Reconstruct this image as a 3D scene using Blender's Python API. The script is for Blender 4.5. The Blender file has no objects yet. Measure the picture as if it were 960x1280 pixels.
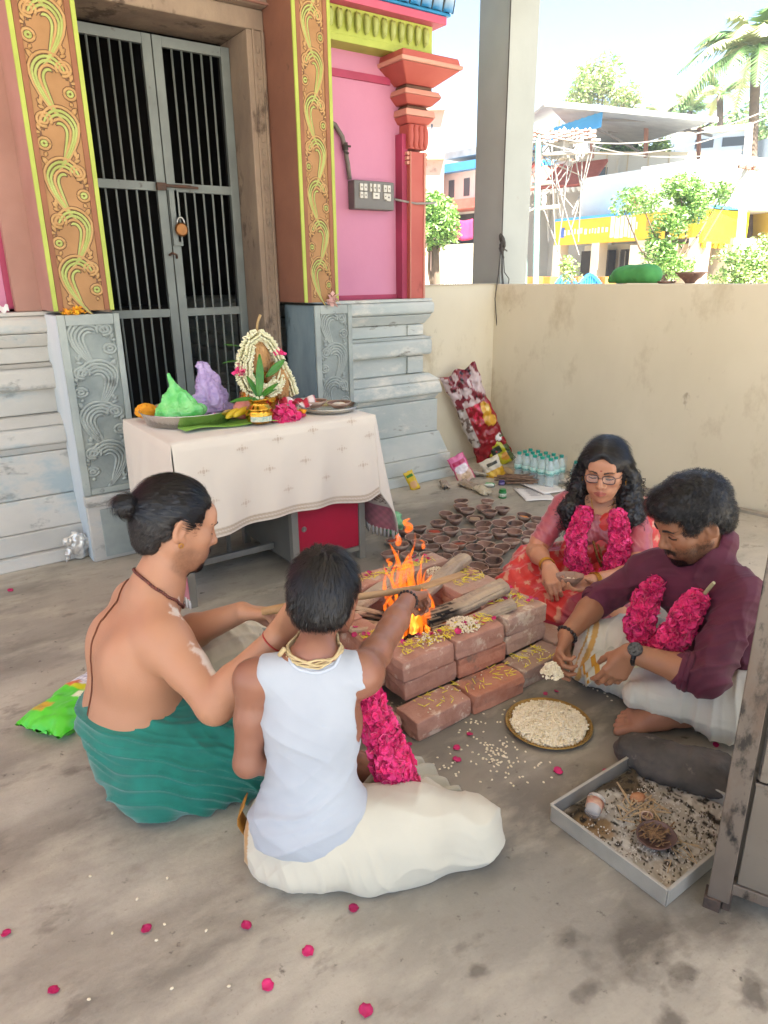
import bpy, bmesh, math, random
import numpy as np
from mathutils import Vector, Matrix, Euler
random.seed(7); np.random.seed(7)
RAD = math.radians
scene = bpy.context.scene
# ---------------------------------------------------------------- camera
cam_d = bpy.data.cameras.new('camera'); cam = bpy.data.objects.new('camera', cam_d)
scene.collection.objects.link(cam); scene.camera = cam
_az, _pt, _rl = RAD(35.2), RAD(18.7), RAD(0.7)
_f = Vector((math.sin(_az)*math.cos(_pt), math.cos(_az)*math.cos(_pt), -math.sin(_pt)))
_r0 = Vector((math.cos(_az), -math.sin(_az), 0)); _u0 = _r0.cross(_f)
_R = _r0*math.cos(_rl) - _u0*math.sin(_rl); _U = _R.cross(_f)
cam.matrix_world = Matrix(((_R.x,_U.x,-_f.x,0),(_R.y,_U.y,-_f.y,0),(_R.z,_U.z,-_f.z,1.4),(0,0,0,1)))
cam_d.sensor_fit = 'VERTICAL'; cam_d.sensor_height = 36.0; cam_d.lens = 36.0*870/1280
cam_d.clip_start = 0.05; cam_d.clip_end = 2000
# ---------------------------------------------------------------- light
SUN_EL, SUN_AZ = RAD(62), RAD(188)         # azimuth clockwise from +Y
w = bpy.data.worlds.new('World'); scene.world = w; w.use_nodes = True
nt = w.node_tree; nt.nodes.clear()
sky = nt.nodes.new('ShaderNodeTexSky'); sky.sky_type = 'NISHITA'; sky.sun_disc = False
sky.sun_elevation = SUN_EL; sky.sun_rotation = SUN_AZ; sky.air_density = 1.0; sky.dust_density = 1.0; sky.ozone_density = 1.0
bg = nt.nodes.new('ShaderNodeBackground'); bg.inputs['Strength'].default_value = 0.047
wo = nt.nodes.new('ShaderNodeOutputWorld')
nt.links.new(sky.outputs[0], bg.inputs[0]); nt.links.new(bg.outputs[0], wo.inputs[0])
sd = bpy.data.lights.new('sun', 'SUN'); sd.energy = 5.0; sd.angle = RAD(0.6); sd.color = (1.0, 0.975, 0.95)
sun = bpy.data.objects.new('sun', sd); scene.collection.objects.link(sun)
_sd = Vector((math.sin(SUN_AZ)*math.cos(SUN_EL), math.cos(SUN_AZ)*math.cos(SUN_EL), math.sin(SUN_EL)))
sun.rotation_euler = (-_sd).to_track_quat('-Z', 'Y').to_euler(); sun.location = (0, 0, 20)
vs = scene.view_settings; vs.view_transform = 'Standard'; vs.look = 'None'; vs.exposure = 3.14; vs.gamma = 1.0
scene.cycles.max_bounces = 10; scene.cycles.diffuse_bounces = 7; scene.cycles.use_denoising = True
scene.cycles.transparent_max_bounces = 12
# ---------------------------------------------------------------- helpers
ORG = {}
def V(*a): return Vector(a)
def tag(o, label=None, cat=None, group=None, kind=None):
    if label: o['label'] = label
    if cat: o['category'] = cat
    if group: o['group'] = group
    if kind: o['kind'] = kind
    return o
def empty(name, loc=(0,0,0), label=None, cat=None, group=None):
    o = bpy.data.objects.new(name, None); scene.collection.objects.link(o); o.location = loc
    o.empty_display_size = .05
    ORG[o.name] = Vector(loc); return tag(o, label, cat, group)
def link_mesh(name, verts, faces, mat, parent=None, smooth=False, midx=None, org=None):
    """verts world coords. parented: relative to the root's origin; top-level: own origin at base centre"""
    vs_ = np.asarray(verts, dtype=np.float64).reshape(-1, 3)
    if parent is not None: o0 = ORG.get(parent.name, Vector((0, 0, 0)))
    elif org is not None: o0 = Vector(org)
    else:
        mn, mx = vs_.min(0), vs_.max(0); o0 = Vector(((mn[0]+mx[0])/2, (mn[1]+mx[1])/2, mn[2]))
    vl = vs_ - np.array(o0)
    me = bpy.data.meshes.new(name)
    if isinstance(faces, np.ndarray):
        n = faces.shape[1]
        me.vertices.add(len(vl)); me.vertices.foreach_set('co', vl.astype(np.float32).ravel())
        me.loops.add(faces.size); me.loops.foreach_set('vertex_index', faces.astype(np.int32).ravel())
        me.polygons.add(len(faces)); me.polygons.foreach_set('loop_start', np.arange(0, faces.size, n, dtype=np.int32))
        me.update(calc_edges=True); me.validate()
    else:
        me.from_pydata([tuple(v) for v in vl], [], faces); me.update()
    for m in (mat if isinstance(mat, (list, tuple)) else [mat]): me.materials.append(m)
    if midx is not None: me.polygons.foreach_set('material_index', np.asarray(midx, dtype=np.int32))
    if smooth: me.polygons.foreach_set('use_smooth', np.ones(len(me.polygons), dtype=bool))
    o = bpy.data.objects.new(name, me); scene.collection.objects.link(o)
    if parent is not None:
        o.parent = parent; ORG[o.name] = o0
    else:
        o.location = o0; ORG[o.name] = o0
    return o
def copy_tree(o, loc=None, rot=None, label=None, parent=None, group=None, scale=None):
    c = o.copy(); scene.collection.objects.link(c)
    if parent is not None: c.parent = parent
    if loc is not None: c.location = loc
    if rot is not None: c.rotation_euler = rot
    if scale is not None: c.scale = scale
    if label: c['label'] = label
    if group: c['group'] = group
    for ch in list(o.children): copy_tree(ch, parent=c)
    return c
def rotm(rx=0, ry=0, rz=0): return np.array(Euler((rx, ry, rz)).to_matrix())
class MB:
    def __init__(s): s.v = []; s.f = []; s.m = []; s.cur = 0
    def add(s, vs_, fs):
        b = len(s.v); s.v += [tuple(map(float, v)) for v in vs_]; s.f += [tuple(b+i for i in f) for f in fs]; s.m += [s.cur]*len(fs); return s
    def box(s, c, d, R=None, taper=1.0):
        x, y, z = d[0]/2, d[1]/2, d[2]/2; t = taper
        P = np.array([(-x,-y,-z),(x,-y,-z),(x,y,-z),(-x,y,-z),(-x*t,-y*t,z),(x*t,-y*t,z),(x*t,y*t,z),(-x*t,y*t,z)])
        if R is not None: P = P @ np.asarray(R).T
        P = P + np.array(c)
        return s.add(P, [(0,3,2,1),(4,5,6,7),(0,1,5,4),(1,2,6,5),(2,3,7,6),(3,0,4,7)])
    def bb(s, x0, x1, y0, y1, z0, z1): return s.box(((x0+x1)/2,(y0+y1)/2,(z0+z1)/2), (x1-x0,y1-y0,z1-z0))
    def tube(s, pts, r, n=8, cap=True, flat=1.0, up=None):
        pts = [Vector(p) for p in pts]; m = len(pts)
        rs = r if isinstance(r, (list, tuple, np.ndarray)) else [r]*m
        prev = None; rings = []
        for i, p in enumerate(pts):
            t = (pts[min(i+1, m-1)] - pts[max(i-1, 0)])
            t = t.normalized() if t.length > 1e-9 else Vector((0,0,1))
            if up is not None: a = (Vector(up) - t*Vector(up).dot(t)).normalized()
            elif prev is None:
                a = t.orthogonal().normalized()
            else:
                a = (prev - t*prev.dot(t)); a = a.normalized() if a.length > 1e-9 else t.orthogonal().normalized()
            prev = a; b = t.cross(a)
            rings.append([p + (a*math.cos(2*math.pi*k/n)*flat + b*math.sin(2*math.pi*k/n))*rs[i] for k in range(n)])
        vv = [q for R_ in rings for q in R_]; ff = []
        for i in range(m-1):
            for k in range(n):
                k2 = (k+1) % n; ff.append((i*n+k, i*n+k2, (i+1)*n+k2, (i+1)*n+k))
        if cap: ff.append(tuple(range(n-1, -1, -1))); ff.append(tuple((m-1)*n+k for k in range(n)))
        return s.add(vv, ff)
    def lathe(s, prof, c=(0,0,0), n=16, R=None, sc=(1,1), closed=False, wob=None):
        vv = []; ff = []; m = len(prof)
        for j, (r, z) in enumerate(prof):
            for k in range(n):
                a = 2*math.pi*k/n; rr = r*(1 if wob is None else wob(a, z))
                vv.append((rr*math.cos(a)*sc[0], rr*math.sin(a)*sc[1], z))
        P = np.array(vv)
        if R is not None: P = P @ np.asarray(R).T
        P = P + np.array(c)
        for j in range(m-1):
            for k in range(n):
                k2 = (k+1) % n; ff.append((j*n+k, j*n+k2, (j+1)*n+k2, (j+1)*n+k))
        if prof[0][0] > 1e-6: ff.append(tuple(range(n-1,-1,-1)))
        if prof[-1][0] > 1e-6: ff.append(tuple((m-1)*n+k for k in range(n)))
        return s.add(P, ff)
    def sphere(s, c, r, n=10, m=6, R=None):
        r = r if isinstance(r, (tuple, list)) else (r, r, r)
        vv = [(0,0,-r[2])]
        for j in range(1, m):
            ph = -math.pi/2 + math.pi*j/m
            for k in range(n):
                a = 2*math.pi*k/n; vv.append((r[0]*math.cos(ph)*math.cos(a), r[1]*math.cos(ph)*math.sin(a), r[2]*math.sin(ph)))
        vv.append((0,0,r[2])); ff = []
        for k in range(n): ff.append((0, 1+(k+1)%n, 1+k))
        for j in range(m-2):
            for k in range(n):
                a = 1+j*n+k; b = 1+j*n+(k+1)%n; ff.append((a, b, b+n, a+n))
        L = len(vv)-1; o = 1+(m-2)*n
        for k in range(n): ff.append((o+k, o+(k+1)%n, L))
        P = np.array(vv)
        if R is not None: P = P @ np.asarray(R).T
        return s.add(P + np.array(c), ff)
    def prism(s, poly, h, fn=None):
        """poly 2-D ccw, extruded 0..h; fn maps (x,y,z)->world"""
        n = len(poly); vv = [(x, y, 0) for x, y in poly] + [(x, y, h) for x, y in poly]
        ff = [tuple(range(n-1,-1,-1)), tuple(range(n, 2*n))] + [(i, (i+1)%n, n+(i+1)%n, n+i) for i in range(n)]
        if fn: vv = [fn(*v) for v in vv]
        return s.add(vv, ff)
    def grid(s, fn, nu, nv, thick=0):
        vv = [fn(i/nu, j/nv) for j in range(nv+1) for i in range(nu+1)]
        ff = [(j*(nu+1)+i, j*(nu+1)+i+1, (j+1)*(nu+1)+i+1, (j+1)*(nu+1)+i) for j in range(nv) for i in range(nu)]
        return s.add(vv, ff)
    def build(s, name, mat, parent=None, smooth=False, bevel=0, solid=0, label=None, cat=None, group=None, kind=None, auto=False, subsurf=0, org=None):
        o = link_mesh(name, s.v, s.f, mat, parent, smooth, s.m if isinstance(mat, (list, tuple)) else None, org)
        if solid: md = o.modifiers.new('solid', 'SOLIDIFY'); md.thickness = solid; md.offset = 0
        if bevel:
            md = o.modifiers.new('bevel', 'BEVEL'); md.width = bevel; md.segments = 2; md.limit_method = 'ANGLE'; md.angle_limit = RAD(40)
        if subsurf: md = o.modifiers.new('sub', 'SUBSURF'); md.levels = subsurf; md.render_levels = subsurf
        return tag(o, label, cat, group, kind)
# ---------------------------------------------------------------- materials
MATS = {}
def srgb(h):
    h = h.lstrip('#'); c = [int(h[i:i+2], 16)/255 for i in (0, 2, 4)]
    return tuple((x/12.92 if x <= .04045 else ((x+.055)/1.055)**2.4) for x in c)
def C4(c): return (c[0], c[1], c[2], 1) if not isinstance(c, str) else (*srgb(c), 1)
def mat(name, c1, c2=None, rough=.7, metal=0, scale=8, bump=0, bscale=60, spots=None, spot_t=.6, spot_s=12, coords='world', vcol=None,
        spec=.5, sheen=0, trans=0, alpha=None, emit=None, sss=0, stretch=None, rnd=0, detail=5, coat=0, spots2=None, spot2_t=.62, spot2_s=3):
    if name in MATS: return MATS[name]
    m = bpy.data.materials.new(name); MATS[name] = m; m.use_nodes = True
    T = m.node_tree; N = T.nodes; L = T.links; N.clear()
    out = N.new('ShaderNodeOutputMaterial'); b = N.new('ShaderNodeBsdfPrincipled'); L.new(b.outputs[0], out.inputs[0])
    b.inputs['Roughness'].default_value = rough; b.inputs['Metallic'].default_value = metal
    b.inputs['Specular IOR Level'].default_value = spec
    if sheen: b.inputs['Sheen Weight'].default_value = sheen
    if coat: b.inputs['Coat Weight'].default_value = coat; b.inputs['Coat Roughness'].default_value = .15
    if sss:
        b.inputs['Subsurface Weight'].default_value = sss; b.inputs['Subsurface Radius'].default_value = (.012, .005, .003); b.inputs['Subsurface Scale'].default_value = 1
    if trans: b.inputs['Transmission Weight'].default_value = trans
    if alpha is not None: b.inputs['Alpha'].default_value = alpha
    if coords == 'world': g = N.new('ShaderNodeNewGeometry'); co = g.outputs['Position']
    elif coords == 'uv': g = N.new('ShaderNodeTexCoord'); co = g.outputs['UV']
    else: g = N.new('ShaderNodeTexCoord'); co = g.outputs['Object']
    if rnd:
        oi = N.new('ShaderNodeObjectInfo'); ad = N.new('ShaderNodeVectorMath'); ad.operation = 'ADD'
        mu = N.new('ShaderNodeMath'); mu.operation = 'MULTIPLY'; mu.inputs[1].default_value = 37
        L.new(oi.outputs['Random'], mu.inputs[0]); L.new(co, ad.inputs[0]); L.new(mu.outputs[0], ad.inputs[1]); co = ad.outputs[0]
    if stretch:
        mp = N.new('ShaderNodeMapping'); mp.inputs['Scale'].default_value = stretch; L.new(co, mp.inputs[0]); co = mp.outputs[0]
    def noise(sc, det=detail, rg=.55):
        n = N.new('ShaderNodeTexNoise'); n.inputs['Scale'].default_value = sc; n.inputs['Detail'].default_value = det; n.inputs['Roughness'].default_value = rg
        L.new(co, n.inputs['Vector']); return n.outputs['Fac']
    def mix(fac, a, b_):
        x = N.new('ShaderNodeMix'); x.data_type = 'RGBA'
        if isinstance(fac, float): x.inputs[0].default_value = fac
        else: L.new(fac, x.inputs[0])
        for i, q in ((6, a), (7, b_)):
            if hasattr(q, 'is_output'): L.new(q, x.inputs[i])
            else: x.inputs[i].default_value = C4(q)
        return x.outputs[2]
    def ramp(fac, lo, hi):
        r = N.new('ShaderNodeMapRange'); r.inputs[1].default_value = lo; r.inputs[2].default_value = hi; L.new(fac, r.inputs[0]); return r.outputs[0]
    if vcol:
        a = N.new('ShaderNodeVertexColor'); a.layer_name = vcol; col = a.outputs[0]
        if c2 is not None: col = mix(ramp(noise(scale), .3, .75), col, mix(.35, col, c2))
    else:
        col = c1
        if c2 is not None: col = mix(ramp(noise(scale), .35, .65), c1, c2)
    if spots is not None: col = mix(ramp(noise(spot_s, 6, .65), spot_t, spot_t+.08), col, spots)
    if spots2 is not None: col = mix(ramp(noise(spot2_s, 8, .7), spot2_t, spot2_t+.12), col, spots2)
    if rnd and not hasattr(col, 'is_output'): col = mix(0.0, col, col)
    if rnd:
        hs = N.new('ShaderNodeHueSaturation'); r = N.new('ShaderNodeMapRange'); r.inputs[3].default_value = 1-rnd; r.inputs[4].default_value = 1+rnd
        L.new(oi.outputs['Random'], r.inputs[0]); L.new(r.outputs[0], hs.inputs['Value']); L.new(col, hs.inputs['Color']); col = hs.outputs[0]
    if hasattr(col, 'is_output'): L.new(col, b.inputs['Base Color'])
    else: b.inputs['Base Color'].default_value = C4(col)
    if emit:
        b.inputs['Emission Color'].default_value = C4(emit[0]); b.inputs['Emission Strength'].default_value = emit[1]
    if bump:
        bp = N.new('ShaderNodeBump'); bp.inputs['Strength'].default_value = 1; bp.inputs['Distance'].default_value = bump
        L.new(noise(bscale, 6, .6), bp.inputs['Height']); L.new(bp.outputs[0], b.inputs['Normal'])
    return m
def setcol(o, cols, name='Col'):
    a = o.data.color_attributes.new(name, 'FLOAT_COLOR', 'POINT')
    c = np.ones((len(o.data.vertices), 4), dtype=np.float32); c[:, :3] = cols
    a.data.foreach_set('color', c.ravel())
def W(px, py, D):
    """point of the place seen at (px, py) of the 960x1280 photograph, D metres along the view axis"""
    return np.array(_f)*D + (np.array(_R)*(px-480)+np.array(_U)*(640-py))*D/870 + np.array((0, 0, 1.4))
def Wz(px, py, z=0):
    d = np.array(_f)*870 + np.array(_R)*(px-480)+np.array(_U)*(640-py); return np.array((0, 0, 1.4)) + d*(z-1.4)/d[2]
# ================================================================ signed-distance modelling of bodies and cloth (numpy)
f32 = np.float32
def nrm(v): v = np.asarray(v, float); return v/(np.linalg.norm(v)+1e-12)
class SDF:
    def __init__(s): s.p = []
    def cap(s, a, b, r1, r2=None, k=.02, op='u', sq=None):
        a = np.asarray(a, float); b = np.asarray(b, float); r2 = r1 if r2 is None else r2
        R = max(r1, r2); s.p.append(('c', (a, b, r1, r2), np.minimum(a, b)-R, np.maximum(a, b)+R, k, op)); return s
    def chain(s, pts, rs, k=.02):
        for i in range(len(pts)-1): s.cap(pts[i], pts[i+1], rs[i], rs[i+1], k)
        return s
    def ell(s, c, r, R=None, k=.02, op='u'):
        c = np.asarray(c, float); r = np.asarray([r]*3 if np.isscalar(r) else r, float); R = np.eye(3) if R is None else np.asarray(R, float)
        ext = np.abs(R) @ r; s.p.append(('e', (c, r, R), c-ext, c+ext, k, op)); return s
    def box(s, c, h, R=None, rad=.005, k=.01, op='u'):
        c = np.asarray(c, float); h = np.asarray(h, float); R = np.eye(3) if R is None else np.asarray(R, float)
        ext = np.abs(R) @ h + rad; s.p.append(('b', (c, h, R, rad), c-ext, c+ext, k, op)); return s
    def bounds(s):
        L = [q for q in s.p if q[5] == 'u']; return np.min([q[2] for q in L], 0), np.max([q[3] for q in L], 0)
    def off(s, d):
        n = SDF()
        for t, a, lo, hi, k, op in s.p:
            dd = d
            if t == 'c': a = (a[0], a[1], a[2]+dd, a[3]+dd)
            elif t == 'e': a = (a[0], a[1]+dd, a[2])
            else: a = (a[0], a[1], a[2], a[3]+dd)
            n.p.append((t, a, lo-dd, hi+dd, k, op))
        return n
    def grid(s, lo, hi, h):
        n = np.maximum(2, np.ceil((hi-lo)/h).astype(int)+1)
        ax = [(lo[i]+h*np.arange(n[i])).astype(f32) for i in range(3)]
        D = np.full(n, .06, f32)
        for t, a, l, u, k, op in s.p:
            mg = k + 4*h + .004
            i0 = np.clip(np.floor((l-mg-lo)/h).astype(int), 0, n); i1 = np.clip(np.ceil((u+mg-lo)/h).astype(int)+1, 0, n)
            if np.any(i1-i0 < 1): continue
            sl = tuple(slice(i0[i], i1[i]) for i in range(3))
            X, Y, Z = np.meshgrid(ax[0][sl[0]], ax[1][sl[1]], ax[2][sl[2]], indexing='ij', sparse=True)
            if t == 'c':
                A, B, r1, r2 = a; ab = (B-A); L2 = max(float(ab@ab), 1e-12)
                px, py, pz = X-f32(A[0]), Y-f32(A[1]), Z-f32(A[2])
                tt = np.clip((px*f32(ab[0])+py*f32(ab[1])+pz*f32(ab[2]))/f32(L2), 0, 1)
                d = np.sqrt((px-tt*f32(ab[0]))**2+(py-tt*f32(ab[1]))**2+(pz-tt*f32(ab[2]))**2) - (f32(r1)+tt*f32(r2-r1))
            else:
                c, r, R = a[:3]; px, py, pz = X-f32(c[0]), Y-f32(c[1]), Z-f32(c[2])
                q = [px*f32(R[0,i])+py*f32(R[1,i])+pz*f32(R[2,i]) for i in range(3)]
                if t == 'e':
                    k0 = np.sqrt(sum((q[i]/f32(r[i]))**2 for i in range(3))); k1 = np.sqrt(sum((q[i]/f32(r[i]**2))**2 for i in range(3)))+f32(1e-9)
                    d = k0*(k0-1)/k1
                else:
                    e = [np.abs(q[i])-f32(r[i]) for i in range(3)]
                    d = np.sqrt(sum(np.maximum(x, 0)**2 for x in e)) + np.minimum(np.maximum(np.maximum(e[0], e[1]), e[2]), 0) - f32(a[3])
            g = D[sl]
            if op == 'u':
                hh = np.maximum(k-np.abs(g-d), 0)/k if k > 0 else 0
                D[sl] = np.minimum(g, d) - hh*hh*f32(k*.25)
            elif op == 's':
                hh = np.maximum(k-np.abs(g+d), 0)/k if k > 0 else 0
                D[sl] = np.maximum(g, -d) + hh*hh*f32(k*.25)
        return ax, D
def surf_nets(ax, D):
    ins = D < 0; n = D.shape
    c = np.zeros((n[0]-1, n[1]-1, n[2]-1), np.int8)
    for i in (0, 1):
        for j in (0, 1):
            for k in (0, 1): c += ins[i:n[0]-1+i, j:n[1]-1+j, k:n[2]-1+k]
    act = (c > 0) & (c < 8); idx = np.argwhere(act)
    if len(idx) == 0: return np.zeros((0,3)), np.zeros((0,4), int)
    num = np.full(act.shape, -1, np.int64); num[act] = np.arange(len(idx))
    acc = np.zeros((len(idx), 3)); cnt = np.zeros(len(idx))
    corners = [(i, j, k) for i in (0, 1) for j in (0, 1) for k in (0, 1)]
    vals = {q: D[idx[:,0]+q[0], idx[:,1]+q[1], idx[:,2]+q[2]] for q in corners}
    for a in corners:
        for axi in range(3):
            if a[axi] == 0:
                b = list(a); b[axi] = 1; b = tuple(b); va, vb = vals[a], vals[b]; m = (va < 0) != (vb < 0)
                t = np.where(m, va/(va-vb+1e-20), 0)
                for q in range(3): acc[:, q] += np.where(m, a[q] + (t if q == axi else 0), 0)
                cnt += m
    P = idx + acc/cnt[:, None]
    h = np.array([ax[i][1]-ax[i][0] for i in range(3)]); lo = np.array([ax[i][0] for i in range(3)])
    P = P*h + lo; F = []
    for axi in range(3):
        o = [0, 1, 2]; o.remove(axi); u, v = o
        s0 = [slice(None)]*3; s1 = [slice(None)]*3; s0[axi] = slice(0, n[axi]-1); s1[axi] = slice(1, n[axi])
        A = ins[tuple(s0)]; B = ins[tuple(s1)]
        for fwd, M in ((True, A & ~B), (False, B & ~A)):
            e = np.argwhere(M); ok = (e[:, u] > 0) & (e[:, v] > 0) & (e[:, u] < n[u]-1) & (e[:, v] < n[v]-1); e = e[ok]
            q = []
            for du, dv in ((-1, -1), (0, -1), (0, 0), (-1, 0)):
                w_ = e.copy(); w_[:, u] += du; w_[:, v] += dv; q.append(num[w_[:,0], w_[:,1], w_[:,2]])
            q = np.stack(q, 1)
            if (axi == 1) == fwd: q = q[:, ::-1]
            F.append(q)
    F = np.concatenate(F); F = F[(F >= 0).all(1)]
    return P, F
def sdf_mesh(s, h, fine=None, hf=None, disp=None, smooth_it=0):
    """mesh the field at step h; inside the boxes `fine` at step hf. Returns verts, faces"""
    lo, hi = s.bounds(); lo = lo-4*h; hi = hi+4*h
    ax, D = s.grid(lo, hi, h); P, F = surf_nets(ax, D)
    if fine:
        for l, u in fine:
            l = np.asarray(l, float); u = np.asarray(u, float); cen = P[F].mean(1)
            inside = ((cen > l) & (cen < u)).all(1); F = F[~inside]
            ax, D = s.grid(l-2*hf-h*.8, u+2*hf+h*.8, hf); P2, F2 = surf_nets(ax, D)
            F = np.concatenate([F, F2+len(P)]); P = np.concatenate([P, P2])
    used = np.unique(F); mp = np.full(len(P), -1, np.int64); mp[used] = np.arange(len(used)); P = P[used]; F = mp[F]
    if smooth_it: P = lap(P, F, smooth_it)
    if disp is not None:
        N = vnormals(P, F); P = P + N*disp(P, N)[:, None]
    return P, F
def vnormals(P, F):
    a, b, c, d = (P[F[:, i]] for i in range(4)); fn = np.cross(c-a, d-b); N = np.zeros_like(P)
    for i in range(4): np.add.at(N, F[:, i], fn)
    return N/(np.linalg.norm(N, axis=1, keepdims=True)+1e-12)
def lap(P, F, it, lam=.5):
    for _ in range(it):
        S = np.zeros_like(P); c = np.zeros(len(P))
        for i in range(4):
            j = (i+1) % 4; np.add.at(S, F[:, i], P[F[:, j]]); np.add.at(S, F[:, j], P[F[:, i]]); np.add.at(c, F[:, i], 1); np.add.at(c, F[:, j], 1)
        P = P*(1-lam) + lam*S/c[:, None]
    return P
# cheap value noise on points
_rng = np.random.RandomState(3); _NT = _rng.rand(32, 32, 32)
def vnoise(P, sc=1.0, off=0):
    q = np.asarray(P)*sc + off; i = np.floor(q).astype(int); f = q-i; f = f*f*(3-2*f); r = 0
    for a in (0, 1):
        for b in (0, 1):
            for c in (0, 1):
                r = r + _NT[(i[:,0]+a) % 32, (i[:,1]+b) % 32, (i[:,2]+c) % 32]*(f[:,0] if a else 1-f[:,0])*(f[:,1] if b else 1-f[:,1])*(f[:,2] if c else 1-f[:,2])
    return r*2-1
def fbm(P, sc, n=3, off=0): return sum(vnoise(P, sc*2**i, off+i*7.3)*.5**i for i in range(n))
def folds(P, d, freq, amp, warp=.6, wsc=5, off=0):
    """cloth folds: ridges running across direction d, wandering with noise"""
    ph = (P @ np.asarray(d))*freq + warp*fbm(P, wsc, 2, off)*3.0
    r = 1-np.abs(np.sin(ph)); r2 = 1-np.abs(np.sin(ph*1.93+1.3+2*vnoise(P, wsc*.8, off+3)))
    m = .35+.65*(vnoise(P, wsc*1.3, off+5)*.5+.5)
    return amp*1.35*(r**1.7*m + .45*r2**2.2*(1.1-m) - .25)
def frame(fwd, up):
    f = nrm(fwd); u = np.asarray(up, float); r = nrm(np.cross(f, u)); u = np.cross(r, f); return np.stack([r, f, u], 1)   # columns right, fwd, up
def head_sdf(s, c, R, sc=1.0, female=False, eyes=True, jaw=1.0):
    """head in its own frame: x right, y forward, z up"""
    T = lambda *q: np.asarray(c) + R @ (np.array(q)*sc)
    e = lambda q, r, k=.015, op='u', RR=None: s.ell(T(*q), np.array(r)*sc, R if RR is None else R @ RR, k*sc, op)
    cp = lambda a, b, r1, r2=None, k=.012, op='u': s.cap(T(*a), T(*b), r1*sc, (r1 if r2 is None else r2)*sc, k*sc, op)
    e((0, -.012, .032), (.076, .096, .087)); e((0, .022, -.018), (.064, .072, .075), .03)
    for q in (-1, 1):
        cp((q*.052, .0, -.045), (q*.028, .055, -.092), .022*jaw, .017, .025)
        e((q*.040, .062, -.018), (.026, .024, .026), .02)
        e((q*.030, .062, -.060), (.026, .026, .026), .02)
    e((0, .074, -.098), (.024, .02, .02), .022); e((0, .080, -.060), (.030, .020, .026), .02)
    e((0, .078, .040), (.050, .018, .030), .02)
    cp((-.038, .081, .026), (-.012, .089, .022), .009, .009, .014); cp((.038, .081, .026), (.012, .089, .022), .009, .009, .014)
    if eyes:
        for q in (-1, 1):
            e((q*.032, .098, .004), (.019, .016, .012), .014, 's')
            e((q*.031, .0755, .003), (.0165, .0145, .0135), .004)
            cp((q*.017, .086, .0075), (q*.046, .080, .0055), .0035, .003, .004)
            cp((q*.018, .086, -.0075), (q*.045, .079, -.0065), .003, .003, .006)
    cp((0, .088, .016), (0, .108, -.026), .0075, .0105, .012); e((0, .108, -.030), (.0105, .011, .010), .008)
    for q in (-1, 1):
        e((q*.0125, .098, -.033), (.0085, .011, .0085), .006); e((q*.006, .104, -.041), (.0035, .006, .004), .004, 's')
    w_ = .022 if female else .024
    cp((-w_, .089, -.064), (0, .0985, -.0585), .0042, .0062, .005); cp((w_, .089, -.064), (0, .0985, -.0585), .0042, .0062, .005)
    cp((-w_*.8, .089, -.067), (0, .0955, -.0705), .0048, .0072, .006); cp((w_*.8, .089, -.067), (0, .0955, -.0705), .0048, .0072, .006)
    cp((-w_, .0965, -.0645), (w_, .0965, -.0645), .0016, None, .004, 's')
    for q in (-1, 1):                                # ears
        RE = np.array(Euler((RAD(-12), RAD(-8*q), RAD(18*q))).to_matrix())
        e((q*.078, -.010, -.002), (.007, .018, .031), .006, 'u', RE); e((q*.084, -.006, .002), (.006, .010, .019), .005, 's', RE)
        e((q*.074, .002, -.026), (.006, .008, .010), .008)
    return T
def hand_sdf(s, W, d, n, curl=(.5,.55,.6,.65), side=1, sc=1.0, thumb=(.5,.3), spread=.06, base_bend=0, k=.008):
    """W wrist, d pointing along the hand, n out of the palm; side=+1 thumb on +s. Returns finger tips"""
    d = nrm(d); n = nrm(np.asarray(n, float) - d*np.dot(n, d)); sd = np.cross(d, n)*side; W = np.asarray(W, float); tips = []
    P = lambda a, b, c: W + (d*a + sd*b + n*c)*sc
    lens = [(.041,.025,.019), (.045,.028,.020), (.042,.026,.019), (.034,.020,.017)]; kn = [(.088,.027), (.092,.007), (.087,-.013), (.079,-.031)]
    for i in range(4):
        a, b = kn[i]; s.cap(P(.008, b*.55, 0), P(a, b, 0), .0145*sc, .0115*sc, .014*sc)
    s.cap(P(.02,.012,.006), P(.055,.026,.008), .014*sc, .012*sc, .012*sc); s.cap(P(.02,-.016,.006), P(.06,-.026,.004), .013*sc, .010*sc, .012*sc)
    for i in range(4):
        a, b = kn[i]; p = P(a, b, 0); ang = base_bend + curl[i]*.9; fd = nrm(d + sd*spread*(1.5-i)); c = curl[i]
        r = [.0092, .0082, .0076, .0064][0:4]; sc2 = sc*(.9 if i == 3 else 1)
        for j in range(3):
            v = fd*math.cos(ang) + n*math.sin(ang); q = p + v*lens[i][j]*sc
            s.cap(p, q, r[j]*sc2, r[j+1]*sc2, .005*sc if j else .008*sc); p = q; ang += c*(1.1 if j == 0 else .8)
        tips.append(p)
    t0 = P(.024, .022, .008); a1, b1 = thumb
    v = nrm(d*math.cos(a1)*.8 + sd*math.sin(a1)*1.1 + n*.55); t1 = t0 + v*.040*sc
    v2 = nrm(v*(1-b1) + (d*.75 - sd*.35 + n*.45)*b1); t2 = t1 + v2*.031*sc; v3 = nrm(v2*.8 + (d*.7-sd*.5+n*.3)*b1*.6); t3 = t2 + v3*.025*sc
    s.cap(t0, t1, .014*sc, .0115*sc, .014*sc); s.cap(t1, t2, .0105*sc, .0095*sc, .006*sc); s.cap(t2, t3, .0095*sc, .0075*sc, .005*sc); tips.append(t3)
    return tips
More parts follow.
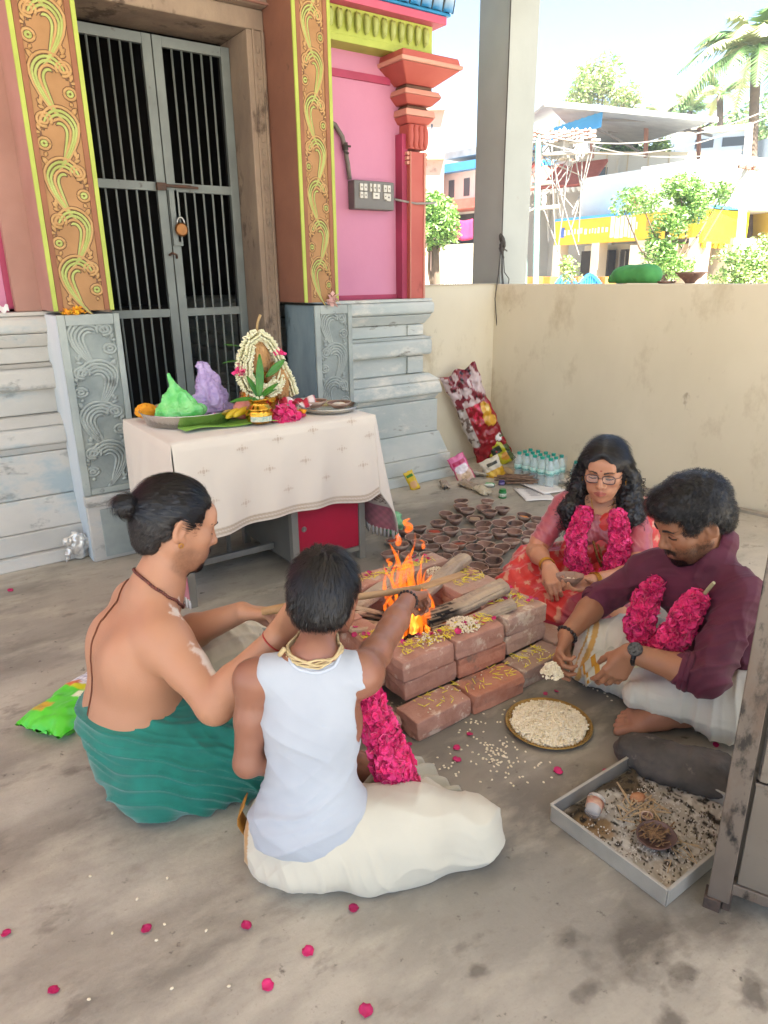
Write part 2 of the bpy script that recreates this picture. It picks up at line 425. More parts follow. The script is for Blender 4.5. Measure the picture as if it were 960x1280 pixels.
def arm_sdf(s, S, E, W, r=(.052,.040,.027), k=.025):
    S, E, W = map(lambda q: np.asarray(q, float), (S, E, W)); M = S*.55+E*.45; s.cap(S, M, r[0], r[0]*.94, k); s.cap(M, E, r[0]*.94, r[1], k)
    m2 = E*.68+W*.32; s.cap(E, m2, r[1], r[1]*1.04, k*.8); s.cap(m2, W, r[1]*1.04, r[2], k*.8)
def body_obj(name, s, h, mt, parent, fine=None, hf=None, disp=None, color=None, smooth_it=0, **kw):
    P, F = sdf_mesh(s, h, fine, hf, disp, smooth_it); o = link_mesh(name, P, F, mt, parent, True)
    if color is not None: setcol(o, color(P))
    return tag(o, **kw)
def sstep(x, a, b): t = np.clip((x-a)/(b-a), 0, 1); return t*t*(3-2*t)
def vc(P, base): return np.tile(np.array(srgb(base)), (len(P), 1))
def blend(c, m, col):
    m = np.clip(m, 0, 1)[:, None]; return c*(1-m) + np.array(srgb(col))*m
def along(pts, n):
    pts = np.array(pts, float); d = np.r_[0, np.cumsum(np.linalg.norm(np.diff(pts, axis=0), axis=1))]; t = np.linspace(0, d[-1], n)
    return np.stack([np.interp(t, d, pts[:, i]) for i in range(3)], 1)
# ================================================================ setting
M_floor = mat('floor_cement', '#bab1a0', '#a39b8c', rough=.62, scale=1.6, bump=.002, bscale=35, spots='#7b7266', spot_t=.64, spot_s=4.5, spots2='#b8b0a1', spot2_t=.50, spot2_s=1.4, detail=9, stretch=(1,1.5,1))
def floor_nodes():
    """cement with soot and oil darkening round the fire pit, real stains with their own outline"""
    T = M_floor.node_tree; N = T.nodes; L = T.links
    b = [n for n in N if n.type == 'BSDF_PRINCIPLED'][0]; src = b.inputs['Base Color'].links[0].from_socket
    g = N.new('ShaderNodeNewGeometry')
    def stain(c, rx, ry, lo, hi, col, amt, src, sc=3.0, wob=.35):
        s = N.new('ShaderNodeVectorMath'); s.operation = 'SUBTRACT'; s.inputs[1].default_value = c; L.new(g.outputs['Position'], s.inputs[0])
        d = N.new('ShaderNodeVectorMath'); d.operation = 'DIVIDE'; d.inputs[1].default_value = (rx, ry, 1); L.new(s.outputs[0], d.inputs[0])
        ln = N.new('ShaderNodeVectorMath'); ln.operation = 'LENGTH'; L.new(d.outputs[0], ln.inputs[0])
        n = N.new('ShaderNodeTexNoise'); n.inputs['Scale'].default_value = sc; n.inputs['Detail'].default_value = 7; L.new(g.outputs['Position'], n.inputs['Vector'])
        ma = N.new('ShaderNodeMath'); ma.operation = 'MULTIPLY_ADD'; ma.inputs[1].default_value = wob*2; ma.inputs[2].default_value = -wob; L.new(n.outputs['Fac'], ma.inputs[0])
        ad = N.new('ShaderNodeMath'); ad.operation = 'ADD'; L.new(ln.outputs['Value'], ad.inputs[0]); L.new(ma.outputs[0], ad.inputs[1])
        r = N.new('ShaderNodeMapRange'); r.inputs[1].default_value = hi; r.inputs[2].default_value = lo; r.inputs[4].default_value = amt; L.new(ad.outputs[0], r.inputs[0])
        x = N.new('ShaderNodeMix'); x.data_type = 'RGBA'; L.new(r.outputs[0], x.inputs[0]); L.new(src, x.inputs[6]); x.inputs[7].default_value = C4(col)
        return x.outputs[2]
    src = stain((1.75, 1.75, 0), 1.05, .9, .55, 1.1, '#57534c', .74, src, 2.2, .5)
    src = stain((2.3, 2.6, 0), 1.3, 1.0, .5, 1.2, '#63615a', .68, src, 2.5, .5)
    src = stain((1.25, 1.0, 0), .34, .13, .5, 1.0, '#4a443c', .55, src, 5, .9)
    src = stain((1.15, .85, 0), .55, .42, .5, 1.1, '#6b655c', .6, src, 3.5, .7)
    for sx, sy, sr in ((1.0,.72,.05),(.93,.62,.04),(1.02,.48,.045),(.86,.5,.03),(1.12,.52,.05),(.78,.78,.03),(.62,.62,.025),(1.2,.42,.06)): src = stain((sx, sy, 0), sr, sr*.7, .3, .9, '#544c43', .75, src, 22, 1.1)
    src = stain((1.12, .62, 0), .16, .10, .3, .9, '#4b4238', .75, src, 14, .9)
    src = stain((1.32, .56, 0), .12, .10, .3, .9, '#4b4238', .6, src, 10, .8)
    src = stain((.2, 3.0, 0), .9, .5, .4, 1.2, '#857d70', .6, src, 3, .7)
    src = stain((-.1, 2.2, 0), .8, .25, .3, 1.2, '#7b7265', .55, src, 4, .9)
    src = stain((.0, 1.7, 0), .5, .2, .3, 1.2, '#776d60', .6, src, 4, .9)
    src = stain((.2, 1.3, 0), .5, .2, .2, 1.1, '#857b6d', .5, src, 4, .9)
    def layer(src, sc, lo, hi, col, amt, st=(1, 1, 1)):
        mp = N.new('ShaderNodeMapping'); mp.inputs['Scale'].default_value = st; mp.inputs['Rotation'].default_value = (0, 0, .5); L.new(g.outputs['Position'], mp.inputs[0])
        n = N.new('ShaderNodeTexNoise'); n.inputs['Scale'].default_value = sc; n.inputs['Detail'].default_value = 8; n.inputs['Roughness'].default_value = .62; L.new(mp.outputs[0], n.inputs['Vector'])
        r = N.new('ShaderNodeMapRange'); r.inputs[1].default_value = lo; r.inputs[2].default_value = hi; r.inputs[4].default_value = amt; L.new(n.outputs['Fac'], r.inputs[0])
        x = N.new('ShaderNodeMix'); x.data_type = 'RGBA'; L.new(r.outputs[0], x.inputs[0]); L.new(src, x.inputs[6]); x.inputs[7].default_value = C4(col); return x.outputs[2]
    src = layer(src, 1.3, .46, .66, '#6f695f', .70, (1, 2.6, 1)); src = layer(src, 2.6, .52, .70, '#c2b8a4', .55, (1, 2.2, 1)); src = layer(src, 9, .56, .70, '#7a7064', .45, (1, 1.7, 1))
    src = layer(src, 5, .60, .68, '#655c52', .55, (1, 1.6, 1)); src = layer(src, 22, .64, .70, '#463f37', .8); src = layer(src, 120, .58, .74, '#6b6256', .35)
    L.new(src, b.inputs['Base Color'])
floor_nodes()
M_cream = mat('cream_paint', '#d6cbb2', '#cbc0a6', rough=.75, scale=1.4, bump=.0012, bscale=18, spots='#a69880', spot_t=.665, spot_s=9, spots2='#bcae92', spot2_t=.55, spot2_s=2.6, stretch=(1,1,.6))
M_ground = mat('road_dirt', '#8f8676', '#a39a88', rough=.95, scale=.4, bump=.01, bscale=5)
M_ceil = mat('ceiling_white', '#c9c6bc', '#bdb9ae', rough=.9, scale=1)
M_pillar = mat('pillar_paint', '#a4a7a1', '#979a93', rough=.8, scale=1.5, bump=.001, bscale=30, spots='#8f8b80', spot_t=.68, spot_s=5)
m = MB(); m.bb(-6, 5.2, -5, 4.3, -.55, 0); m.build('floor', M_floor, kind='structure')
m = MB(); m.bb(-300, 400, -300, 500, -1.2, -.55); m.build('ground', M_ground, kind='structure')
m = MB(); m.bb(-3.5, 4.35, -2.2, 4.25, 3.75, 3.9); m.build('ceiling', M_ceil, kind='structure')
# parapet round the porch corner
PZ = 1.335
m = MB(); m.bb(3.0, 3.93, 4.06, 4.21, 0, PZ); m.bb(2.98, 3.94, 4.045, 4.22, PZ, PZ+.004)
m.build('parapet_wall', M_cream, label='short cream parapet wall joining the temple plinth to the corner', cat='wall', bevel=.006)
rw = [(3.93, 4.05), (4.46, 0.15), (5.1, -4.0), (5.25, -4.0), (4.61, .15), (4.08, 4.21), (3.93, 4.21)]
m = MB(); m.prism([(x, y) for x, y in rw][::-1][::-1], PZ)
m.build('parapet_wall', M_cream, label='long cream parapet wall behind the seated couple', cat='wall', bevel=.008)
m = MB(); m.prism([(3.90, 3.6), (4.40, .15), (4.455, .15), (3.94, 3.6)][::1], .018)
m.build('skirting', mat('cement_fillet', '#9a9283', '#8a8172', rough=.9, scale=6, bump=.004, bscale=40), kind='structure')
# corner pillar of the porch
pl = empty('porch_pillar', (4.13, 4.24, PZ), 'tall pale grey square pillar standing on the parapet corner', 'pillar')
m = MB(); m.bb(4.0, 4.29, 4.085, 4.40, 0, 3.75); m.build('shaft', M_pillar, pl, bevel=.006)
# loose cable tied to the pillar
M_cable = mat('black_cable', '#3a332c', rough=.6)
cb = empty('electric_cable', (3.985, 4.07, 1.3), 'dark cable hanging down the pillar and ending in a tangled knot over the wall', 'cable')
m = MB(); m.tube([(3.985, 4.075, 3.74), (3.988, 4.072, 2.8), (3.984, 4.07, 2.2), (3.985, 4.065, 1.66)], .0045, 6); m.build('wire', M_cable, cb)
m = MB()
for i in range(7):
    a = i*.9; m.tube([(3.975+.02*math.cos(a+t*6.3), 4.05+.012*math.sin(a*2+t*6.3), 1.60+.05*math.sin(a+t*5)+.012*i-.03) for t in np.linspace(0, 1, 9)], .006, 5)
m.tube([(3.95,4.04,1.575),(3.99,4.05,1.59),(4.02,4.04,1.57)], .005, 5)
m.build('knot', M_cable, cb, smooth=True)
m = MB()
for (dx, ln, sw) in ((-.03, .62, -.03), (.0, .66, .03), (.03, .38, .05), (.01, .5, .02)):
    x0 = 3.965
    m.tube([(x0+dx*.3, 4.04, 1.6), (x0+dx, 4.035, 1.42), (x0+dx+sw, 4.033, 1.6-ln*.6), (x0+dx+sw*.4+.02, 4.033, 1.6-ln)], .0038, 5)
m.build('loose_end', M_cable, cb, smooth=True)
# ================================================================ temple
M_stone = mat('painted_stone', '#a8b0ac', '#bdbfb8', rough=.8, scale=3, bump=.003, bscale=30, spots='#77746a', spot_t=.60, spot_s=6, spots2='#d6d1c4', spot2_t=.53, spot2_s=2.5, stretch=(.7,1,1.6), detail=8)
M_stoneL = mat('limewashed_stone', '#b0ada6', '#c4bfb6', rough=.85, scale=2.2, bump=.003, bscale=30, spots='#8b8a84', spot_t=.585, spot_s=6, spots2='#a3aeb0', spot2_t=.55, spot2_s=2.2, stretch=(.8,1,1.5), detail=9)
M_carve = mat('carved_grey_stone', '#8d9490', '#a2a8a2', rough=.7, scale=6, bump=.001, bscale=60, spots='#6b6f6b', spot_t=.62, spot_s=8)
M_carvebg = mat('carved_stone_ground', '#7c8481', '#969d98', rough=.8, scale=6, bump=.002, bscale=50)
M_bluegrey = mat('blue_grey_stone', '#72848c', '#93a4aa', rough=.8, scale=4, bump=.003, bscale=30, spots='#4c5a60', spot_t=.58, spot_s=5, stretch=(1,1,.4))
M_pink = mat('pink_wall_paint', '#c4829c', '#be7b96', rough=.7, scale=2, bump=.0008, bscale=25, spots='#b8728c', spot_t=.74, spot_s=4)
M_dpink = mat('crimson_edge_paint', '#a83c5d', '#93354f', rough=.7, scale=4)
M_brown = mat('terracotta_brown_paint', '#8e5f4b', '#7e5342', rough=.7, scale=3, bump=.001, bscale=30, spots='#583a2e', spot_t=.64, spot_s=5)
M_rosebrown = mat('rose_brown_paint', '#a98072', '#9c7365', rough=.7, scale=3)
M_lime = mat('lime_paint', '#a8b24e', '#9aa544', rough=.6, scale=6)
M_tan = mat('ochre_paint', '#b48e5c', '#a67f4e', rough=.6, scale=8, bump=.0008, bscale=50)
M_leafg = mat('pale_green_paint', '#a3ab62', '#949c52', rough=.6, scale=10)
M_dark = mat('umber_groove_paint', '#5a3f30', '#6a4a38', rough=.8, scale=10)
M_red = mat('pillar_red_paint', '#a84f45', '#b05a4e', rough=.65, scale=4, spots='#8d4139', spot_t=.66, spot_s=5)
M_peach = mat('peach_edge_paint', '#c98f7c', '#bd8371', rough=.65, scale=4)
M_old = mat('old_door_stone', '#7e6c5e', '#95826f', rough=.9, scale=5, bump=.006, bscale=25, spots='#5a4a3e', spot_t=.57, spot_s=6, spots2='#8f8474', spot2_t=.62, spot2_s=12, stretch=(1,1,.6))
M_gate = mat('gate_grey_paint', '#7a807c', '#6c716e', rough=.55, scale=5, spots='#4a4039', spot_t=.66, spot_s=9, metal=.2)
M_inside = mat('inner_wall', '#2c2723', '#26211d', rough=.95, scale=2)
tem = empty('temple', (1.5, 4.0, 0), 'pink walled temple front with carved ochre door pilasters and grey moulded plinth', 'temple')
# plinth: courses as stacked footprints, protrusion p from the wall line
prof = [(0, .16, .21), (.055, .21, .20), (.06, .165, .155), (.175, .12, .14), (.18, .14, .135), (.325, .115, .115)]
courses = [ # z0, z1, p0, p1
 (0, .06, .24, .22), (.062, .17, .19, .185), (.172, .33, .175, .125), (.332, .562, .115, .115), (.564, .60, .10, .12),
 (.602, .70, .15, .13), (.70, .745, .13, .07), (.747, .872, .025, .025), (.874, .99, .09, .09), (.99, 1.005, .09, .05),
 (1.007, 1.085, .03, .03), (1.087, 1.15, .045, .085), (1.152, 1.235, .10, .10), (1.237, 1.255, .085, .08)]
def course(x0, x1, z0, z1, p0, p1, left=False):
    Y = 3.985; m = MB(); v = []
    for z, p in ((z0, p0), (z1, p1)):
        xa = x0-(p if left else 0); xb = x1+p if not left else x1
        v += [(xa, Y-p, z), (xb, Y-p, z), (xb, 6.5, z), (xa, 6.5, z)]
    m.add(v, [(0,3,2,1),(4,5,6,7),(0,1,5,4),(1,2,6,5),(2,3,7,6),(3,0,4,7)]); return m
for c in courses:
    m = MB(); Y = 3.985; z0, z1, p0, p1 = c
    m.add([(2.2,Y-p0,z0),(3.10+p0,Y-p0,z0),(3.10+p0,6.5,z0),(2.2,6.5,z0),(2.2,Y-p1,z1),(3.10+p1,Y-p1,z1),(3.10+p1,6.5,z1),(2.2,6.5,z1)],
          [(0,3,2,1),(4,5,6,7),(0,1,5,4),(1,2,6,5),(2,3,7,6),(3,0,4,7)])
    m.build('plinth_moulding', M_stone, tem, bevel=.026 if z0 in (.602, .874, 1.152) else .007 if z1-z0 > .05 else .003).modifiers['bevel'].segments = 4
    m = MB(); x1 = .86
    m.add([(-4,Y-p0,z0),(x1,Y-p0,z0),(x1,6.5,z0),(-4,6.5,z0),(-4,Y-p1,z1),(x1,Y-p1,z1),(x1,6.5,z1),(-4,6.5,z1)],
          [(0,3,2,1),(4,5,6,7),(0,1,5,4),(1,2,6,5),(2,3,7,6),(3,0,4,7)])
    m.build('plinth_moulding', M_stoneL, tem, bevel=.026 if z0 in (.602, .874, 1.152) else .007 if z1-z0 > .05 else .003).modifiers['bevel'].segments = 4
for (z0, z1) in ((.752, .867), (1.012, 1.08)):        # raised frames round the neck panels
    for a, b in ((2.72, 2.93), (3.0, 3.135), (2.36, 2.42)):
        m = MB(); m.bb(a, b, 3.945 if a < 3 else 3.940, 3.962, z0, z1); m.build('neck_stud', M_stone, tem, bevel=.002) if a > 2.9 or a < 2.5 else None
# pink walls
m = MB(); m.bb(-4, .62, 4.0, 4.5, 1.255, 3.6); m.build('wall', M_pink, tem)
m = MB(); m.bb(2.26, 2.985, 4.0, 4.5, 1.255, 2.9); m.build('wall', M_pink, tem)
m = MB(); m.bb(.56, .585, 3.985, 4.0, 1.256, 3.6); m.bb(-4, .585, 3.985, 3.999, 1.256, 1.27); m.build('wall_edging', M_dpink, tem)
m = MB(); m.bb(2.26, 2.945, 3.988, 3.999, 1.256, 1.285); m.build('wall_edging', M_dpink, tem)
m = MB(); m.bb(2.26, 2.9, 3.985, 3.999, 2.52, 2.56); m.build('wall_edging', M_dpink, tem)
m = MB(); m.bb(.585, .705, 3.93, 4.3, 1.257, 3.6); m.build('corner_strip', M_rosebrown, tem)
# the corner pillar with its stacked capital
m = MB(); m.bb(2.945, 2.99, 3.93, 4.05, 1.256, 2.25); m.build('pillar_back', M_dpink, tem)
m = MB(); m.bb(2.985, 3.115, 3.90, 4.05, 1.256, 2.15); m.build('pillar_shaft', M_red, tem, bevel=.004)
m = MB(); m.bb(2.987, 2.992, 3.893, 3.899, 1.256, 2.15); m.bb(3.098, 3.112, 3.893, 3.899, 1.256, 2.15); m.build('pillar_line', M_peach, tem)
def frustum(cx, cy, z0, z1, w0, w1, mt, name, n=4, bev=.006):
    m = MB(); v = []
    for z, w_ in ((z0, w0), (z1, w1)):
        v += [(cx-w_, cy-w_, z), (cx+w_, cy-w_, z), (cx+w_, cy+w_, z), (cx-w_, cy+w_, z)]
    m.add(v, [(0,3,2,1),(4,5,6,7),(0,1,5,4),(1,2,6,5),(2,3,7,6),(3,0,4,7)]); return m.build(name, mt, tem, bevel=bev)
px, py = 3.05, 3.985
for i in range(3): frustum(px, py, 2.075+.027*i, 2.095+.027*i, .082, .082, M_peach, 'capital_ring', bev=.003)
m = MB()
for k in range(4):                                   # bulbous lotus member
    for s in (0, 1):
        pass
    m.sphere((2.99+.04*k, 3.90, 2.235), (.021, .022, .072), 10, 8)
for k in range(3): m.sphere((3.125, 3.94+.045*k, 2.235), (.02, .022, .072), 10, 8)
m.bb(2.978, 3.122, 3.9, 4.06, 2.165, 2.305); m.build('capital_lotus', M_red, tem, smooth=False, bevel=.003)
frustum(px, py, 2.308, 2.345, .085, .115, M_red, 'capital_block'); frustum(px, py, 2.347, 2.385, .118, .112, M_peach, 'capital_block')
frustum(px, py, 2.387, 2.41, .085, .075, M_dark, 'capital_neck'); frustum(px, py, 2.412, 2.455, .10, .145, M_red, 'capital_block'); frustum(px, py, 2.457, 2.49, .147, .13, M_peach, 'capital_block')
frustum(px, py, 2.492, 2.515, .10, .10, M_dark, 'capital_neck')
frustum(px, py, 2.517, 2.60, .11, .225, M_red, 'abacus'); frustum(px, py, 2.602, 2.625, .235, .24, M_peach, 'abacus'); frustum(px, py, 2.627, 2.665, .225, .215, M_red, 'abacus')
# entablature: green lotus band, pink fillet, blue petals, eave
m = MB(); m.bb(2.3, 3.14, 3.87, 4.5, 2.665, 2.70); m.bb(2.3, 3.14, 3.875, 4.5, 2.70, 2.84); m.build('frieze', M_lime, tem, bevel=.003)
m = MB(); m.tube([(0,0,.05),(0,-.012,.03),(0,-.014,-.02),(0,0,-.045)], [.008,.016,.016,.006], 7)
m.tube([(.02,0,.05),(.022,-.008,.02),(.012,-.008,-.03),(-.004,-.004,-.052)], [.006,.009,.009,.004], 6)
fp = m.build('frieze_petal', M_leafg, tem, smooth=True)
for k in range(13):
    o = fp if k == 0 else copy_tree(fp, parent=tem); o.location = V(2.33+.062*k, 3.868, 2.77)-V(0,0,0)
    # origin bookkeeping: meshes here are built about the world origin
for o in [q for q in tem.children if q.name.startswith('frieze_petal')]: pass
m = MB(); m.bb(2.3, 3.20, 3.81, 4.5, 2.842, 2.885); m.build('fillet', mat('rose_paint', '#c4566f', '#b34a64', rough=.6, scale=5), tem, bevel=.004)
m = MB(); m.bb(2.3, 3.22, 3.80, 4.5, 2.887, 2.90); m.bb(2.3, 3.19, 3.83, 4.5, 2.90, 3.08); m.build('cornice', mat('sky_blue_paint', '#2a86b8', '#2477a6', rough=.5, scale=6), tem)
m = MB()
def petal(m, base, n, out, w_, h, lean):
    """lotus petal standing on the cornice; base pos, leaning outwards"""
    def fn(u, v):
        uu = (u-.5)*2; hw = w_/2*(1-v**3.2)**.5 if v < 1 else 0
        b = math.sin(min(1, v*1.1)*math.pi)*.0; d = lean*v + .02*(1-uu*uu)
        return (base[0]+n[0]*uu*hw+out[0]*d, base[1]+n[1]*uu*hw+out[1]*d, base[2]+h*v)
    m.grid(fn, 6, 7)
M_bpet = mat('cornice_petal_paint', '#3b93bf', '#d6dcd8', rough=.5, scale=8)
def bpet_nodes():
    T = M_bpet.node_tree; N = T.nodes; L = T.links; b = [n for n in N if n.type == 'BSDF_PRINCIPLED'][0]
    g = N.new('ShaderNodeNewGeometry'); s = N.new('ShaderNodeSeparateXYZ'); L.new(g.outputs['Position'], s.inputs[0])
    r = N.new('ShaderNodeValToRGB'); mr = N.new('ShaderNodeMapRange'); mr.inputs[1].default_value = 2.9; mr.inputs[2].default_value = 3.08
    L.new(s.outputs[2], mr.inputs[0]); L.new(mr.outputs[0], r.inputs[0]); e = r.color_ramp.elements
    e[0].color = C4('#1c74a8'); e[0].position = .05; e[1].color = C4('#dfe0d6'); e[1].position = .75; L.new(r.outputs[0], b.inputs['Base Color'])
bpet_nodes()
for k in range(11):
    m = MB(); petal(m, (2.36+.083*k, 3.80, 2.9), (1,0), (0,-1), .082, .17, .05); m.build('cornice_petal', M_bpet, tem, smooth=True, solid=.008)
    m = MB(); x = 2.36+.083*k; m.tube([(x-.041*math.cos(t)*1.0, 3.80-.055*abs(math.sin(t))-.008, 2.9+.17*math.sin(t)) for t in np.linspace(0, math.pi, 12)], .0035, 5)
    m.build('petal_outline', mat('black_line_paint', '#25302f', rough=.6), tem)
for k in range(4):
    m = MB(); petal(m, (3.22, 3.86+.083*k, 2.9), (0,1), (1,0), .082, .17, .05); m.build('cornice_petal', M_bpet, tem, smooth=True, solid=.008)
m = MB(); m.bb(2.3, 3.42, 3.62, 4.6, 3.09, 3.14); m.build('eave_soffit', mat('buff_paint', '#9a7a62', '#8b6c55', rough=.8, scale=3), tem)
m = MB(); m.bb(2.3, 3.50, 3.56, 3.62, 3.10, 3.2); m.bb(3.42, 3.50, 3.62, 4.6, 3.10, 3.2); m.build('eave_edge', M_lime, tem)
# ---------------------------------------------------------------- scroll carvings
def scroll_curves(w_, h, flip):
    """curves of one scroll unit: (points, radii, class)"""
    out = []; s = -1 if flip else 1; cx, cy = .04, .54
    for k in range(5):
        rx = (.50-.088*k); ry = (.50-.082*k); pts = []
        for t in np.linspace(0, 1, 24):
            th = RAD(-105 + t*(300-16*k)); q = min(1, t*2.2); q = q*q*(3-2*q)
            x = cx + rx*math.cos(th)*(1-.06*t); y = cy + ry*math.sin(th)
            tx, ty = -.30+.075*k, -.34+.05*k
            x = tx*(1-q) + x*q; y = ty*(1-q)+y*q - .05*(1-q)*q
            pts.append((s*x*w_, y*h))
        out.append((pts, [w_*.037*((.35+.65*min(1, t*2.6))*(1 if t < .88 else max(.4, (1-t)/.12))) for t in np.linspace(0, 1, 24)], (1, 0, 0, 1, 0)[k]))
        if k in (1, 2) :
            for p in pts[9:19:2]: out.append(([(p[0]-.008*w_, p[1]), (p[0]+.008*w_, p[1])], [w_*.045]*2, 0))
    for rr, c in ((.17, 1), (.09, 1)):
        out.append(([(s*(-.30+rr*math.cos(a))*w_, (.76+rr*.8*math.sin(a))*h) for a in np.linspace(-.6, 5.0 if rr > .1 else 6.28, 14)], [w_*.038]*14, c))
    for rr, c in ((.14, 1), (.06, 0)):
        out.append(([(s*(-.38+rr*math.cos(a))*w_, (.30+rr*.8*math.sin(a))*h) for a in np.linspace(0, 6.28, 12)], [w_*.036]*12, c))
    for a0, x0, y0 in ((.3, .26, -.02), (1.0, .30, .03), (1.7, .30, .07), (2.6, -.40, .06), (.6, .36, .95), (1.3, .40, .90), (.2, -.44, .50), (1.2, -.42, .54)):
        sg = 1 if x0 > 0 else -1
        out.append(([(s*(x0+sg*.04*t+.11*t*math.cos(a0)*sg)*w_, (y0+.15*t*math.sin(a0))*h) for t in (0, .5, 1)], [w_*.025, w_*.05, w_*.012], 1))
    return [([(max(-.53*w_, min(.53*w_, x)), y) for x, y in p], r, c) for p, r, c in out]
def scroll_unit(w_, h, flip, mats_, name, parent, zrel=1.0):
    m = MB()
    for pts, r, c in scroll_curves(w_, h, flip):
        if len(mats_) > 2:
            m.cur = 2; m.tube([(x, 0, y) for x, y in pts], [q+w_*.018 for q in r], 6, True, flat=zrel*.35, up=(0, -1, 0))
        m.cur = c; m.tube([(x, 0, y) for x, y in pts], r, 6, True, flat=zrel*.8, up=(0, -1, 0))
    return m.build(name, mats_, parent, smooth=True)
def panel_scrolls(root, name, xc, yf, z0, z1, w_, unit, mats_, zrel=1.0, start=False):
    n = int((z1-z0)/unit); rootloc = ORG[root.name]; base = {}
    for i in range(n):
        fl = (i % 2 == 0) != start
        if fl not in base:
            o = scroll_unit(w_, unit, fl, mats_, name, root, zrel); base[fl] = o; 
            o.location = V(xc, yf, z0+unit*(i+.12))
        else:
            c = base[fl].copy(); scene.collection.objects.link(c); c.parent = root; c.location = V(xc, yf, z0+unit*(i+.12))
GOLD = [M_leafg, M_tan, M_dark]
def pilaster(x0, x1, yf, yb, lit_shaft_mat):
    w_ = x1-x0
    m = MB(); m.bb(x0, x1, yf+.012, yb, 1.262, 3.75); m.build('pilaster_shaft', lit_shaft_mat or M_brown, tem)
    for a, b in ((x0, x0+.02), (x1-.02, x1)):
        m = MB(); m.bb(a, b, yf, yf+.011, 1.262, 3.7); m.build('lime_border', M_lime, tem, bevel=.002)
    for a, b in ((x0+.021, x0+.045), (x1-.045, x1-.021)):
        m = MB(); m.bb(a, b, yf+.001, yf+.011, 1.262, 3.7); m.build('inner_border', mat('sienna_paint', '#8d5a3c', '#7d4e34', rough=.7, scale=5), tem, bevel=.002)
    m = MB(); m.bb(x0+.046, x1-.046, yf+.006, yf+.011, 1.262, 3.7); m.build('panel_ground', mat('ochre_ground', '#a1774c', '#926b42', rough=.7, scale=9), tem)
    pw = w_-.094
    panel_scrolls(tem, 'scroll_motif', (x0+x1)/2, yf+.006, 1.27, 3.3, pw, .205, GOLD, .9)
pilaster(.70, .975, 3.64, 4.1, M_rosebrown)  # paler shaft colour stands for the lit side of this pilaster
pilaster(2.035, 2.262, 3.64, 3.99, None)
m = MB(); m.bb(1.99, 2.32, 3.6, 4.0, 3.02, 3.06); m.bb(1.97, 2.34, 3.57, 4.0, 3.06, 3.12); m.build('pilaster_cap', M_lime, tem, bevel=.004)
# carved stone blocks below the pilasters
def block(x0, x1, yf, yb, side_mat, z0=0.0, foot=True, name='carved_block'):
    zt = 1.245
    m = MB(); m.bb(x0+.006, x1, yf+.014, yb, z0, zt); m.build(name, M_carvebg, tem, bevel=.004)
    m = MB(); m.bb(x0-.002, x0+.006, yf+.018, yb-.004, z0, zt-.004); m.build('block_side', side_mat, tem)
    zb = z0+(.36 if foot else 0.02)
    for a, b in ((x0, x0+.035), (x1-.028, x1)):
        m = MB(); m.bb(a, b, yf, yf+.013, zb, zt); m.build('block_border', M_carve, tem, bevel=.003)
    m = MB(); m.bb(x0+.036, x1-.029, yf, yf+.013, zt-.05, zt); m.build('block_border', M_carve, tem, bevel=.003); m = MB(); m.bb(x0+.036, x1-.029, yf, yf+.013, zb, zb+.03); m.build('block_border', M_carve, tem, bevel=.003)
    panel_scrolls(tem, 'stone_scroll', (x0+x1)/2, yf+.012, zb+.035, zt-.05, (x1-x0)-.07, .2, [M_carve, M_carve], 1.25, True)
    if foot:
        m = MB(); m.bb(x0-.004, x1+.012, yf-.02, yf+.03, z0+.30, z0+.355); m.bb(x0, x1+.002, yf-.006, yf+.02, z0+.0, z0+.30); m.build('block_foot', M_stoneL, tem, bevel=.006)
        m = MB(); m.bb(x0+.06, x1-.03, yf-.012, yf-.006, z0+.02, z0+.28); m.build('foot_panel', M_carve, tem, bevel=.002)
block(.705, .99, 3.63, 4.05, mat('white_washed_side', '#c9ced0', '#b9c4ca', rough=.85, scale=3, spots='#8fa0a8', spot_t=.62, spot_s=5, stretch=(1,1,.4)))
block(2.09, 2.345, 3.63, 4.0, M_bluegrey)
# door surround
for a, b, yf in ((.976, 1.045, 3.95), (1.925, 2.034, 3.95)):
    m = MB(); m.bb(a, b, yf, 4.30, 0, 2.66); m.build('door_jamb', M_old, tem, bevel=.006)
m = MB(); m.bb(1.955, 1.968, 3.938, 3.95, 1.0, 2.66); m.bb(2.008, 2.02, 3.936, 3.95, 1.0, 2.66)
for i in range(26): m.sphere((1.988, 3.949, 1.02+.062*i), (.013, .007, .02), 6, 4)
m.build('jamb_moulding', M_old, tem, bevel=.002)
m = MB(); m.bb(.976, 2.034, 3.955, 4.30, 2.662, 2.76); m.bb(.976, 2.034, 3.90, 4.3, 2.762, 2.90); m.bb(.976, 2.034, 3.86, 4.3, 2.902, 3.0); m.build('lintel', M_old, tem, bevel=.008)
m = MB()
for i in range(20): m.sphere((1.0+.052*i, 3.899, 2.80), (.02, .008, .012), 6, 4)
m.bb(.976, 2.034, 3.885, 3.90, 2.765, 2.775); m.build('lintel_beading', mat('pinkish_stone', '#94695c', '#7f5b4f', rough=.9, scale=6, spots='#5d463c', spot_t=.6, spot_s=9), tem)
m = MB(); m.bb(.976, 2.034, 3.80, 4.5, 3.002, 3.75); m.build('upper_wall', M_rosebrown, tem)
m = MB(); m.bb(-4, .70, 3.9, 4.5, 2.95, 3.1); m.bb(-4, 2.3, 4.3, 4.6, 2.95, 3.75); m.build('upper_moulding', M_rosebrown, tem)
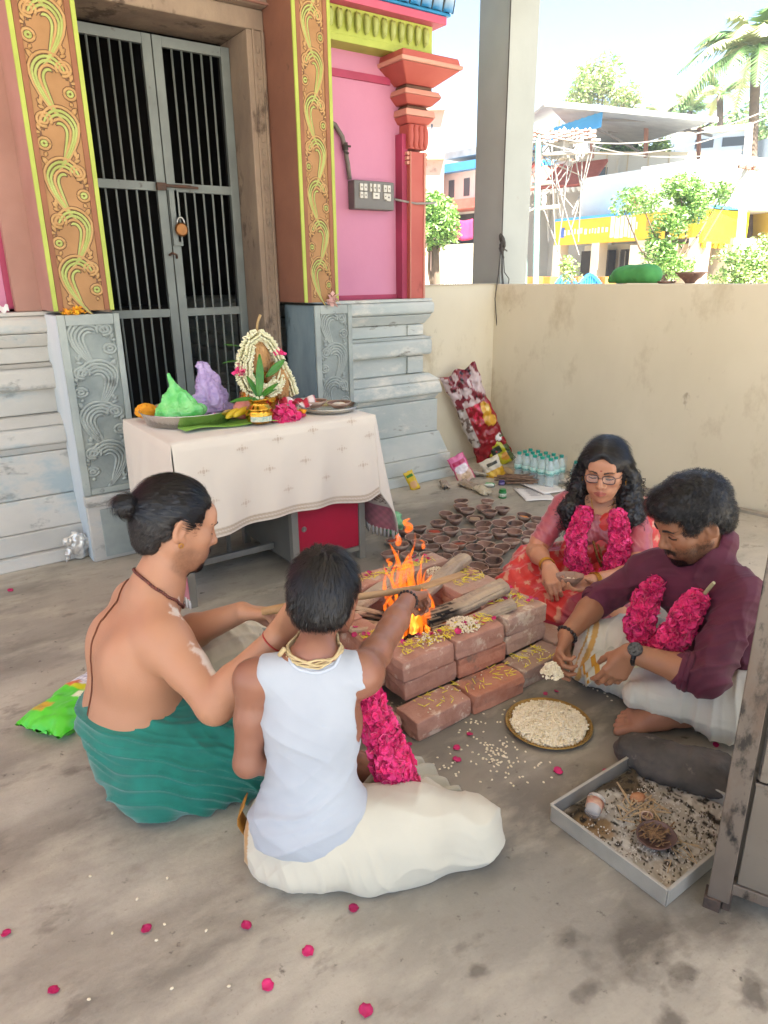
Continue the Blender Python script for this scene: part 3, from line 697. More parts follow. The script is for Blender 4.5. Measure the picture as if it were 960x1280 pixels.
m = MB(); m.bb(-.2, 3.2, 6.4, 6.5, 0, 3.2); m.bb(-.3, -.2, 4.31, 6.5, 0, 3.2); m.bb(3.1, 3.2, 4.51, 6.5, 0, 3.2); m.bb(-.3, 3.2, 4.31, 6.5, 3.2, 3.3); m.bb(-.2, .97, 4.505, 4.6, 0, 3.2); m.bb(2.035, 3.1, 4.51, 4.6, 0, 3.2)
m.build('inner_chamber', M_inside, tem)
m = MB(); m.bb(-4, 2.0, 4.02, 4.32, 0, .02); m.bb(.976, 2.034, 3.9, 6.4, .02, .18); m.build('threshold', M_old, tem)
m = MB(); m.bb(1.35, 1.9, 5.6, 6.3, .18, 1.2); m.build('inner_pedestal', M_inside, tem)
# double gate
gt = empty('metal_gate', (1.485, 4.19, .18), 'grey iron barred double gate chained shut in the temple doorway', 'gate')
def leaf(x0, x1):
    m = MB(); y0, y1 = 4.175, 4.205
    m.bb(x0, x0+.05, y0, y1, .2, 2.62); m.bb(x1-.05, x1, y0, y1, .2, 2.62)
    for z, hh in ((2.57, .05), (1.865, .045), (1.19, .045), (.55, .045), (.2, .05)): m.bb(x0+.05, x1-.05, y0+.002, y1-.002, z, z+hh)
    o = m.build('gate_leaf', M_gate, gt, bevel=.002)
    n = 5
    for i in range(n):
        x = x0+.05+(x1-x0-.1)*(i+1)/(n+1)
        m = MB(); m.tube([(x, 4.19, .22), (x, 4.19, 2.6)], .0065, 8); m.build('bar', M_gate, o, smooth=True)
leaf(1.05, 1.482); leaf(1.488, 1.922)
m = MB(); m.bb(1.43, 1.62, 4.155, 4.173, 1.885, 1.90); m.bb(1.425, 1.475, 4.145, 4.174, 1.868, 1.905); m.tube([(1.44, 4.15, 1.893), (1.66, 4.15, 1.888)], .007, 6); m.bb(1.52, 1.535, 4.158, 4.174, 1.60, 1.87)
m.build('slide_bolt', mat('rusty_iron', '#5b3d2e', '#4a3c34', rough=.8, scale=20), gt)
m = MB(); m.bb(1.49, 1.545, 4.158, 4.174, 1.58, 1.87); m.build('hasp_plate', M_gate, gt)
m = MB(); m.tube([(1.46, 4.165, 1.53), (1.47, 4.14, 1.54), (1.49, 4.135, 1.53), (1.50, 4.16, 1.515)], .007, 6); m.build('hook', mat('rusty_iron', ''), gt)
pk = empty('padlock', (1.535, 4.14, 1.66), 'small round brass padlock hanging on the grey gate', 'padlock')
m = MB(); m.lathe([(0,-.014),(.03,-.014),(.037,-.008),(.037,.008),(.03,.014),(0,.014)], (1.535, 4.14, 1.665), 18, rotm(RAD(90))); m.build('lock_body', mat('old_brass', '#8f5f33', '#7a5330', rough=.4, metal=.7, scale=30), pk, smooth=False, bevel=.002)
m = MB(); m.tube([(1.535+.022*math.cos(a), 4.14, 1.695+.035*math.sin(a)) for a in np.linspace(0, math.pi, 10)], .0055, 8); m.build('shackle', mat('steel', '#a9a9a6', rough=.3, metal=.9), pk, smooth=True)
# switchboard and pipes
sw = empty('switchboard', (2.72, 3.97, 1.84), 'grey switch box with white switches and sockets on the pink wall', 'switchboard')
M_swg = mat('switch_box_grey', '#6e6a66', '#625f5b', rough=.5, scale=6); M_sww = mat('switch_white', '#c9c5bb', '#bdb8ad', rough=.4, scale=8)
m = MB(); m.bb(2.575, 2.88, 3.925, 3.999, 1.80, 1.965); m.build('box', M_swg, sw, bevel=.006)
for i, (x, z, ww, hh) in enumerate([(2.605,1.93,.024,.04),(2.635,1.93,.024,.04),(2.605,1.885,.024,.036),(2.635,1.885,.024,.036),(2.675,1.93,.014,.045),(2.705,1.93,.022,.045),(2.735,1.93,.022,.045),(2.785,1.93,.024,.04),(2.815,1.93,.024,.04),(2.715,1.885,.05,.036),(2.785,1.885,.02,.036),(2.81,1.88,.034,.044)]):
    m = MB(); m.box((x+.02, 3.921, z-.005), (ww, .01, hh)); o = m.build('switch', M_sww, sw, bevel=.002)
    m = MB(); m.box((x+.02, 3.9145, z-.005), (ww*.3, .003, hh*.2)); m.build('slot', M_swg, o)
cd = empty('conduit_pipe', (2.66, 3.98, 2.0), 'bent grey conduit rising from the switch box on the pink wall', 'pipe')
M_pipe = mat('dirty_grey_pvc', '#6f675e', '#5d564f', rough=.6, scale=20)
m = MB(); m.tube([(2.27,3.985,2.27),(2.40,3.98,2.285),(2.48,3.975,2.26),(2.53,3.975,2.20),(2.55,3.975,2.13),(2.565,3.975,2.05),(2.575,3.975,1.968)], .0145, 10); m.build('bent_pipe', M_pipe, cd, smooth=True)
m = MB(); m.tube([(2.545,3.975,2.17),(2.55,3.975,2.13)], .019, 10); m.tube([(2.53,3.96,2.15),(2.575,3.955,2.15)], .006, 6); m.tube([(2.53,3.96,2.12),(2.56,3.955,2.11)], .006, 6); m.build('pipe_tie', mat('dark_tape', '#3b352f', rough=.8), cd)
c2 = MB(); c2.tube([(2.88,3.96,1.875),(2.96,3.93,1.86),(3.03,3.885,1.845),(3.12,3.875,1.85),(3.2,3.9,1.86)], .007, 8)
c2.build('short_cable', mat('grey_cable', '#8f8a84', rough=.6), smooth=True, label='thin grey cable from the switch box across the red pillar', cat='cable')
c3 = MB(); c3.tube([(2.28,3.84,2.72),(2.34,3.74,2.86),(2.42,3.72,2.93),(2.50,3.70,3.0),(2.6,3.68,3.05)], .018, 10)
c3.build('roof_pipe', M_pipe, smooth=True, label='grey pipe slanting past the cornice petals above the pilaster', cat='pipe')
# ================================================================ puja table
M_desk = mat('desk_grey_metal', '#8d8a80', '#807d73', rough=.5, scale=6, metal=.2); M_door = mat('crimson_door', '#b01c3a', '#a31934', rough=.4, scale=4); M_deskin = mat('desk_board', '#6f6d66', '#65635d', rough=.7, scale=4)
tb = empty('desk', (1.41, 3.1, 0), 'grey metal desk with a crimson cupboard door under the white cloth', 'desk')
m = MB(); m.bb(.91, 1.91, 2.80, 3.44, .735, .752); m.build('desk_top', M_deskin, tb)
for x, y in ((.93, 2.82), (.93, 3.42), (1.47, 2.845), (1.857, 2.845), (1.857, 3.42), (1.47, 3.42)):
    m = MB(); m.bb(x-.018, x+.018, y-.018, y+.018, 0, .735); m.build('leg', M_desk, tb, bevel=.003)
m = MB(); m.bb(.95, 1.45, 3.03, 3.055, .09, .12); m.build('foot_rail', M_desk, tb, bevel=.002); m = MB(); m.bb(.93, .945, 2.84, 3.40, .09, .12); m.build('foot_rail', M_desk, tb)
m = MB(); m.bb(1.455, 1.468, 2.865, 3.40, .07, .73); m.bb(1.86, 1.873, 2.865, 3.40, .07, .73); m.bb(1.469, 1.859, 2.87, 3.40, .05, .07); m.bb(1.469, 1.859, 3.39, 3.40, .07, .73); m.build('cupboard', M_deskin, tb)
m = MB(); m.bb(1.489, 1.838, 2.835, 2.85, .075, .70); dr = m.build('cupboard_door', M_door, tb, bevel=.003); m = MB(); m.bb(1.489, 1.838, 2.832, 2.86, .05, .073); m.build('door_rail', M_desk, tb)
m = MB(); m.lathe([(0,0),(.014,0),(.014,.004),(.006,.005),(.006,.001),(0,.001)], (1.52, 2.835, .235), 14, rotm(RAD(90))); m.build('lock', mat('steel', ''), dr)
m = MB(); m.bb(1.30, 1.32, 3.28, 3.30, 0, .7); m.build('inner_leg', M_desk, tb)
# cloth: one sheet over the top, hanging at the front and both ends
M_cloth = mat('cream_table_cloth', '#fff', '#ccc0b2', vcol='Col', rough=.9, scale=6, bump=.0005, bscale=300, sheen=.2)
x0, x1, y0, y1, zt_ = .90, 1.92, 2.785, 3.46, .757
def top(u, v): return np.array((x0+(x1-x0)*u, y0+(y1-y0)*v, zt_))
def front(u, v):
    """hanging front; v 0 top .. 1 hem"""
    x = x0+(x1-x0)*u; drop = .40+.015*math.sin(u*7+1)+.02*(1-u)-.03*math.exp(-((u-1)/.06)**2); w_ = v**1.3
    k_ = min(1, v*14); return np.array((x+.012*v*(u-.3), y0-.006*k_-.028*w_*(.5+.5*math.sin(u*13+.6))-.03*w_*(u > .0)*math.exp(-((u-.93)/.08)**2)-.012*w_*math.sin(u*29+2*v), zt_-.004*k_-drop*v))
def right(u, v):
    """right end; u 0 front .. 1 back, v down"""
    y = y0+(y1-y0)*u; drop = .63-.22*u+.03*math.sin(u*8); w_ = v**1.2
    k_ = min(1, v*14); return np.array((x1+.006*k_+.085*w_*(.75+.35*math.sin(u*10+1.2))+.02*w_*math.sin(u*21), y-.06*w_*(1-u)*(1-u)+.01*w_, zt_-.004*k_-drop*v))
def left(u, v):
    y = y0+(y1-y0)*u; drop = .56+.12*math.exp(-(u/.16)**2); w_ = v**1.2
    k_ = min(1, v*14); return np.array((x0-.006*k_-.045*w_*(.6+.4*math.sin(u*9+2.0))-.01*w_*math.sin(u*25)+.04*w_*math.exp(-(u/.12)**2), y+.01*w_-.06*w_*math.exp(-(u/.2)**2), zt_-.004*k_-drop*v))
tc = MB(); ncol = []
def patch(fn, nu, nv, kind):
    tc.grid(lambda u, v: tuple(fn(u, v)), nu, nv)
    for j in range(nv+1):
        for i in range(nu+1):
            u, v = i/nu, j/nv; c = np.array(srgb('#d6cbbb')); n = math.sin(u*311)*math.sin(v*173)
            if kind == 'f' and (.90 < v < .93 or .955 < v < .975): c = np.array(srgb('#b9a690'))*(.9+.15*n)
            if kind == 'f' and v > .93 and v < .955 and math.sin(u*500) > -.2: c = np.array(srgb('#c4b19a'))
            if kind in 'rl':
                d = v*(.63 if kind == 'r' else .62)
                lim = .44 if kind == 'r' else .50
                if v > .62 and v < .76 and kind == 'r' and n*math.sin(u*93+v*400) > -.25: c = np.array(srgb('#6e5346')) if math.sin(u*140+v*60)*math.sin(v*150) > 0 else np.array(srgb('#d9cdbd'))
                if v > (.79 if kind == 'r' else .84): c = np.array(srgb('#b9606f'))*(.85+.2*math.sin(u*700)*math.sin(v*600))
            ncol.append(c)
patch(top, 20, 12, 't'); patch(front, 160, 70, 'f'); patch(right, 130, 110, 'r'); patch(left, 110, 80, 'l')
cl = tc.build('table_cloth', M_cloth, smooth=True, solid=.003, label='cream printed cloth with pink fringed ends draped over the desk', cat='tablecloth'); setcol(cl, np.array(ncol))
# round the front right corner: the flaring fold that joins both hangings
m = MB()
def corner(u, v):
    a = front(.985, v*.999); b = right(0.0, v); w_ = math.sin(math.pi*u)*.03*v; vv = v
    p = a*(1-u)+b*u; return tuple(p+np.array((.6, -.8, 0))*w_)
m.grid(corner, 10, 24); o = m.build('corner_fold', mat('cream_cloth_plain', '#d6cbbb', '#d2c7ba', rough=.9, scale=6), cl, smooth=True, solid=.003)
# tassels on both ends
m = MB(); q = np.random.RandomState(2)
for fn in (right, left):
    for k in range(46 if fn is right else 40):
        u = (k+.3)/46 if fn is right else (k+.3)/40; p = fn(u, 1.0); j = q.randn(3)*.004
        m.tube([p+np.array((0,0,.006)), p+np.array((0,0,-.012))+j, p+np.array((j[0],j[1],-.042))], [.0035, .0055, .0045], 5)
m.build('tassels', mat('white_tassel', '#d8d4cf', '#c7c2bc', rough=.9, scale=40), cl, smooth=True, kind='stuff')
M_print = mat('brown_print', '#c9b8a6', '#bdab98', rough=.9, scale=90)
def motif(fn, u, v, s=1):
    m = MB(); o = fn(u, v); e = .002; du = (fn(u+e, v)-o); du = du/np.linalg.norm(du); dv = (fn(u, v-e)-o); dv /= np.linalg.norm(dv); n = np.cross(du, dv); n = n*(-1 if n[1] > 0 and fn is front else 1)
    for (a, b, ra, rb) in ((0,0,.007,.011),(-.014,.002,.004,.007),(.014,.002,.004,.007),(-.024,0,.003,.004),(.024,0,.003,.004),(0,.017,.003,.003),(0,-.016,.004,.002)):
        c = o+du*a*s+dv*b*s+n*.0035; m.add([c+du*ra*s*math.cos(t)+dv*rb*s*math.sin(t) for t in np.linspace(0, 2*math.pi, 9)[:-1]], [tuple(range(8))])
    return m.build('printed_motif', M_print, cl)
for u, v in ((.12,.30),(.30,.14),(.47,.10),(.65,.06),(.86,.03),(.42,.42),(.60,.40),(.80,.33),(.95,.22),(.30,.74),(.50,.70),(.70,.64),(.90,.55),(.15,.62)): motif(front, u, v)
for u, v in ((.12, .25), (.45, .3), (.3, .5), (.65,.2)): motif(right, u, v)
for u, v in ((.3, .2), (.6, .4), (.8, .2), (.3,.62)): motif(left, u, v)
TZ = .764
# ---------------------------------------------------------------- things on the table
M_steel = mat('plate_steel', '#dededb', '#cfcfcc', rough=.2, metal=1, scale=8)
def plate(loc, r, h, label, mt, name='plate', lip=.012, n=48, ridges=False):
    root = empty(name, loc, label, 'plate'); m = MB(); x, y, z = loc
    m.lathe([(0, .001), (r*.80, .001), (r*.86, .003), (r*.97, h*.95), (r, h), (r+.002, h-.002), (r*.99, h-.005), (r*.88, 0), (0, 0)], (x, y, z), n); m.build('dish', mt, root, smooth=True, bevel=0); return root
plate((1.135, 3.20, TZ), .222, .060, 'large shiny steel plate holding a green bag at the left end of the table', M_steel)
plate((1.80, 3.02, TZ), .150, .024, 'steel plate carrying clay bowls at the right end of the table', M_steel)
def crumple_bag(name, prims, mt, label, cat, h=.006, amp=.010, seed=0, op=None):
    s = SDF()
    for p in prims: s.p.append(p) if isinstance(p, tuple) and isinstance(p[0], str) else s.ell(*p)
    P, F = sdf_mesh(s, h, disp=lambda P, N: amp*(1-2*np.abs(fbm(P, 22, 3, seed)))-amp*.4+.4*amp*fbm(P, 60, 2, seed)); return tag(link_mesh(name, P, F, mt, smooth=False), label, cat)
M_gbag = mat('green_polythene', '#5fd268', '#9aea96', rough=.25, scale=14, alpha=.72, spec=.7)
s = SDF(); s.ell((1.11, 3.18, TZ+.055), (.098, .080, .035), k=.03); s.cap((1.11, 3.18, TZ+.05), (1.09, 3.19, TZ+.165), .080, .010, .02); s.cap((1.085, 3.2, TZ+.15), (1.06, 3.21, TZ+.22), .012, .006, .03); s.cap((1.02, 3.16, TZ+.05), (1.07, 3.19, TZ+.18), .05, .014, .02)
P, F = sdf_mesh(s, .004, disp=lambda P, N: .009*(1-3*np.abs(vnoise(P*np.array((1, 1, .35)), 22)))+.0025*(1-3*np.abs(vnoise(P, 60, 4)))-.003); link_mesh('plastic_bag', P, F, M_gbag, smooth=True); tag(bpy.context.scene.collection.objects[-1], 'crumpled bright green plastic bag standing in the steel plate', 'bag')
M_pbag = mat('lilac_polythene', '#b39ad0', '#c9b2e0', rough=.3, scale=12, alpha=.82, spec=.7)
s = SDF(); s.ell((1.29, 3.29, TZ+.075), (.085, .07, .08), k=.03); s.ell((1.285, 3.30, TZ+.15), (.055, .05, .05), k=.03); s.cap((1.28, 3.30, TZ+.17), (1.265, 3.31, TZ+.235), .032, .025, .03); s.cap((1.22, 3.27, TZ+.05), (1.19, 3.27, TZ+.09), .03, .02, .03)
P, F = sdf_mesh(s, .005, disp=lambda P, N: .012*(1-3*np.abs(vnoise(P*np.array((1, 1, .4)), 26, 9)))+.004*(1-3*np.abs(vnoise(P, 60, 4)))-.005); tag(link_mesh('plastic_bag', P, F, M_pbag, smooth=True), 'rumpled lilac plastic bag standing behind the bananas', 'bag')
blossoms = None
def petals_heap(name, c, r, n, size, cols, h, seed, label=None, cat=None, parent=None):
    q = np.random.RandomState(seed); m = MB()
    for _ in range(n):
        a = q.rand()*6.28; d = r*math.sqrt(q.rand()); z = h*(1-(d/r)**2)*q.rand(); m.cur = q.randint(len(cols)); p = np.array((c[0]+d*math.cos(a), c[1]+d*math.sin(a)*.8, c[2]+z)); n_ = nrm(q.randn(3)+np.array((0, 0, 1.2))); t = nrm(np.cross(n_, q.randn(3))); b = np.cross(n_, t); s_ = size*(.6+.8*q.rand())
        m.add([p-t*s_*.2, p+t*s_*.4+b*s_*.5+n_*s_*.2, p+t*s_+n_*s_*.35, p+t*s_*.4-b*s_*.5+n_*s_*.2], [(0, 1, 2, 3)])
    o = m.build(name, cols, parent, solid=.001, label=label, cat=cat); o['kind'] = 'stuff' if parent is not None else 'thing'; return o
M_rose = mat('magenta_petal', '#e01a6c', '#cc1560', rough=.55, scale=40, sheen=.3); M_rose2 = mat('deep_pink_petal', '#ee3a88', '#dd2874', rough=.55, scale=40, sheen=.3)
M_jas = mat('jasmine_petal', '#e6e2c4', '#d5d2a6', rough=.6, scale=40); M_leaf = mat('mango_leaf', '#3f7d22', '#2f6a1a', rough=.4, scale=30, spots='#6da53a', spot_t=.66, spot_s=20); M_or = mat('marigold', '#e08a12', '#eaa21f', rough=.7, scale=60, bump=.003, bscale=160)
petals_heap('petal_heap', (1.245, 3.12, TZ+.004), .06, 90, .016, [M_rose, M_rose2], .014, 3, 'magenta petals heaped in the steel plate beside the green bag', 'flowers')
petals_heap('jasmine_heap', (1.02, 3.25, TZ+.006), .055, 150, .012, [M_jas], .03, 4, 'loose cream jasmine in the steel plate left of the green bag', 'flowers')
s = SDF(); s.ell((.975, 3.33, TZ+.045), (.052, .045, .035)); P, F = sdf_mesh(s, .004, disp=lambda P, N: .004*fbm(P, 90, 2)); tag(link_mesh('marigold', P, F, M_or, smooth=True), 'orange marigold head on the far left edge of the steel plate', 'flower')
petals_heap('rose_bunch', (1.515, 2.945, TZ), .078, 210, .026, [M_rose, M_rose2], .075, 6, 'bunch of bright magenta roses beside the front brass pot', 'flowers')
petals_heap('orange_flower', (1.60, 2.965, TZ), .025, 30, .022, [M_or], .05, 8, 'single orange flower between the roses and the clay bowls', 'flower')
# banana leaf and bananas
m = MB(); m.grid(lambda u, v: (1.02+.42*u, 2.93+.17*v-.04*u+.02*math.sin(u*4), TZ+.004+.008*abs(v-.5)+.006*math.sin(u*9)), 14, 6); m.build('banana_leaf', mat('banana_leaf', '#6f9e3a', '#83b04a', rough=.45, scale=8, stretch=(1, 30, 1)), smooth=True, solid=.0015, label='light green banana leaf lying under the bananas at the table edge', cat='leaf')
bn = empty('banana_bunch', (1.30, 3.02, TZ), 'small yellow bananas on the leaf in front of the lilac bag', 'bananas')
for k in range(3):
    m = MB(); m.tube([(1.21+.03*k+.045*t*3, 3.03-.022*k+.02*math.sin(t*3), TZ+.022+.018*math.sin(t*math.pi)+.006*k) for t in np.linspace(0, 1, 9)], [.006,.014,.017,.018,.018,.017,.014,.009,.005], 8); m.build('banana', mat('banana_skin', '#c9a41c', '#d8b931', rough=.5, scale=20, spots='#7d8a26', spot_t=.62, spot_s=12), bn, smooth=True)
M_brass = mat('polished_brass', '#c99a3c', '#b8862c', rough=.2, metal=1, scale=20)
b = MB(); b.lathe([(0,0),(.026,0),(.024,.006),(.010,.012),(.008,.03),(.022,.034),(.026,.04),(.012,.075),(.006,.085),(.010,.092),(.005,.10),(.0,.108)], (1.45, 3.11, TZ), 16); b.build('hand_bell', mat('dark_brass', '#7d5a34', '#6a4a2a', rough=.35, metal=.8, scale=30), smooth=True, label='small dark brass bell between the bananas and the brass pot', cat='bell')
def pot(loc, s, label, cat='brass pot'):
    r = empty('brass_pot', loc, label, cat); m = MB()
    m.lathe([(0,0),(.030*s,0),(.046*s,.010*s),(.054*s,.028*s),(.053*s,.042*s),(.047*s,.054*s),(.050*s,.057*s),(.046*s,.061*s),(.036*s,.070*s),(.034*s,.080*s),(.040*s,.088*s),(.048*s,.094*s),(.046*s,.097*s),(.034*s,.090*s),(.030*s,.080*s),(0,.076*s)], loc, 28); m.build('vessel', M_brass, r, smooth=True); return r
p1 = pot((1.37, 2.925, TZ), 1.22, 'round brass pot of mango leaves at the front edge of the table')
m = MB(); m.grid(lambda u, v: (1.37+.0545*1.22*math.sin((u-.7)*1.6), 2.925-.0548*1.22*math.cos((u-.7)*1.6)-.001, TZ+.018+.024*v), 10, 4); m.build('painted_patch', mat('enamel_patch', '#7fa39a', '#c9c2a4', rough=.4, scale=90), p1, smooth=True)
def leafm(base, d, up, L, w_, bend=.3, name='mango_leaf', root=None, mt=M_leaf):
    base = np.array(base); d = nrm(d); s_ = nrm(np.cross(d, up)); u = np.cross(s_, d); m = MB()
    m.grid(lambda a, b: tuple(base+d*L*b+s_*(a-.5)*2*w_*math.sin(math.pi*(b*.94+.03))**.8+u*(abs(a-.5)*w_*.6-bend*L*b*b)), 4, 10); return m.build(name, mt, root, smooth=True, solid=.0012)
for d, L, w_ in (((-.95, -.2, .25), .14, .015), ((-.5, -.7, .3), .10, .016), ((.10, -.1, 1.0), .20, .019), ((.7, -.1, .65), .12, .014), ((-.15, .3, .9), .12, .016), ((.95,.2,.5), .12, .010)): leafm((1.37, 2.925, TZ+.108), d, (0, -.5, 1), L, w_, .25, root=p1)
m = MB(); rice_ = [(1.37+.02*math.cos(a), 2.925+.02*math.sin(a), TZ+.118) for a in range(6)]; beads_ = [m.sphere(p, .010, 6, 4) for p in rice_]; m.build('white_buds', M_jas, p1, smooth=True)
# the tall kalash: pot, husked coconut, stick, jasmine garland, leaves
kl = empty('kalash', (1.47, 3.14, TZ), 'tall kalash pot crowned with a husked coconut and circled by a white jasmine garland', 'kalash')
m = MB(); m.lathe([(0,0),(.05,0),(.085,.03),(.10,.07),(.09,.115),(.05,.145),(.042,.17),(.042,.19),(.056,.205),(.052,.208),(.036,.19),(0,.18)], (1.47, 3.14, TZ), 28); m.build('vessel', M_brass, kl, smooth=True)
M_coir = mat('coconut_husk', '#a97b4a', '#c39a68', rough=.9, scale=10, stretch=(30, 30, 3), bump=.004, bscale=8)
s = SDF(); c0 = np.array((1.47, 3.14, TZ+.285)); s.ell(c0, (.062, .062, .085), k=.02); s.cap(c0+(0,0,.05), c0+(.012,0,.105), .038, .012, .03)
P, F = sdf_mesh(s, .004, disp=lambda P, N: .004*fbm(P*np.array((1, 1, .12)), 120, 2)); link_mesh('coconut', P, F, M_coir, kl, True); N = vnormals(P, F)
c1 = np.array((1.575, 3.13, TZ+.15)); s = SDF(); s.ell(c1, (.062, .06, .105), k=.02); P2, F2 = sdf_mesh(s, .004, disp=lambda P, N: .004*fbm(P*np.array((1, 1, .12)), 120, 2)); tag(link_mesh('coconut', P2, F2, M_coir, smooth=True), 'pale fibrous coconut leaning against the right side of the kalash', 'coconut')
m = MB(); q = np.random.RandomState(4)
for PP, cc in ((P, c0), (P2, c1)):
    for i in q.choice(len(PP), 260):
        p = PP[i]; o_ = nrm(p-cc); m.tube([p, p+o_*.006+np.array((0, 0, -.02)), p+o_*(.008+.01*q.rand())+np.array((q.randn()*.006, q.randn()*.006, -.05))], [.0011, .0009, .0003], 3, cap=False)
m.build('husk_fibre', M_coir, kl, kind='stuff')
m = MB(); m.tube([c0+(.012,0,.09), c0+(.022,0,.15), c0+(.040,0,.185)], [.008, .006, .0075], 8); m.build('husk_stick', mat('pale_twig', '#b09468', '#a08457', rough=.8, scale=30), kl, smooth=True)
def jas_rope(pts, r, n, seed, name='jasmine_garland', parent=kl):
    q = np.random.RandomState(seed); A = along(pts, n); m = MB()
    for i, p in enumerate(A):
        t = nrm(A[min(i+1, n-1)]-A[max(i-1, 0)]); a = nrm(np.cross(t, (0, .3, 1))); b = np.cross(t, a)
        for k in range(7):
            an = 6.28*k/7+i*.9; d = a*math.cos(an)+b*math.sin(an); m.tube([p+d*r*.2, p+d*r*.8+t*.003*q.randn(), p+d*r*(1.0+.3*q.rand())+t*.008*q.randn()], [.0035, .0065, .003], 4)
    return m.build(name, M_jas, parent, smooth=True, kind='stuff')
jas_rope([c0+(-.005,-.05,.10), c0+(-.055,-.04,.065), c0+(-.085,-.035,-.01), c0+(-.098,-.035,-.085), c0+(-.075,-.06,-.155), c0+(0,-.085,-.18), c0+(.06,-.075,-.16), c0+(.10,-.05,-.10)], .027, 62, 1)
jas_rope([c0+(0,-.05,.10), c0+(.045,-.045,.075), c0+(.085,-.04,.02), c0+(.12,-.04,-.06), c0+(.155,-.04,-.13), c0+(.17,-.05,-.20)], .024, 50, 2)
jas_rope([c0+(-.05,-.06,.05), c0+(-.07,-.06,-.02), c0+(-.075,-.065,-.09), c0+(-.04,-.085,-.14), c0+(.02,-.09,-.155), c0+(.06,-.08,-.13)], .022, 44, 3)
petals_heap('rose_cluster', c0+np.array((-.10, -.045, -.075)), .035, 60, .022, [M_rose, M_rose2], .04, 9, parent=kl); petals_heap('rose_cluster', c0+np.array((.10, -.05, .0)), .025, 34, .018, [M_rose, M_rose2], .03, 10, parent=kl)
leafm(c0+(0.02, -.06, -.10), (.55, -.3, .55), (0, -.8, .4), .12, .018, .3, root=kl); leafm(c0+(-.09, -.02, -.02), (-.95, -.1, .05), (0, 0, 1), .09, .014, .1, root=kl); leafm(c0+(-.05, -.06, -.07), (-.1, -.3, -.95), (0, -1, 0), .09, .014, .1, root=kl); leafm(c0+(-.03, .0, .03), (-.9, .2, .3), (0, 0, 1), .12, .013, .1, root=kl)
# pink fruit, red and white cloth, bowls with powders
s = SDF(); s.ell((1.345, 3.05, TZ+.048), (.048, .045, .048)); P, F = sdf_mesh(s, .005); tag(link_mesh('apple', P, F, mat('rosy_apple', '#a8404a', '#c98a7a', rough=.35, scale=14), smooth=True), 'rosy apple half hidden behind the front brass pot', 'fruit')
m = MB(); m.grid(lambda u, v: (1.56+.17*u, 3.05+.08*v-.02*u, TZ+.045+.022*math.sin(u*7+v*3)+.02*math.sin(v*6)-.04*(u-.5)**2), 18, 10); o = m.build('folded_towel', mat('towel_white', '#fff', vcol='Col', rough=.9), smooth=True, solid=.004, label='crumpled red and white striped towel behind the magenta roses', cat='towel'); setcol(o, np.array([srgb('#b52a3e') if (i % 19)//3 % 2 == 0 or (i//19) > 8 else srgb('#d8c9c4') for i in range(19*11)]))
exec_bowls = [((1.745, 3.07, TZ+.012), .062, .034, 'brown clay bowl of orange kumkum on the right steel plate', '#b5602e'), ((1.835, 2.985, TZ+.010), .062, .030, 'brown clay bowl of white and yellow powder at the edge of the right steel plate', '#d9d3c4')]
# ================================================================ shared small stuff: clay bowls, rice, petals
M_clay = mat('dark_clay', '#6e5246', '#8a6a5c', rough=.75, scale=14, bump=.001, bscale=90, spots2='#a89488', spot2_t=.60, spot2_s=22, spots='#3b2a24', spot_t=.60, spot_s=16, coords='object', rnd=.30)
M_clay2 = mat('worn_clay', '#7d6152', '#9a7d6c', rough=.7, scale=14, bump=.001, bscale=90, spots2='#b0a094', spot2_t=.60, spot2_s=22, spots='#33231c', spot_t=.62, spot_s=20, coords='object', rnd=.2)
M_rim = mat('dusty_clay_rim', '#b39c8c', '#95796a', rough=.85, scale=30, coords='object', rnd=.15); M_inner = mat('dark_clay_inside', '#5b4137', '#7b5c4e', rough=.7, scale=16, spots='#2f221d', spot_t=.55, spot_s=20, coords='object', rnd=.35)  # bowl insides coloured darker than the outer clay
M_rice = mat('puffed_rice', '#dccfae', '#e9dfc8', rough=.8, scale=60, spots='#c9a868', spot_t=.66, spot_s=30)
M_petal = mat('fallen_petal', '#c41a63', '#a81355', rough=.5, scale=30, rnd=.25, coords='object')
M_yel = mat('yellow_petal', '#e2cb26', '#e8dc58', rough=.6, scale=50); M_char = mat('charcoal', '#141110', '#2b2725', rough=.95, scale=30, bump=.003, bscale=60)
def clay_bowl(loc, label, r=.04, h=.026, n=18, mt=None, group=None, name='clay_lamp'):
    m = MB(); t = .0045
    prof = [(0, 0), (r*.42, 0), (r*.50, h*.12), (r*.85, h*.62), (r, h), (r-t*.4, h+.001), (r-t, h-.001), (r*.82-t, h*.62), (r*.42, h*.22), (0, h*.18)]
    m.lathe(prof, (0, 0, 0), n, wob=(lambda a, z: 1+.10*max(0, math.cos(a))**14*(z > h*.7)) if n > 8 else None)
    if n > 8:
        for k_ in range(len(m.f)): jj = k_//n; m.m[k_] = 1 if jj in (3, 4, 5) and k_ < 9*n else (2 if jj >= 6 and k_ < 9*n else 0)
        mts_ = [mt or M_clay, M_rim, M_inner]
    else: mts_ = mt or M_clay
    o = m.build(name, mts_, smooth=n > 8, org=(0, 0, 0), bevel=0 if n > 8 else .002); o.location = Vector(loc)
    return tag(o, label, 'clay lamp' if name == 'clay_lamp' else 'bowl', group)
def rice_heap(m, c, r, n, h, seed=0, sz=.0032, cone=True):
    q = np.random.RandomState(seed)
    for _ in range(n):
        a = q.rand()*6.28; d = r*math.sqrt(q.rand()); z = (h*(1-(d/r)**2) if cone else 0)*(.4+.6*q.rand())
        m.sphere((c[0]+d*math.cos(a), c[1]+d*math.sin(a), c[2]+z+sz*.4), (sz*(.8+.9*q.rand()), sz*.75, sz*.7), 5, 3, rotm(q.rand()*1.2, q.rand()*1.2, q.rand()*6.28))
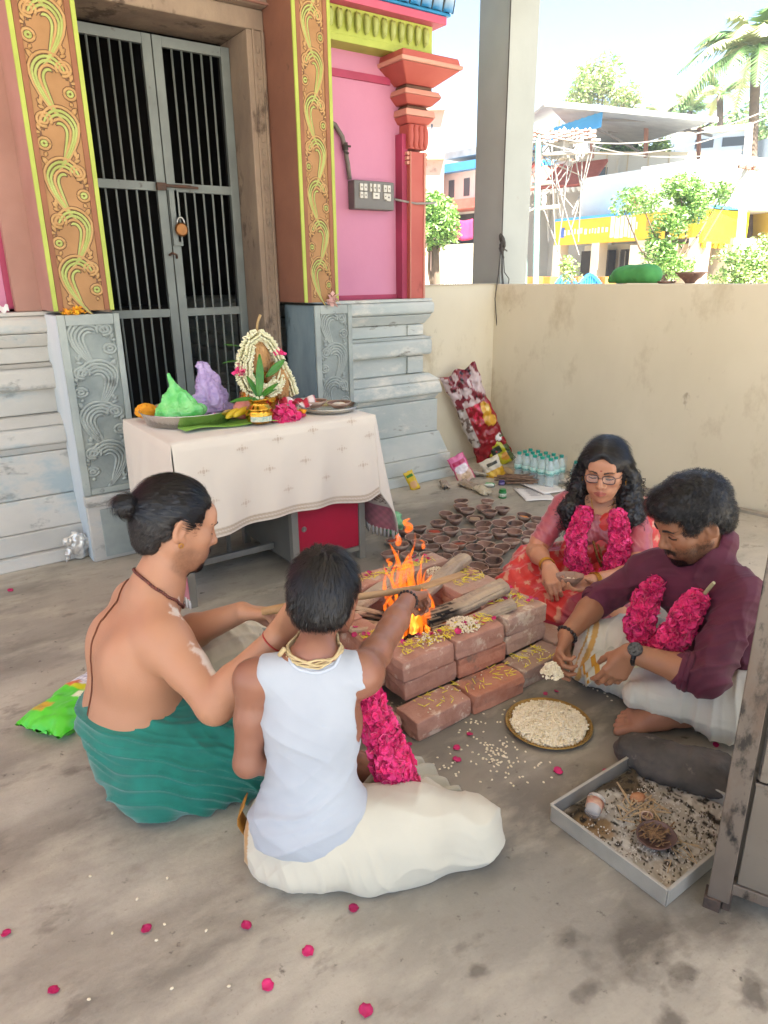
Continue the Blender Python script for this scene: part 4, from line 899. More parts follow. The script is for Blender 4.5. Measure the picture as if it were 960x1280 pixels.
def petal_mesh(name, sz, label=None, parent=None, mt=None):
    m = MB()
    def fn(u, v):
        uu = (u-.5)*2; w_ = sz*.55*math.sin(math.pi*min(1, v*.92+.08))**.6
        return (uu*w_, (v-.5)*sz, .0015+.14*sz*(uu*uu)+.25*sz*(v-.4)**2)
    m.grid(fn, 4, 4); return m.build(name, mt or M_petal, parent, smooth=True, solid=.0008, org=(0,0,0) if parent is None else None)
# ================================================================ the brick fire pit
pit = empty('brick_fire_pit', (1.5, 1.85, 0), 'square hearth of stacked red clay bricks strewn with petals round the fire', 'fire pit')
bms = [mat('brick_%s' % k, a, b, rough=.9, scale=18, bump=.005, bscale=55, spots=c, spot_t=.56, spot_s=14, coords='object', rnd=.12) for k, a, b, c in (('rose', '#a8755f', '#b78a76', '#c4ab98'), ('red', '#a66a52', '#b57f68', '#8a6a5a'), ('dusty', '#ad9080', '#a58474', '#c4b29e'), ('pale', '#b08472', '#a27461', '#c8b09c'))]
bmesh_cache = []
def brick_shape(L, W, H, seed):
    q = np.random.RandomState(seed); m = MB(); nx, ny, nz = 4, 3, 2; bm = bmesh.new(); bmesh.ops.create_cube(bm, size=1)
    bmesh.ops.subdivide_edges(bm, edges=bm.edges[:], cuts=2, use_grid_fill=True)
    for v in bm.verts:
        c = np.array(v.co)*2; k = (abs(c) > .99).sum(); f = 1 - (.035 if k >= 3 else .012 if k == 2 else 0)
        v.co = (c[0]*f*L/2+q.randn()*.0022, c[1]*f*W/2+q.randn()*.0022, c[2]*(1-(.05 if k >= 3 else .0))*H/2+q.randn()*.0008)
    bmesh.ops.recalc_face_normals(bm, faces=bm.faces)
    vs_ = [tuple(v.co) for v in bm.verts]; fs = [tuple(v.index for v in f.verts) for f in bm.faces]; bm.free(); return vs_, fs
bcount = 0
def brick(x, y, z, L=.235, W=.112, H=.073, rz=0, mi=0, rx=0, ry=0, root=None):
    global bcount; bcount += 1
    vs_, fs = brick_shape(L, W, H, bcount); P = np.array(vs_)@rotm(rx, ry, rz).T+np.array((x, y, z+H/2))
    o = link_mesh('brick', P, fs, bms[mi], root or pit); md = o.modifiers.new('bevel', 'BEVEL'); md.width = .004; md.segments = 2; md.limit_method = 'ANGLE'; md.angle_limit = RAD(50); return o
H3 = .075
# bottom course
brick(1.262, 1.515, 0, mi=3, rz=RAD(1.5)); brick(1.505, 1.512, 0, mi=1, rz=RAD(-1)); brick(1.745, 1.53, 0, mi=2, rz=RAD(3)); brick(1.075, 1.60, 0, .16, rz=RAD(88), mi=3)
for i in range(3): brick(1.93, 1.66+.24*i, 0, rz=RAD(90), mi=(2, 3, 0)[i]); brick(1.06, 1.74+.24*i, 0, rz=RAD(91), mi=(3, 1, 0)[i])
for i in range(4): brick(1.17+.24*i, 2.32, 0, mi=(0, 1, 2, 3)[i])
# second and third courses
for z, dx in ((H3, 0), (2*H3, .012)):
    k = int(z/H3)
    for (x, y, L_, mi, rz) in ((1.293-dx, 1.628, .225, 3, 1), (1.525-dx, 1.626, .225, 1 if k == 1 else 3, -1)): brick(x, y, z, L_, .12, mi=mi, rz=RAD(rz))
    brick(1.762, 1.650, z, .215, .13, mi=2, rz=RAD(2)); brick(1.762, 1.776, z, .215, .115, mi=(2, 3)[k-1], rz=RAD(1)); brick(1.77, 1.90, z, .21, .118, mi=2, rz=RAD(-2)); brick(1.775, 2.025, z, .21, .118, mi=3, rz=RAD(1))
    brick(1.20, 1.80, z, .22, .112, rz=RAD(90), mi=0); brick(1.20, 2.03, z, .22, .112, rz=RAD(89), mi=3)
    for i in range(3): brick(1.27+.235*i, 2.215-.012*k, z, .228, .112, mi=(0, 2, 3)[(i+k) % 3], rz=RAD((1, -2, 2)[i]))
# ash bed, charred lumps
m = MB()
def ashf(u, v):
    x = 1.26+.42*u; y = 1.69+.44*v; return (x, y, .06+.03*math.sin(u*3.1)*math.sin(v*3.1)+.012*math.sin(x*60)*math.cos(y*70))
m.grid(ashf, 20, 20); m.build('ash_bed', M_char, pit, smooth=False, kind='stuff')
m = MB(); q = np.random.RandomState(5)
for _ in range(90): m.box((1.42+q.randn()*.07, 1.83+q.randn()*.07, .10+q.rand()*.05), (.02+.02*q.rand(), .015+.01*q.rand(), .015), rotm(*(q.rand(3)*3)))
m.build('charred_chips', M_char, pit, kind='stuff')
# firewood
M_wood = mat('weathered_wood', '#8a7a66', '#6d5f4f', rough=.85, scale=14, stretch=(1, 1, 1), bump=.002, bscale=60, spots='#4b4038', spot_t=.60, spot_s=20)
M_woodc = mat('pale_split_wood', '#b3997a', '#9c8160', rough=.8, scale=20, bump=.001, bscale=80)
def log(a, b, w_, h_, label, mt=M_wood, seed=0, char=True, split=3, name='firewood_log'):
    a = np.array(a); b = np.array(b); d = nrm(b-a); s_ = nrm(np.cross((0, 0, 1), d)); u = np.cross(d, s_); L = np.linalg.norm(b-a); q = np.random.RandomState(seed); m = MB()
    ns, nk = (90, 30) if w_ > .03 else (16, 8); ph = q.rand(6)*6; v = []
    for i in range(ns+1):
        t = i/ns; p = a+d*L*t + u*.006*math.sin(t*5+ph[0])+s_*.005*math.sin(t*4+ph[1]); end = .8 if i in (0, ns) else 1
        for k in range(nk):
            an = 2*math.pi*k/nk; groove = 1-(.10*max(0, math.sin(5*an+ph[2]+.8*math.sin(3*t)))**6+.08*max(0, math.sin(9*an+ph[3]+1.1*math.sin(4*t)))**8 if nk > 8 else 0)-.05*math.sin(3*an+ph[2]+3*t)-.025*q.rand(); v.append(p+(s_*w_/2*np.sign(math.cos(an))*abs(math.cos(an))**.75+u*h_/2*np.sign(math.sin(an))*abs(math.sin(an))**.75)*groove*end)
    f = [(i*nk+k, i*nk+(k+1) % nk, (i+1)*nk+(k+1) % nk, (i+1)*nk+k) for i in range(ns) for k in range(nk)]+[tuple(range(nk-1, -1, -1)), tuple(ns*nk+k for k in range(nk))]
    m.add(v, f); o = m.build(name, mt, smooth=False)
    if char:
        P = np.array(v); base = vc(P, '#9c8d7c') if mt is M_wood else vc(P, '#a98f72'); n = fbm(P*np.array((1, 1, 1)), 18, 3); g = fbm(np.stack([P@d*9, P@s_*220, P@u*220], 1), 1, 3)
        c = blend(base, sstep(g, -.1, .4)*.8, '#5d5044'); c = blend(c, sstep(fbm(P, 14, 2), .0, .4)*.4, '#b7a68e'); c = blend(c, sstep(.17-np.linalg.norm(P-np.array((1.42, 1.84, .16)), axis=1)+.05*n, -.02, .05), '#12100f'); c = blend(c, sstep(g, .1, .2)*.5, '#c8b294')
        o.data.materials.clear(); o.data.materials.append(mat('charred_log', '#fff', vcol='Col', rough=.9, bump=.002, bscale=90)); setcol(o, c)
    return tag(o, label, 'firewood')
def vc(P, base): return np.tile(np.array(srgb(base)), (len(P), 1))
def blend(c, m, col):
    m = np.clip(m, 0, 1)[:, None]; return c*(1-m) + np.array(srgb(col))*m
log((1.455, 1.815, .19), (1.79, 1.725, .262), .082, .052, 'thick split log burning at one end, lying over the right side of the hearth', seed=1)
log((1.44, 1.745, .165), (1.73, 1.625, .248), .055, .036, 'weathered split log just below the thick one on the right rim', seed=2)
log((1.50, 1.965, .19), (1.86, 2.03, .262), .070, .045, 'grey log slanting across the far corner of the hearth', seed=3)
log((1.30, 2.08, .17), (1.66, 2.16, .215), .07, .045, 'old grey plank lying inside the far rim of the hearth', seed=4)
sticks = [((1.12,1.92,.235),(1.36,1.84,.16)), ((1.13,1.97,.24),(1.38,1.93,.15)), ((1.11,1.87,.24),(1.34,1.80,.17)), ((1.15,2.02,.24),(1.40,1.96,.15)), ((1.14,1.83,.24),(1.35,1.86,.19)), ((1.18,2.06,.24),(1.42,1.90,.17)), ((1.13,1.95,.255),(1.33,1.98,.20))]
for i, (a, b) in enumerate(sticks): log(a, b, .024, .016, ['fourth kindling stick from the boy on the left rim', 'fifth kindling stick from the boy on the left rim', 'third kindling stick from the boy on the left rim', 'kindling stick second from the far end of the left rim', 'kindling stick nearest the boy on the left rim', 'farthest kindling stick on the left rim, by the old plank', 'uppermost kindling stick lying across the others on the left rim'][i], M_woodc, 10+i, name='kindling_stick')
# petals and shredded yellow flowers on the rims (too small and many to count)
def strew(name, boxes, n, kind, seed, root=pit, z=None):
    q = np.random.RandomState(seed); m = MB()
    for _ in range(n):
        x0, x1, y0, y1, zz = boxes[q.randint(len(boxes))]; x = x0+(x1-x0)*q.rand(); y = y0+(y1-y0)*q.rand()
        if kind == 'shred':
            a = q.rand()*6.28; l = .007+.008*q.rand(); m.box((x, y, zz+.002+.004*q.rand()), (l*2, .0022, .0012), rotm(q.randn()*.2, q.randn()*.25, a))
        elif kind == 'rice': m.sphere((x, y, zz+.0015), (.0035, .0022, .0018), 5, 3, rotm(0, 0, q.rand()*6))
    return m
zt = 3*H3+.001
rim = [(1.20, 1.42, 1.60, 1.67, zt), (1.40, 1.62, 1.60, 1.675, zt), (1.68, 1.84, 1.62, 1.80, zt), (1.70, 1.86, 1.9, 2.05, zt), (1.16, 1.50, 2.17, 2.22, zt), (1.5, 1.8, 2.16, 2.21, zt), (1.16, 1.22, 1.72, 1.80, zt)]
strew('s', rim, 620, 'shred', 3).build('yellow_shreds', M_yel, pit, kind='stuff')
low = [(1.2, 1.62, 1.47, 1.56, H3+.001), (1.66, 1.8, 1.48, 1.57, H3+.001)]
strew('s', low, 90, 'shred', 4).build('yellow_shreds', M_yel, pit, kind='stuff')
strew('s', low, 60, 'rice', 5).build('rice_grains', M_rice, pit, kind='stuff')
m = MB(); rice_heap(m, (1.50, 1.645, zt), .06, 240, .012, 3, .0045); rice_heap(m, (1.34, 1.64, zt), .05, 50, .006, 13, .004); rice_heap(m, (1.76, 1.72, zt), .05, 50, .006, 14, .004); rice_heap(m, (1.72, 2.06, zt), .045, 200, .02, 4); rice_heap(m, (1.60, 1.80, .225), .02, 30, .01, 6); m.build('rice_heap', M_rice, pit, kind='stuff')
# ================================================================ fire
def flame(pts, r, name, mt, root, seed):
    q = np.random.RandomState(seed); m = MB(); n = 16; P = along(pts, n); ph = q.rand(3)*6
    for i in range(n): P[i] += np.array((math.sin(i*.7+ph[0]), math.cos(i*.6+ph[1]), 0))*.006*i/n*2
    rs = [r*(.35+1.0*math.sin(math.pi*min(1, (i/(n-1))**.7*.98+.02))**.9)*(1-.55*i/n) for i in range(n)]; rs[-1] = .0008
    m.tube(P, [q_*.78 for q_ in rs], 10, True, flat=.55); return m.build(name, mt, root, smooth=True)
def flame_mat(name, c, e, a):
    m = bpy.data.materials.new(name); m.use_nodes = True; T = m.node_tree; N = T.nodes; L = T.links; N.clear(); o = N.new('ShaderNodeOutputMaterial'); em = N.new('ShaderNodeEmission'); tr = N.new('ShaderNodeBsdfTransparent'); mx = N.new('ShaderNodeMixShader')
    lw = N.new('ShaderNodeLayerWeight'); lw.inputs[0].default_value = .35; g = N.new('ShaderNodeNewGeometry'); nz = N.new('ShaderNodeTexNoise'); nz.inputs['Scale'].default_value = 34; nz.inputs['Detail'].default_value = 4; mp = N.new('ShaderNodeMapping'); mp.inputs['Scale'].default_value = (1.8, 1.8, .35); L.new(g.outputs['Position'], mp.inputs[0]); L.new(mp.outputs[0], nz.inputs['Vector'])
    mr = N.new('ShaderNodeMapRange'); mr.inputs[1].default_value = .38; mr.inputs[2].default_value = .62; mr.inputs[3].default_value = a*.25; mr.inputs[4].default_value = a; L.new(nz.outputs['Fac'], mr.inputs[0])
    mu = N.new('ShaderNodeMath'); mu.operation = 'MULTIPLY'; pw = N.new('ShaderNodeMath'); pw.operation = 'POWER'; pw.inputs[1].default_value = 1.7; inv = N.new('ShaderNodeMath'); inv.operation = 'SUBTRACT'; inv.inputs[0].default_value = 1; L.new(lw.outputs['Facing'], inv.inputs[1]); L.new(inv.outputs[0], pw.inputs[0]); L.new(pw.outputs[0], mu.inputs[0]); L.new(mr.outputs[0], mu.inputs[1])
    rc = N.new('ShaderNodeMix'); rc.data_type = 'RGBA'; rc.inputs[6].default_value = C4('#ff6a18'); rc.inputs[7].default_value = C4(c); L.new(mu.outputs[0], rc.inputs[0]); L.new(rc.outputs[2], em.inputs[0]); em.inputs[1].default_value = e
    L.new(mu.outputs[0], mx.inputs[0]); L.new(tr.outputs[0], mx.inputs[1]); L.new(em.outputs[0], mx.inputs[2]); L.new(mx.outputs[0], o.inputs[0]); return m
MF1 = flame_mat('flame_orange', '#ff7a1c', .32, .50); MF2 = flame_mat('flame_yellow', '#ffd45a', .50, .62)
fire = empty('fire', (1.42, 1.84, .12), 'orange flames rising from the charred wood in the middle of the hearth', 'fire')
b0 = (1.42, 1.84)
for i, (dx, dy, h, lean, r) in enumerate([(-.02,0,.34,.02,.030),(.03,.01,.30,.0,.026),(.07,-.02,.25,.01,.024),(-.06,.02,.28,-.03,.022),(0,.04,.38,-.04,.024),(.09,.03,.20,.02,.02),(-.09,.0,.16,-.02,.016),(.04,-.05,.24,-.01,.02),(.12,-.02,.10,.08,.016),(.02,.03,.32,.03,.02),(-.035,.03,.36,.0,.012),(.055,.03,.33,-.02,.012),(.015,-.03,.28,.03,.012),(-.075,.03,.22,.02,.012),(.10,.0,.26,-.02,.012),(.04,.05,.40,.02,.011),(-.01,.05,.30,-.05,.012),(.075,.04,.30,.04,.010)]):
    flame([(b0[0]+dx, b0[1]+dy, .11), (b0[0]+dx+lean*.2, b0[1]+dy, .11+h*.35), (b0[0]+dx+lean*.3-.02, b0[1]+dy+.01, .11+h*.7), (b0[0]+dx+lean-.01, b0[1]+dy+.01, .11+h)], r, 'flame', MF1, fire, i)
for i, (dx, dy, h, r) in enumerate([(-.02,-.02,.16,.016),(.05,-.03,.17,.018),(.01,.0,.14,.016),(-.055,.0,.14,.014),(.09,-.02,.09,.012)]):
    flame([(b0[0]+dx, b0[1]+dy, .10), (b0[0]+dx+.01, b0[1]+dy, .10+h*.5), (b0[0]+dx-.005, b0[1]+dy, .10+h)], r, 'flame_core', MF2, fire, 30+i)
for i, (x, y, z, s_) in enumerate([(1.40,1.90,.47,.022),(1.46,1.92,.50,.026),(1.36,1.9,.40,.014),(1.50,1.88,.44,.014)]):
    flame([(x, y, z), (x+.004, y, z+s_), (x-.008, y, z+2.4*s_)], s_*.6, 'flame_tongue', MF1, fire, 50+i)
# ================================================================ bowls on the table
for loc, r, h, lab, col in exec_bowls:
    o = clay_bowl(loc, lab, r, h, 20, M_clay2, name='clay_bowl'); mb = MB(); mb.lathe([(r*.55, .008), (r*.70, .018), (r*.4, .026), (0, .030)], (0, 0, 0), 14, wob=lambda a, z: 1+.06*math.sin(a*5)); mb.build('powder', mat('powder_'+lab.split()[4], col, rough=.95, bump=.004, bscale=120, coords='object'), o)
mb = MB(); mb.lathe([(.028, .010), (.022, .022), (0, .028)], (.018, .012, .0), 12); mb.build('turmeric', mat('turmeric', '#c99a1a', '#d8ae30', rough=.95, bump=.003, bscale=120), bpy.data.objects['clay_bowl.001'])
# ================================================================ clay lamps on the floor
lamps = [(465,125),(620,120),(500,180),(600,155),(710,170),(370,195),(430,228),(545,220),(635,190),(750,230),(835,220),(650,255),(325,255),(235,285),(130,295),(345,303),(465,300),(575,288),(695,312),(800,300),(880,275),(215,333),(335,352),(485,350),(605,335),(430,382),(545,408),(628,380),(760,368),(865,352),(335,412),(440,440),(665,425),(570,452),(640,497),(485,480),(575,530),(660,580),(215,380),(70,360),(905,230),(300,445),(380,462),(690,250)]
fills = {14: ('reddish seeds', '#7a4a34'), 10: ('orange petals', '#c9823a'), 15: ('orange kumkum', '#a3402a'), 35: ('brown lentils', '#6b4636'), 39: ('orange powder', '#a8492c'), 7: ('pale grain', '#9c8468'), 9: ('brown grain', '#7a5847'), 8: ('dry husks', '#96715a'), 25: ('rust red powder', '#8a3d28'), 29: ('white ash', '#a89c90')}
q = np.random.RandomState(12); proto = {}
extra = [(50,440),(150,440),(95,385),(280,330),(395,300),(700,395),(400,410),(610,530),(460,155),(860,310),(780,265),(525,500)]
LP = np.array([Wz(480+a/4.8, 600+b/4.8, .042)[:2] for a, b in lamps+extra])
for _ in range(30):                  # lamps stand side by side: none inside another
    for i in range(len(LP)):
        d = LP-LP[i]; r_ = np.linalg.norm(d, axis=1); near = (r_ < .096) & (r_ > 1e-6)
        if near.any(): LP[i] -= (d[near]/r_[near][:, None]*(.096-r_[near])[:, None]*.3).sum(0)
    LP[:,1] = np.where((LP[:,0] < 1.90) & (LP[:,1] < 2.46), 2.46, LP[:,1])
for i, p in enumerate(LP):
    k = i % 4
    if k not in proto:
        o = clay_bowl((0, 0, 0), None, .0475*(1+.03*q.randn()), (.044, .038, .048, .034)[k], 18, (M_clay, M_clay2)[k % 2]); proto[k] = o
    else: o = proto[k].copy(); scene.collection.objects.link(o)
    o['category'] = 'clay lamp'; o['group'] = 'clay lamps spread on the floor'; o['label'] = 'empty dark clay lamp among the crowd of lamps on the floor'
    o.location = (p[0], p[1], .001); o.rotation_euler = (q.randn()*.06, q.randn()*.06, q.rand()*6.28)
    pl_ = {0: 'empty clay lamp farthest back in the crowd, nearest the green jar', 1: 'empty clay lamp at the back edge of the crowd below the papers', 5: 'empty clay lamp at the back left edge of the crowd', 37: 'empty clay lamp at the right corner of the hearth by the red saree', 36: 'empty clay lamp second from the hearth corner beside the saree', 28: 'empty clay lamp touching the saree at the right edge of the crowd', 12: 'empty clay lamp on the left shoulder of the crowd, toward the desk', 44: 'empty clay lamp nearest the pink tassels of the cloth'}
    if i in pl_: o['label'] = pl_[i]
    if i in fills:
        nm, col = fills[i]; o['label'] = 'clay lamp filled with %s on the floor behind the hearth' % nm
        mb = MB(); mb.lathe([(.035, .022), (.032, .030), (.015, .034), (0, .035)], (0, 0, 0), 12, wob=lambda a, z: 1+.08*math.sin(a*4)); mb.build('filling', mat('fill_'+nm.replace(' ', '_'), col, rough=.95, bump=.004, bscale=200, coords='object'), o)
# ================================================================ puffed rice plate
pr_ = plate((1.545, 1.272, .002), .1385, .016, 'round brass rimmed plate of puffed rice on the floor before the bricks', mat('ribbed_brass', '#a98a4e', '#96773c', rough=.4, metal=.6, scale=40), n=60)
m = MB()
for k in range(72):
    a = 2*math.pi*k/72; m.box((1.545+.130*math.cos(a), 1.272+.130*math.sin(a), .0145), (.012, .004, .0035), rotm(0, RAD(-20), a))
m.build('rim_ribs', mat('ribbed_brass', ''), pr_, kind='stuff')
m = MB(); rice_heap(m, (1.545, 1.272, .012), .122, 1700, .022, 31, .0060); m.lathe([(.122,.004),(.10,.016),(.05,.026),(0,.03)], (1.545, 1.272, 0), 30)
m.build('puffed_rice', M_rice, label='heap of cream puffed rice filling the brass rimmed plate', cat='rice').__setitem__('kind', 'stuff')
# grains spilled on the floor
q = np.random.RandomState(8); m = MB()
def grains(cx, cy, sx, sy, n):
    for _ in range(n): m.sphere((cx+q.randn()*sx, cy+q.randn()*sy, .0015), (.005, .0035, .0018), 5, 3, rotm(0, 0, q.rand()*6))
for px_, py_, sx, sy, n in ((615,940,.035,.035,60),(640,955,.05,.05,40),(560,960,.05,.05,24),(600,900,.08,.05,30),(760,850,.05,.04,40),(800,845,.06,.03,24),(500,900,.03,.05,26)):
    c = Wz(px_, py_, 0); grains(c[0], c[1], sx, sy, n)
for px_, py_ in ((112,1095),(210,1098),(206,1155),(140,1167),(197,1178),(257,1164),(216,1235),(285,1234),(112,1252),(169,1124)): c = Wz(px_, py_, 0); grains(c[0], c[1], .002, .002, 1)
m.build('spilled_grains', M_rice, kind='stuff')
# ================================================================ fallen petals
pps = [(66,1239),(183,1161),(8,1167),(307,1157),(334,1232),(385,1190),(457,1264),(442,1136),(235,1005),(512,930),(587,918),(571,935),(571,950),(682,867),(695,864),(775,913),(757,963),(895,931),(697,964),(308,980),(13,738),(330,790),(640,860)]
lab = {0: 'pink petal lying alone near the lower left corner of the floor', 6: 'wide pink petal at the very bottom edge of the floor', 2: 'pink petal cut by the left edge of the picture', 8: 'pink petal on the floor beside the green wrap', 20: 'tiny pink petal by the plinth at the far left'}
pproto = petal_mesh('rose_petal', .0225); q = np.random.RandomState(3)
for i, p in enumerate(pps):
    c = Wz(p[0], p[1], .003); o = pproto if i == 0 else pproto.copy()
    if i: scene.collection.objects.link(o)
    o.location = (c[0], c[1], .001); o.rotation_euler = (q.randn()*.15, q.randn()*.15, q.rand()*6.28); s_ = .8+.45*q.rand() if i not in (13, 14, 9, 16) else .7; o.scale = (s_, s_, s_)
    tag(o, lab.get(i, 'small bright pink rose petal fallen on the grey floor'), 'petal', 'rose petals fallen on the floor')
q = np.random.RandomState(31)
for i in range(58):    # petals on the bricks belong to the strewn hearth
    r = [(1.20, 1.62, 1.595, 1.68), (1.68, 1.86, 1.61, 1.80), (1.16, 1.50, 2.18, 2.25), (1.5, 1.8, 2.16, 2.25), (1.14, 1.24, 1.72, 1.85)][i % 5]; o = pproto.copy(); scene.collection.objects.link(o)
    for k_ in ('label', 'category', 'group'): del o[k_]
    o.name = 'petal'; o.parent = pit; o.location = Vector((r[0]+(r[1]-r[0])*q.rand(), r[2]+(r[3]-r[2])*q.rand(), .232))-Vector(ORG[pit.name]); o.rotation_euler = (q.randn()*.3, q.randn()*.3, q.rand()*6.28); s_ = .7+.4*q.rand(); o.scale = (s_, s_, s_)
# ================================================================ offering tray with ash, stone, lamp, cup
A, B, Cc, D = (1.232, .985), (1.240, .640), (1.645, .640), (1.640, .985)
tr = empty('metal_tray', (1.44, .81, 0), 'square galvanised tray half full of ash and grit beside the cabinet', 'tray')
M_tin = mat('galvanised_tin', '#b5b0a6', '#a39e94', rough=.5, metal=.45, scale=8, spots='#5d5850', spot_t=.68, spot_s=10, bump=.001, bscale=30)
m = MB(); m.add([(*A, .004), (*B, .004), (*Cc, .004), (*D, .004), (*A, .001), (*B, .001), (*Cc, .001), (*D, .001)], [(0, 1, 2, 3), (7, 6, 5, 4), (0, 4, 5, 1), (1, 5, 6, 2), (2, 6, 7, 3), (3, 7, 4, 0)]); m.build('tray_base', M_tin, tr)
for a, b in ((A, B), (B, Cc), (Cc, D), (D, A)):
    a = np.array((*a, 0)); b = np.array((*b, 0)); d = nrm(b-a); R_ = np.stack([d, np.cross((0, 0, 1), d), (0, 0, 1)], 1); m = MB(); m.box((a+b)/2+np.array((0, 0, .028)), (np.linalg.norm(b-a)-.003, .004, .046), R_); m.box((a+b)/2+np.array((0, 0, .052)), (np.linalg.norm(b-a), .009, .004), R_); m.build('tray_side', M_tin, tr, bevel=.0015)
m = MB(); q = np.random.RandomState(6)
nx = 70
gv = [(A[0]+.006+(Cc[0]-A[0]-.014)*i/nx, B[1]+.005+(A[1]-B[1]-.012)*j/nx) for j in range(nx+1) for i in range(nx+1)]; GP = np.array([(x, y, 0) for x, y in gv]); hz = .008+.010*(fbm(GP, 14, 3)*.5+.5)+.002*fbm(GP, 120, 2)
f = [(j*(nx+1)+i, j*(nx+1)+i+1, (j+1)*(nx+1)+i+1, (j+1)*(nx+1)+i) for j in range(nx) for i in range(nx)]; GP[:,2] = hz; o = link_mesh('ash_layer', GP, f, mat('ash_and_grit', '#fff', vcol='Col', rough=1, bump=.002, bscale=200), tr, True); o['kind'] = 'stuff'
n1 = fbm(GP, 10, 3); n2 = fbm(GP, 70, 2); c = vc(GP, '#a39c91'); c = blend(c, sstep(n2, -.1, .4)*.7, '#c9c4bb'); c = blend(c, sstep(n1+(.9-GP[:,1])*-2.2-.05, 0, .3), '#4a3d2c'); c = blend(c, sstep(n1-.2+(GP[:,0]-1.5)*3, 0, .4)*.6, '#6a5c48'); c = blend(c, sstep(.06-np.linalg.norm(GP[:,:2]-np.array((1.30,.88)), axis=1)+.03*n1, 0, .03)*.8, '#8f7450'); c = blend(c, sstep(n2*fbm(GP, 40, 1, 9), .08, .16), '#2a241d'); setcol(o, c)
m = MB()
for _ in range(420):
    x, y = 1.25+.38*q.rand(), .65+.32*q.rand(); m.box((x, y, .018+.003*q.rand()), (.003+.006*q.rand(), .003, .003), rotm(*(q.rand(3)*3)))
m.build('grit', mat('dark_grit', '#2e271f', '#7d705c', rough=1, scale=300), tr, kind='stuff')
m = MB()
for _ in range(420):
    x, y = 1.26+.30*q.rand()**1.0, .66+.25*q.rand(); m.box((x, y, .019+.003*q.rand()), (.002+.004*q.rand(), .0025, .002), rotm(*(q.rand(3)*3)))
m.build('pale_ash_flakes', mat('pale_ash', '#b9b3aa', '#d2cdc4', rough=1, scale=300), tr, kind='stuff')
s = SDF(); s.cap((1.60, 1.00, .045), (1.72, .80, .05), .050, .056, .03); s.ell((1.63, .95, .07), (.055, .07, .03), k=.03); s.cap((1.58, .93, .035), (1.67, .74, .035), .025, .025, .03); s.box((1.65, .88, -.045), (.3, .3, .045), None, .001, .004, 's')
P, F = sdf_mesh(s, .005, disp=lambda P, N: .006*fbm(P, 20, 3)+.002*fbm(P, 80, 2)); tag(link_mesh('grinding_stone', P, F, mat('sooty_stone', '#57504a', '#3b3631', rough=.85, scale=8, bump=.003, bscale=60, spots='#857a6e', spot_t=.60, spot_s=9), smooth=True), 'dark sooty rough stone lying across the back edge of the tray', 'stone')
o = clay_bowl((1.378, .762, .018), 'black soot-stained clay lamp of burnt offerings in the middle of the tray', .048, .026, 24, mat('sooty_clay', '#54403a', '#6b4f48', rough=.6, scale=12, coords='object'), name='clay_lamp'); o.rotation_euler = (.12, -.1, 5.2); o.data.materials[1] = o.data.materials[0]; o.data.materials[2] = o.data.materials[0]
mb = MB(); q = np.random.RandomState(9)
for _ in range(40): a = q.rand()*6; d = .03*q.rand(); mb.tube([(d*math.cos(a), d*math.sin(a), .014), (d*math.cos(a)+q.randn()*.012, d*math.sin(a)+q.randn()*.012, .024), (d*math.cos(a)+q.randn()*.02, d*math.sin(a)+q.randn()*.02, .022)], .0018, 4)
mb.build('burnt_scraps', mat('burnt_scraps', '#8a6a48', '#5d4632', rough=1, scale=90), o, kind='stuff')
m = MB(); q = np.random.RandomState(14)
for _ in range(26):
    p0 = np.array((1.45+.03*q.randn(), .86+.03*q.randn(), .022)); m.tube([p0, p0+np.array((q.randn()*.02, q.randn()*.02, .012)), p0+np.array((q.randn()*.03, q.randn()*.03, .004))], .002, 4)
for _ in range(12):
    p0 = np.array((1.40+.02*q.randn(), .72+.02*q.randn(), .024)); m.tube([p0, p0+np.array((.01*q.randn(), -.03*q.rand(), .008)), p0+np.array((.02*q.randn(), -.06*q.rand(), .001))], .0012, 4)
m.build('straw_scraps', mat('dry_straw', '#a88f68', '#c2a888', rough=1, scale=90), tr, kind='stuff')
s = SDF(); s.ell((1.462, .885, .028), (.018, .013, .010)); s.ell((1.475, .872, .03), (.012, .010, .009)); P, F = sdf_mesh(s, .003, disp=lambda P, N: .003*fbm(P, 90, 2)); tag(link_mesh('orange_peel', P, F, mat('dry_peel', '#b5805a', '#a06b48', rough=.8, scale=60), smooth=True), 'dried pinkish peel scrap on the ash in front of the stone', 'peel')
s = clay_bowl((1.425, .822, .018), 'tiny broken red clay lamp behind the black one in the tray', .017, .016, 14, M_clay2, name='clay_lamp')
cu = empty('plastic_cup', (1.33, .915, .02), 'clear plastic cup with red print lying on its side in the tray', 'cup'); m = MB(); Rc = rotm(0, RAD(82), RAD(25)); m.lathe([(0, 0), (.019, 0), (.024, .05), (.0255, .052), (.0235, .05), (.018, .002), (0, .002)], (1.30, .905, .045), 20, Rc); m.build('cup', mat('clear_plastic', '#cfc6bd', rough=.25, alpha=.4), cu, smooth=True)
m = MB(); m.lathe([(.0222, .018), (.0242, .040)], (1.30, .905, .045), 20, Rc); m.build('printed_band', mat('red_yellow_print', '#b0705e', '#c9a88a', rough=.4, scale=60, alpha=.85), cu, smooth=True)
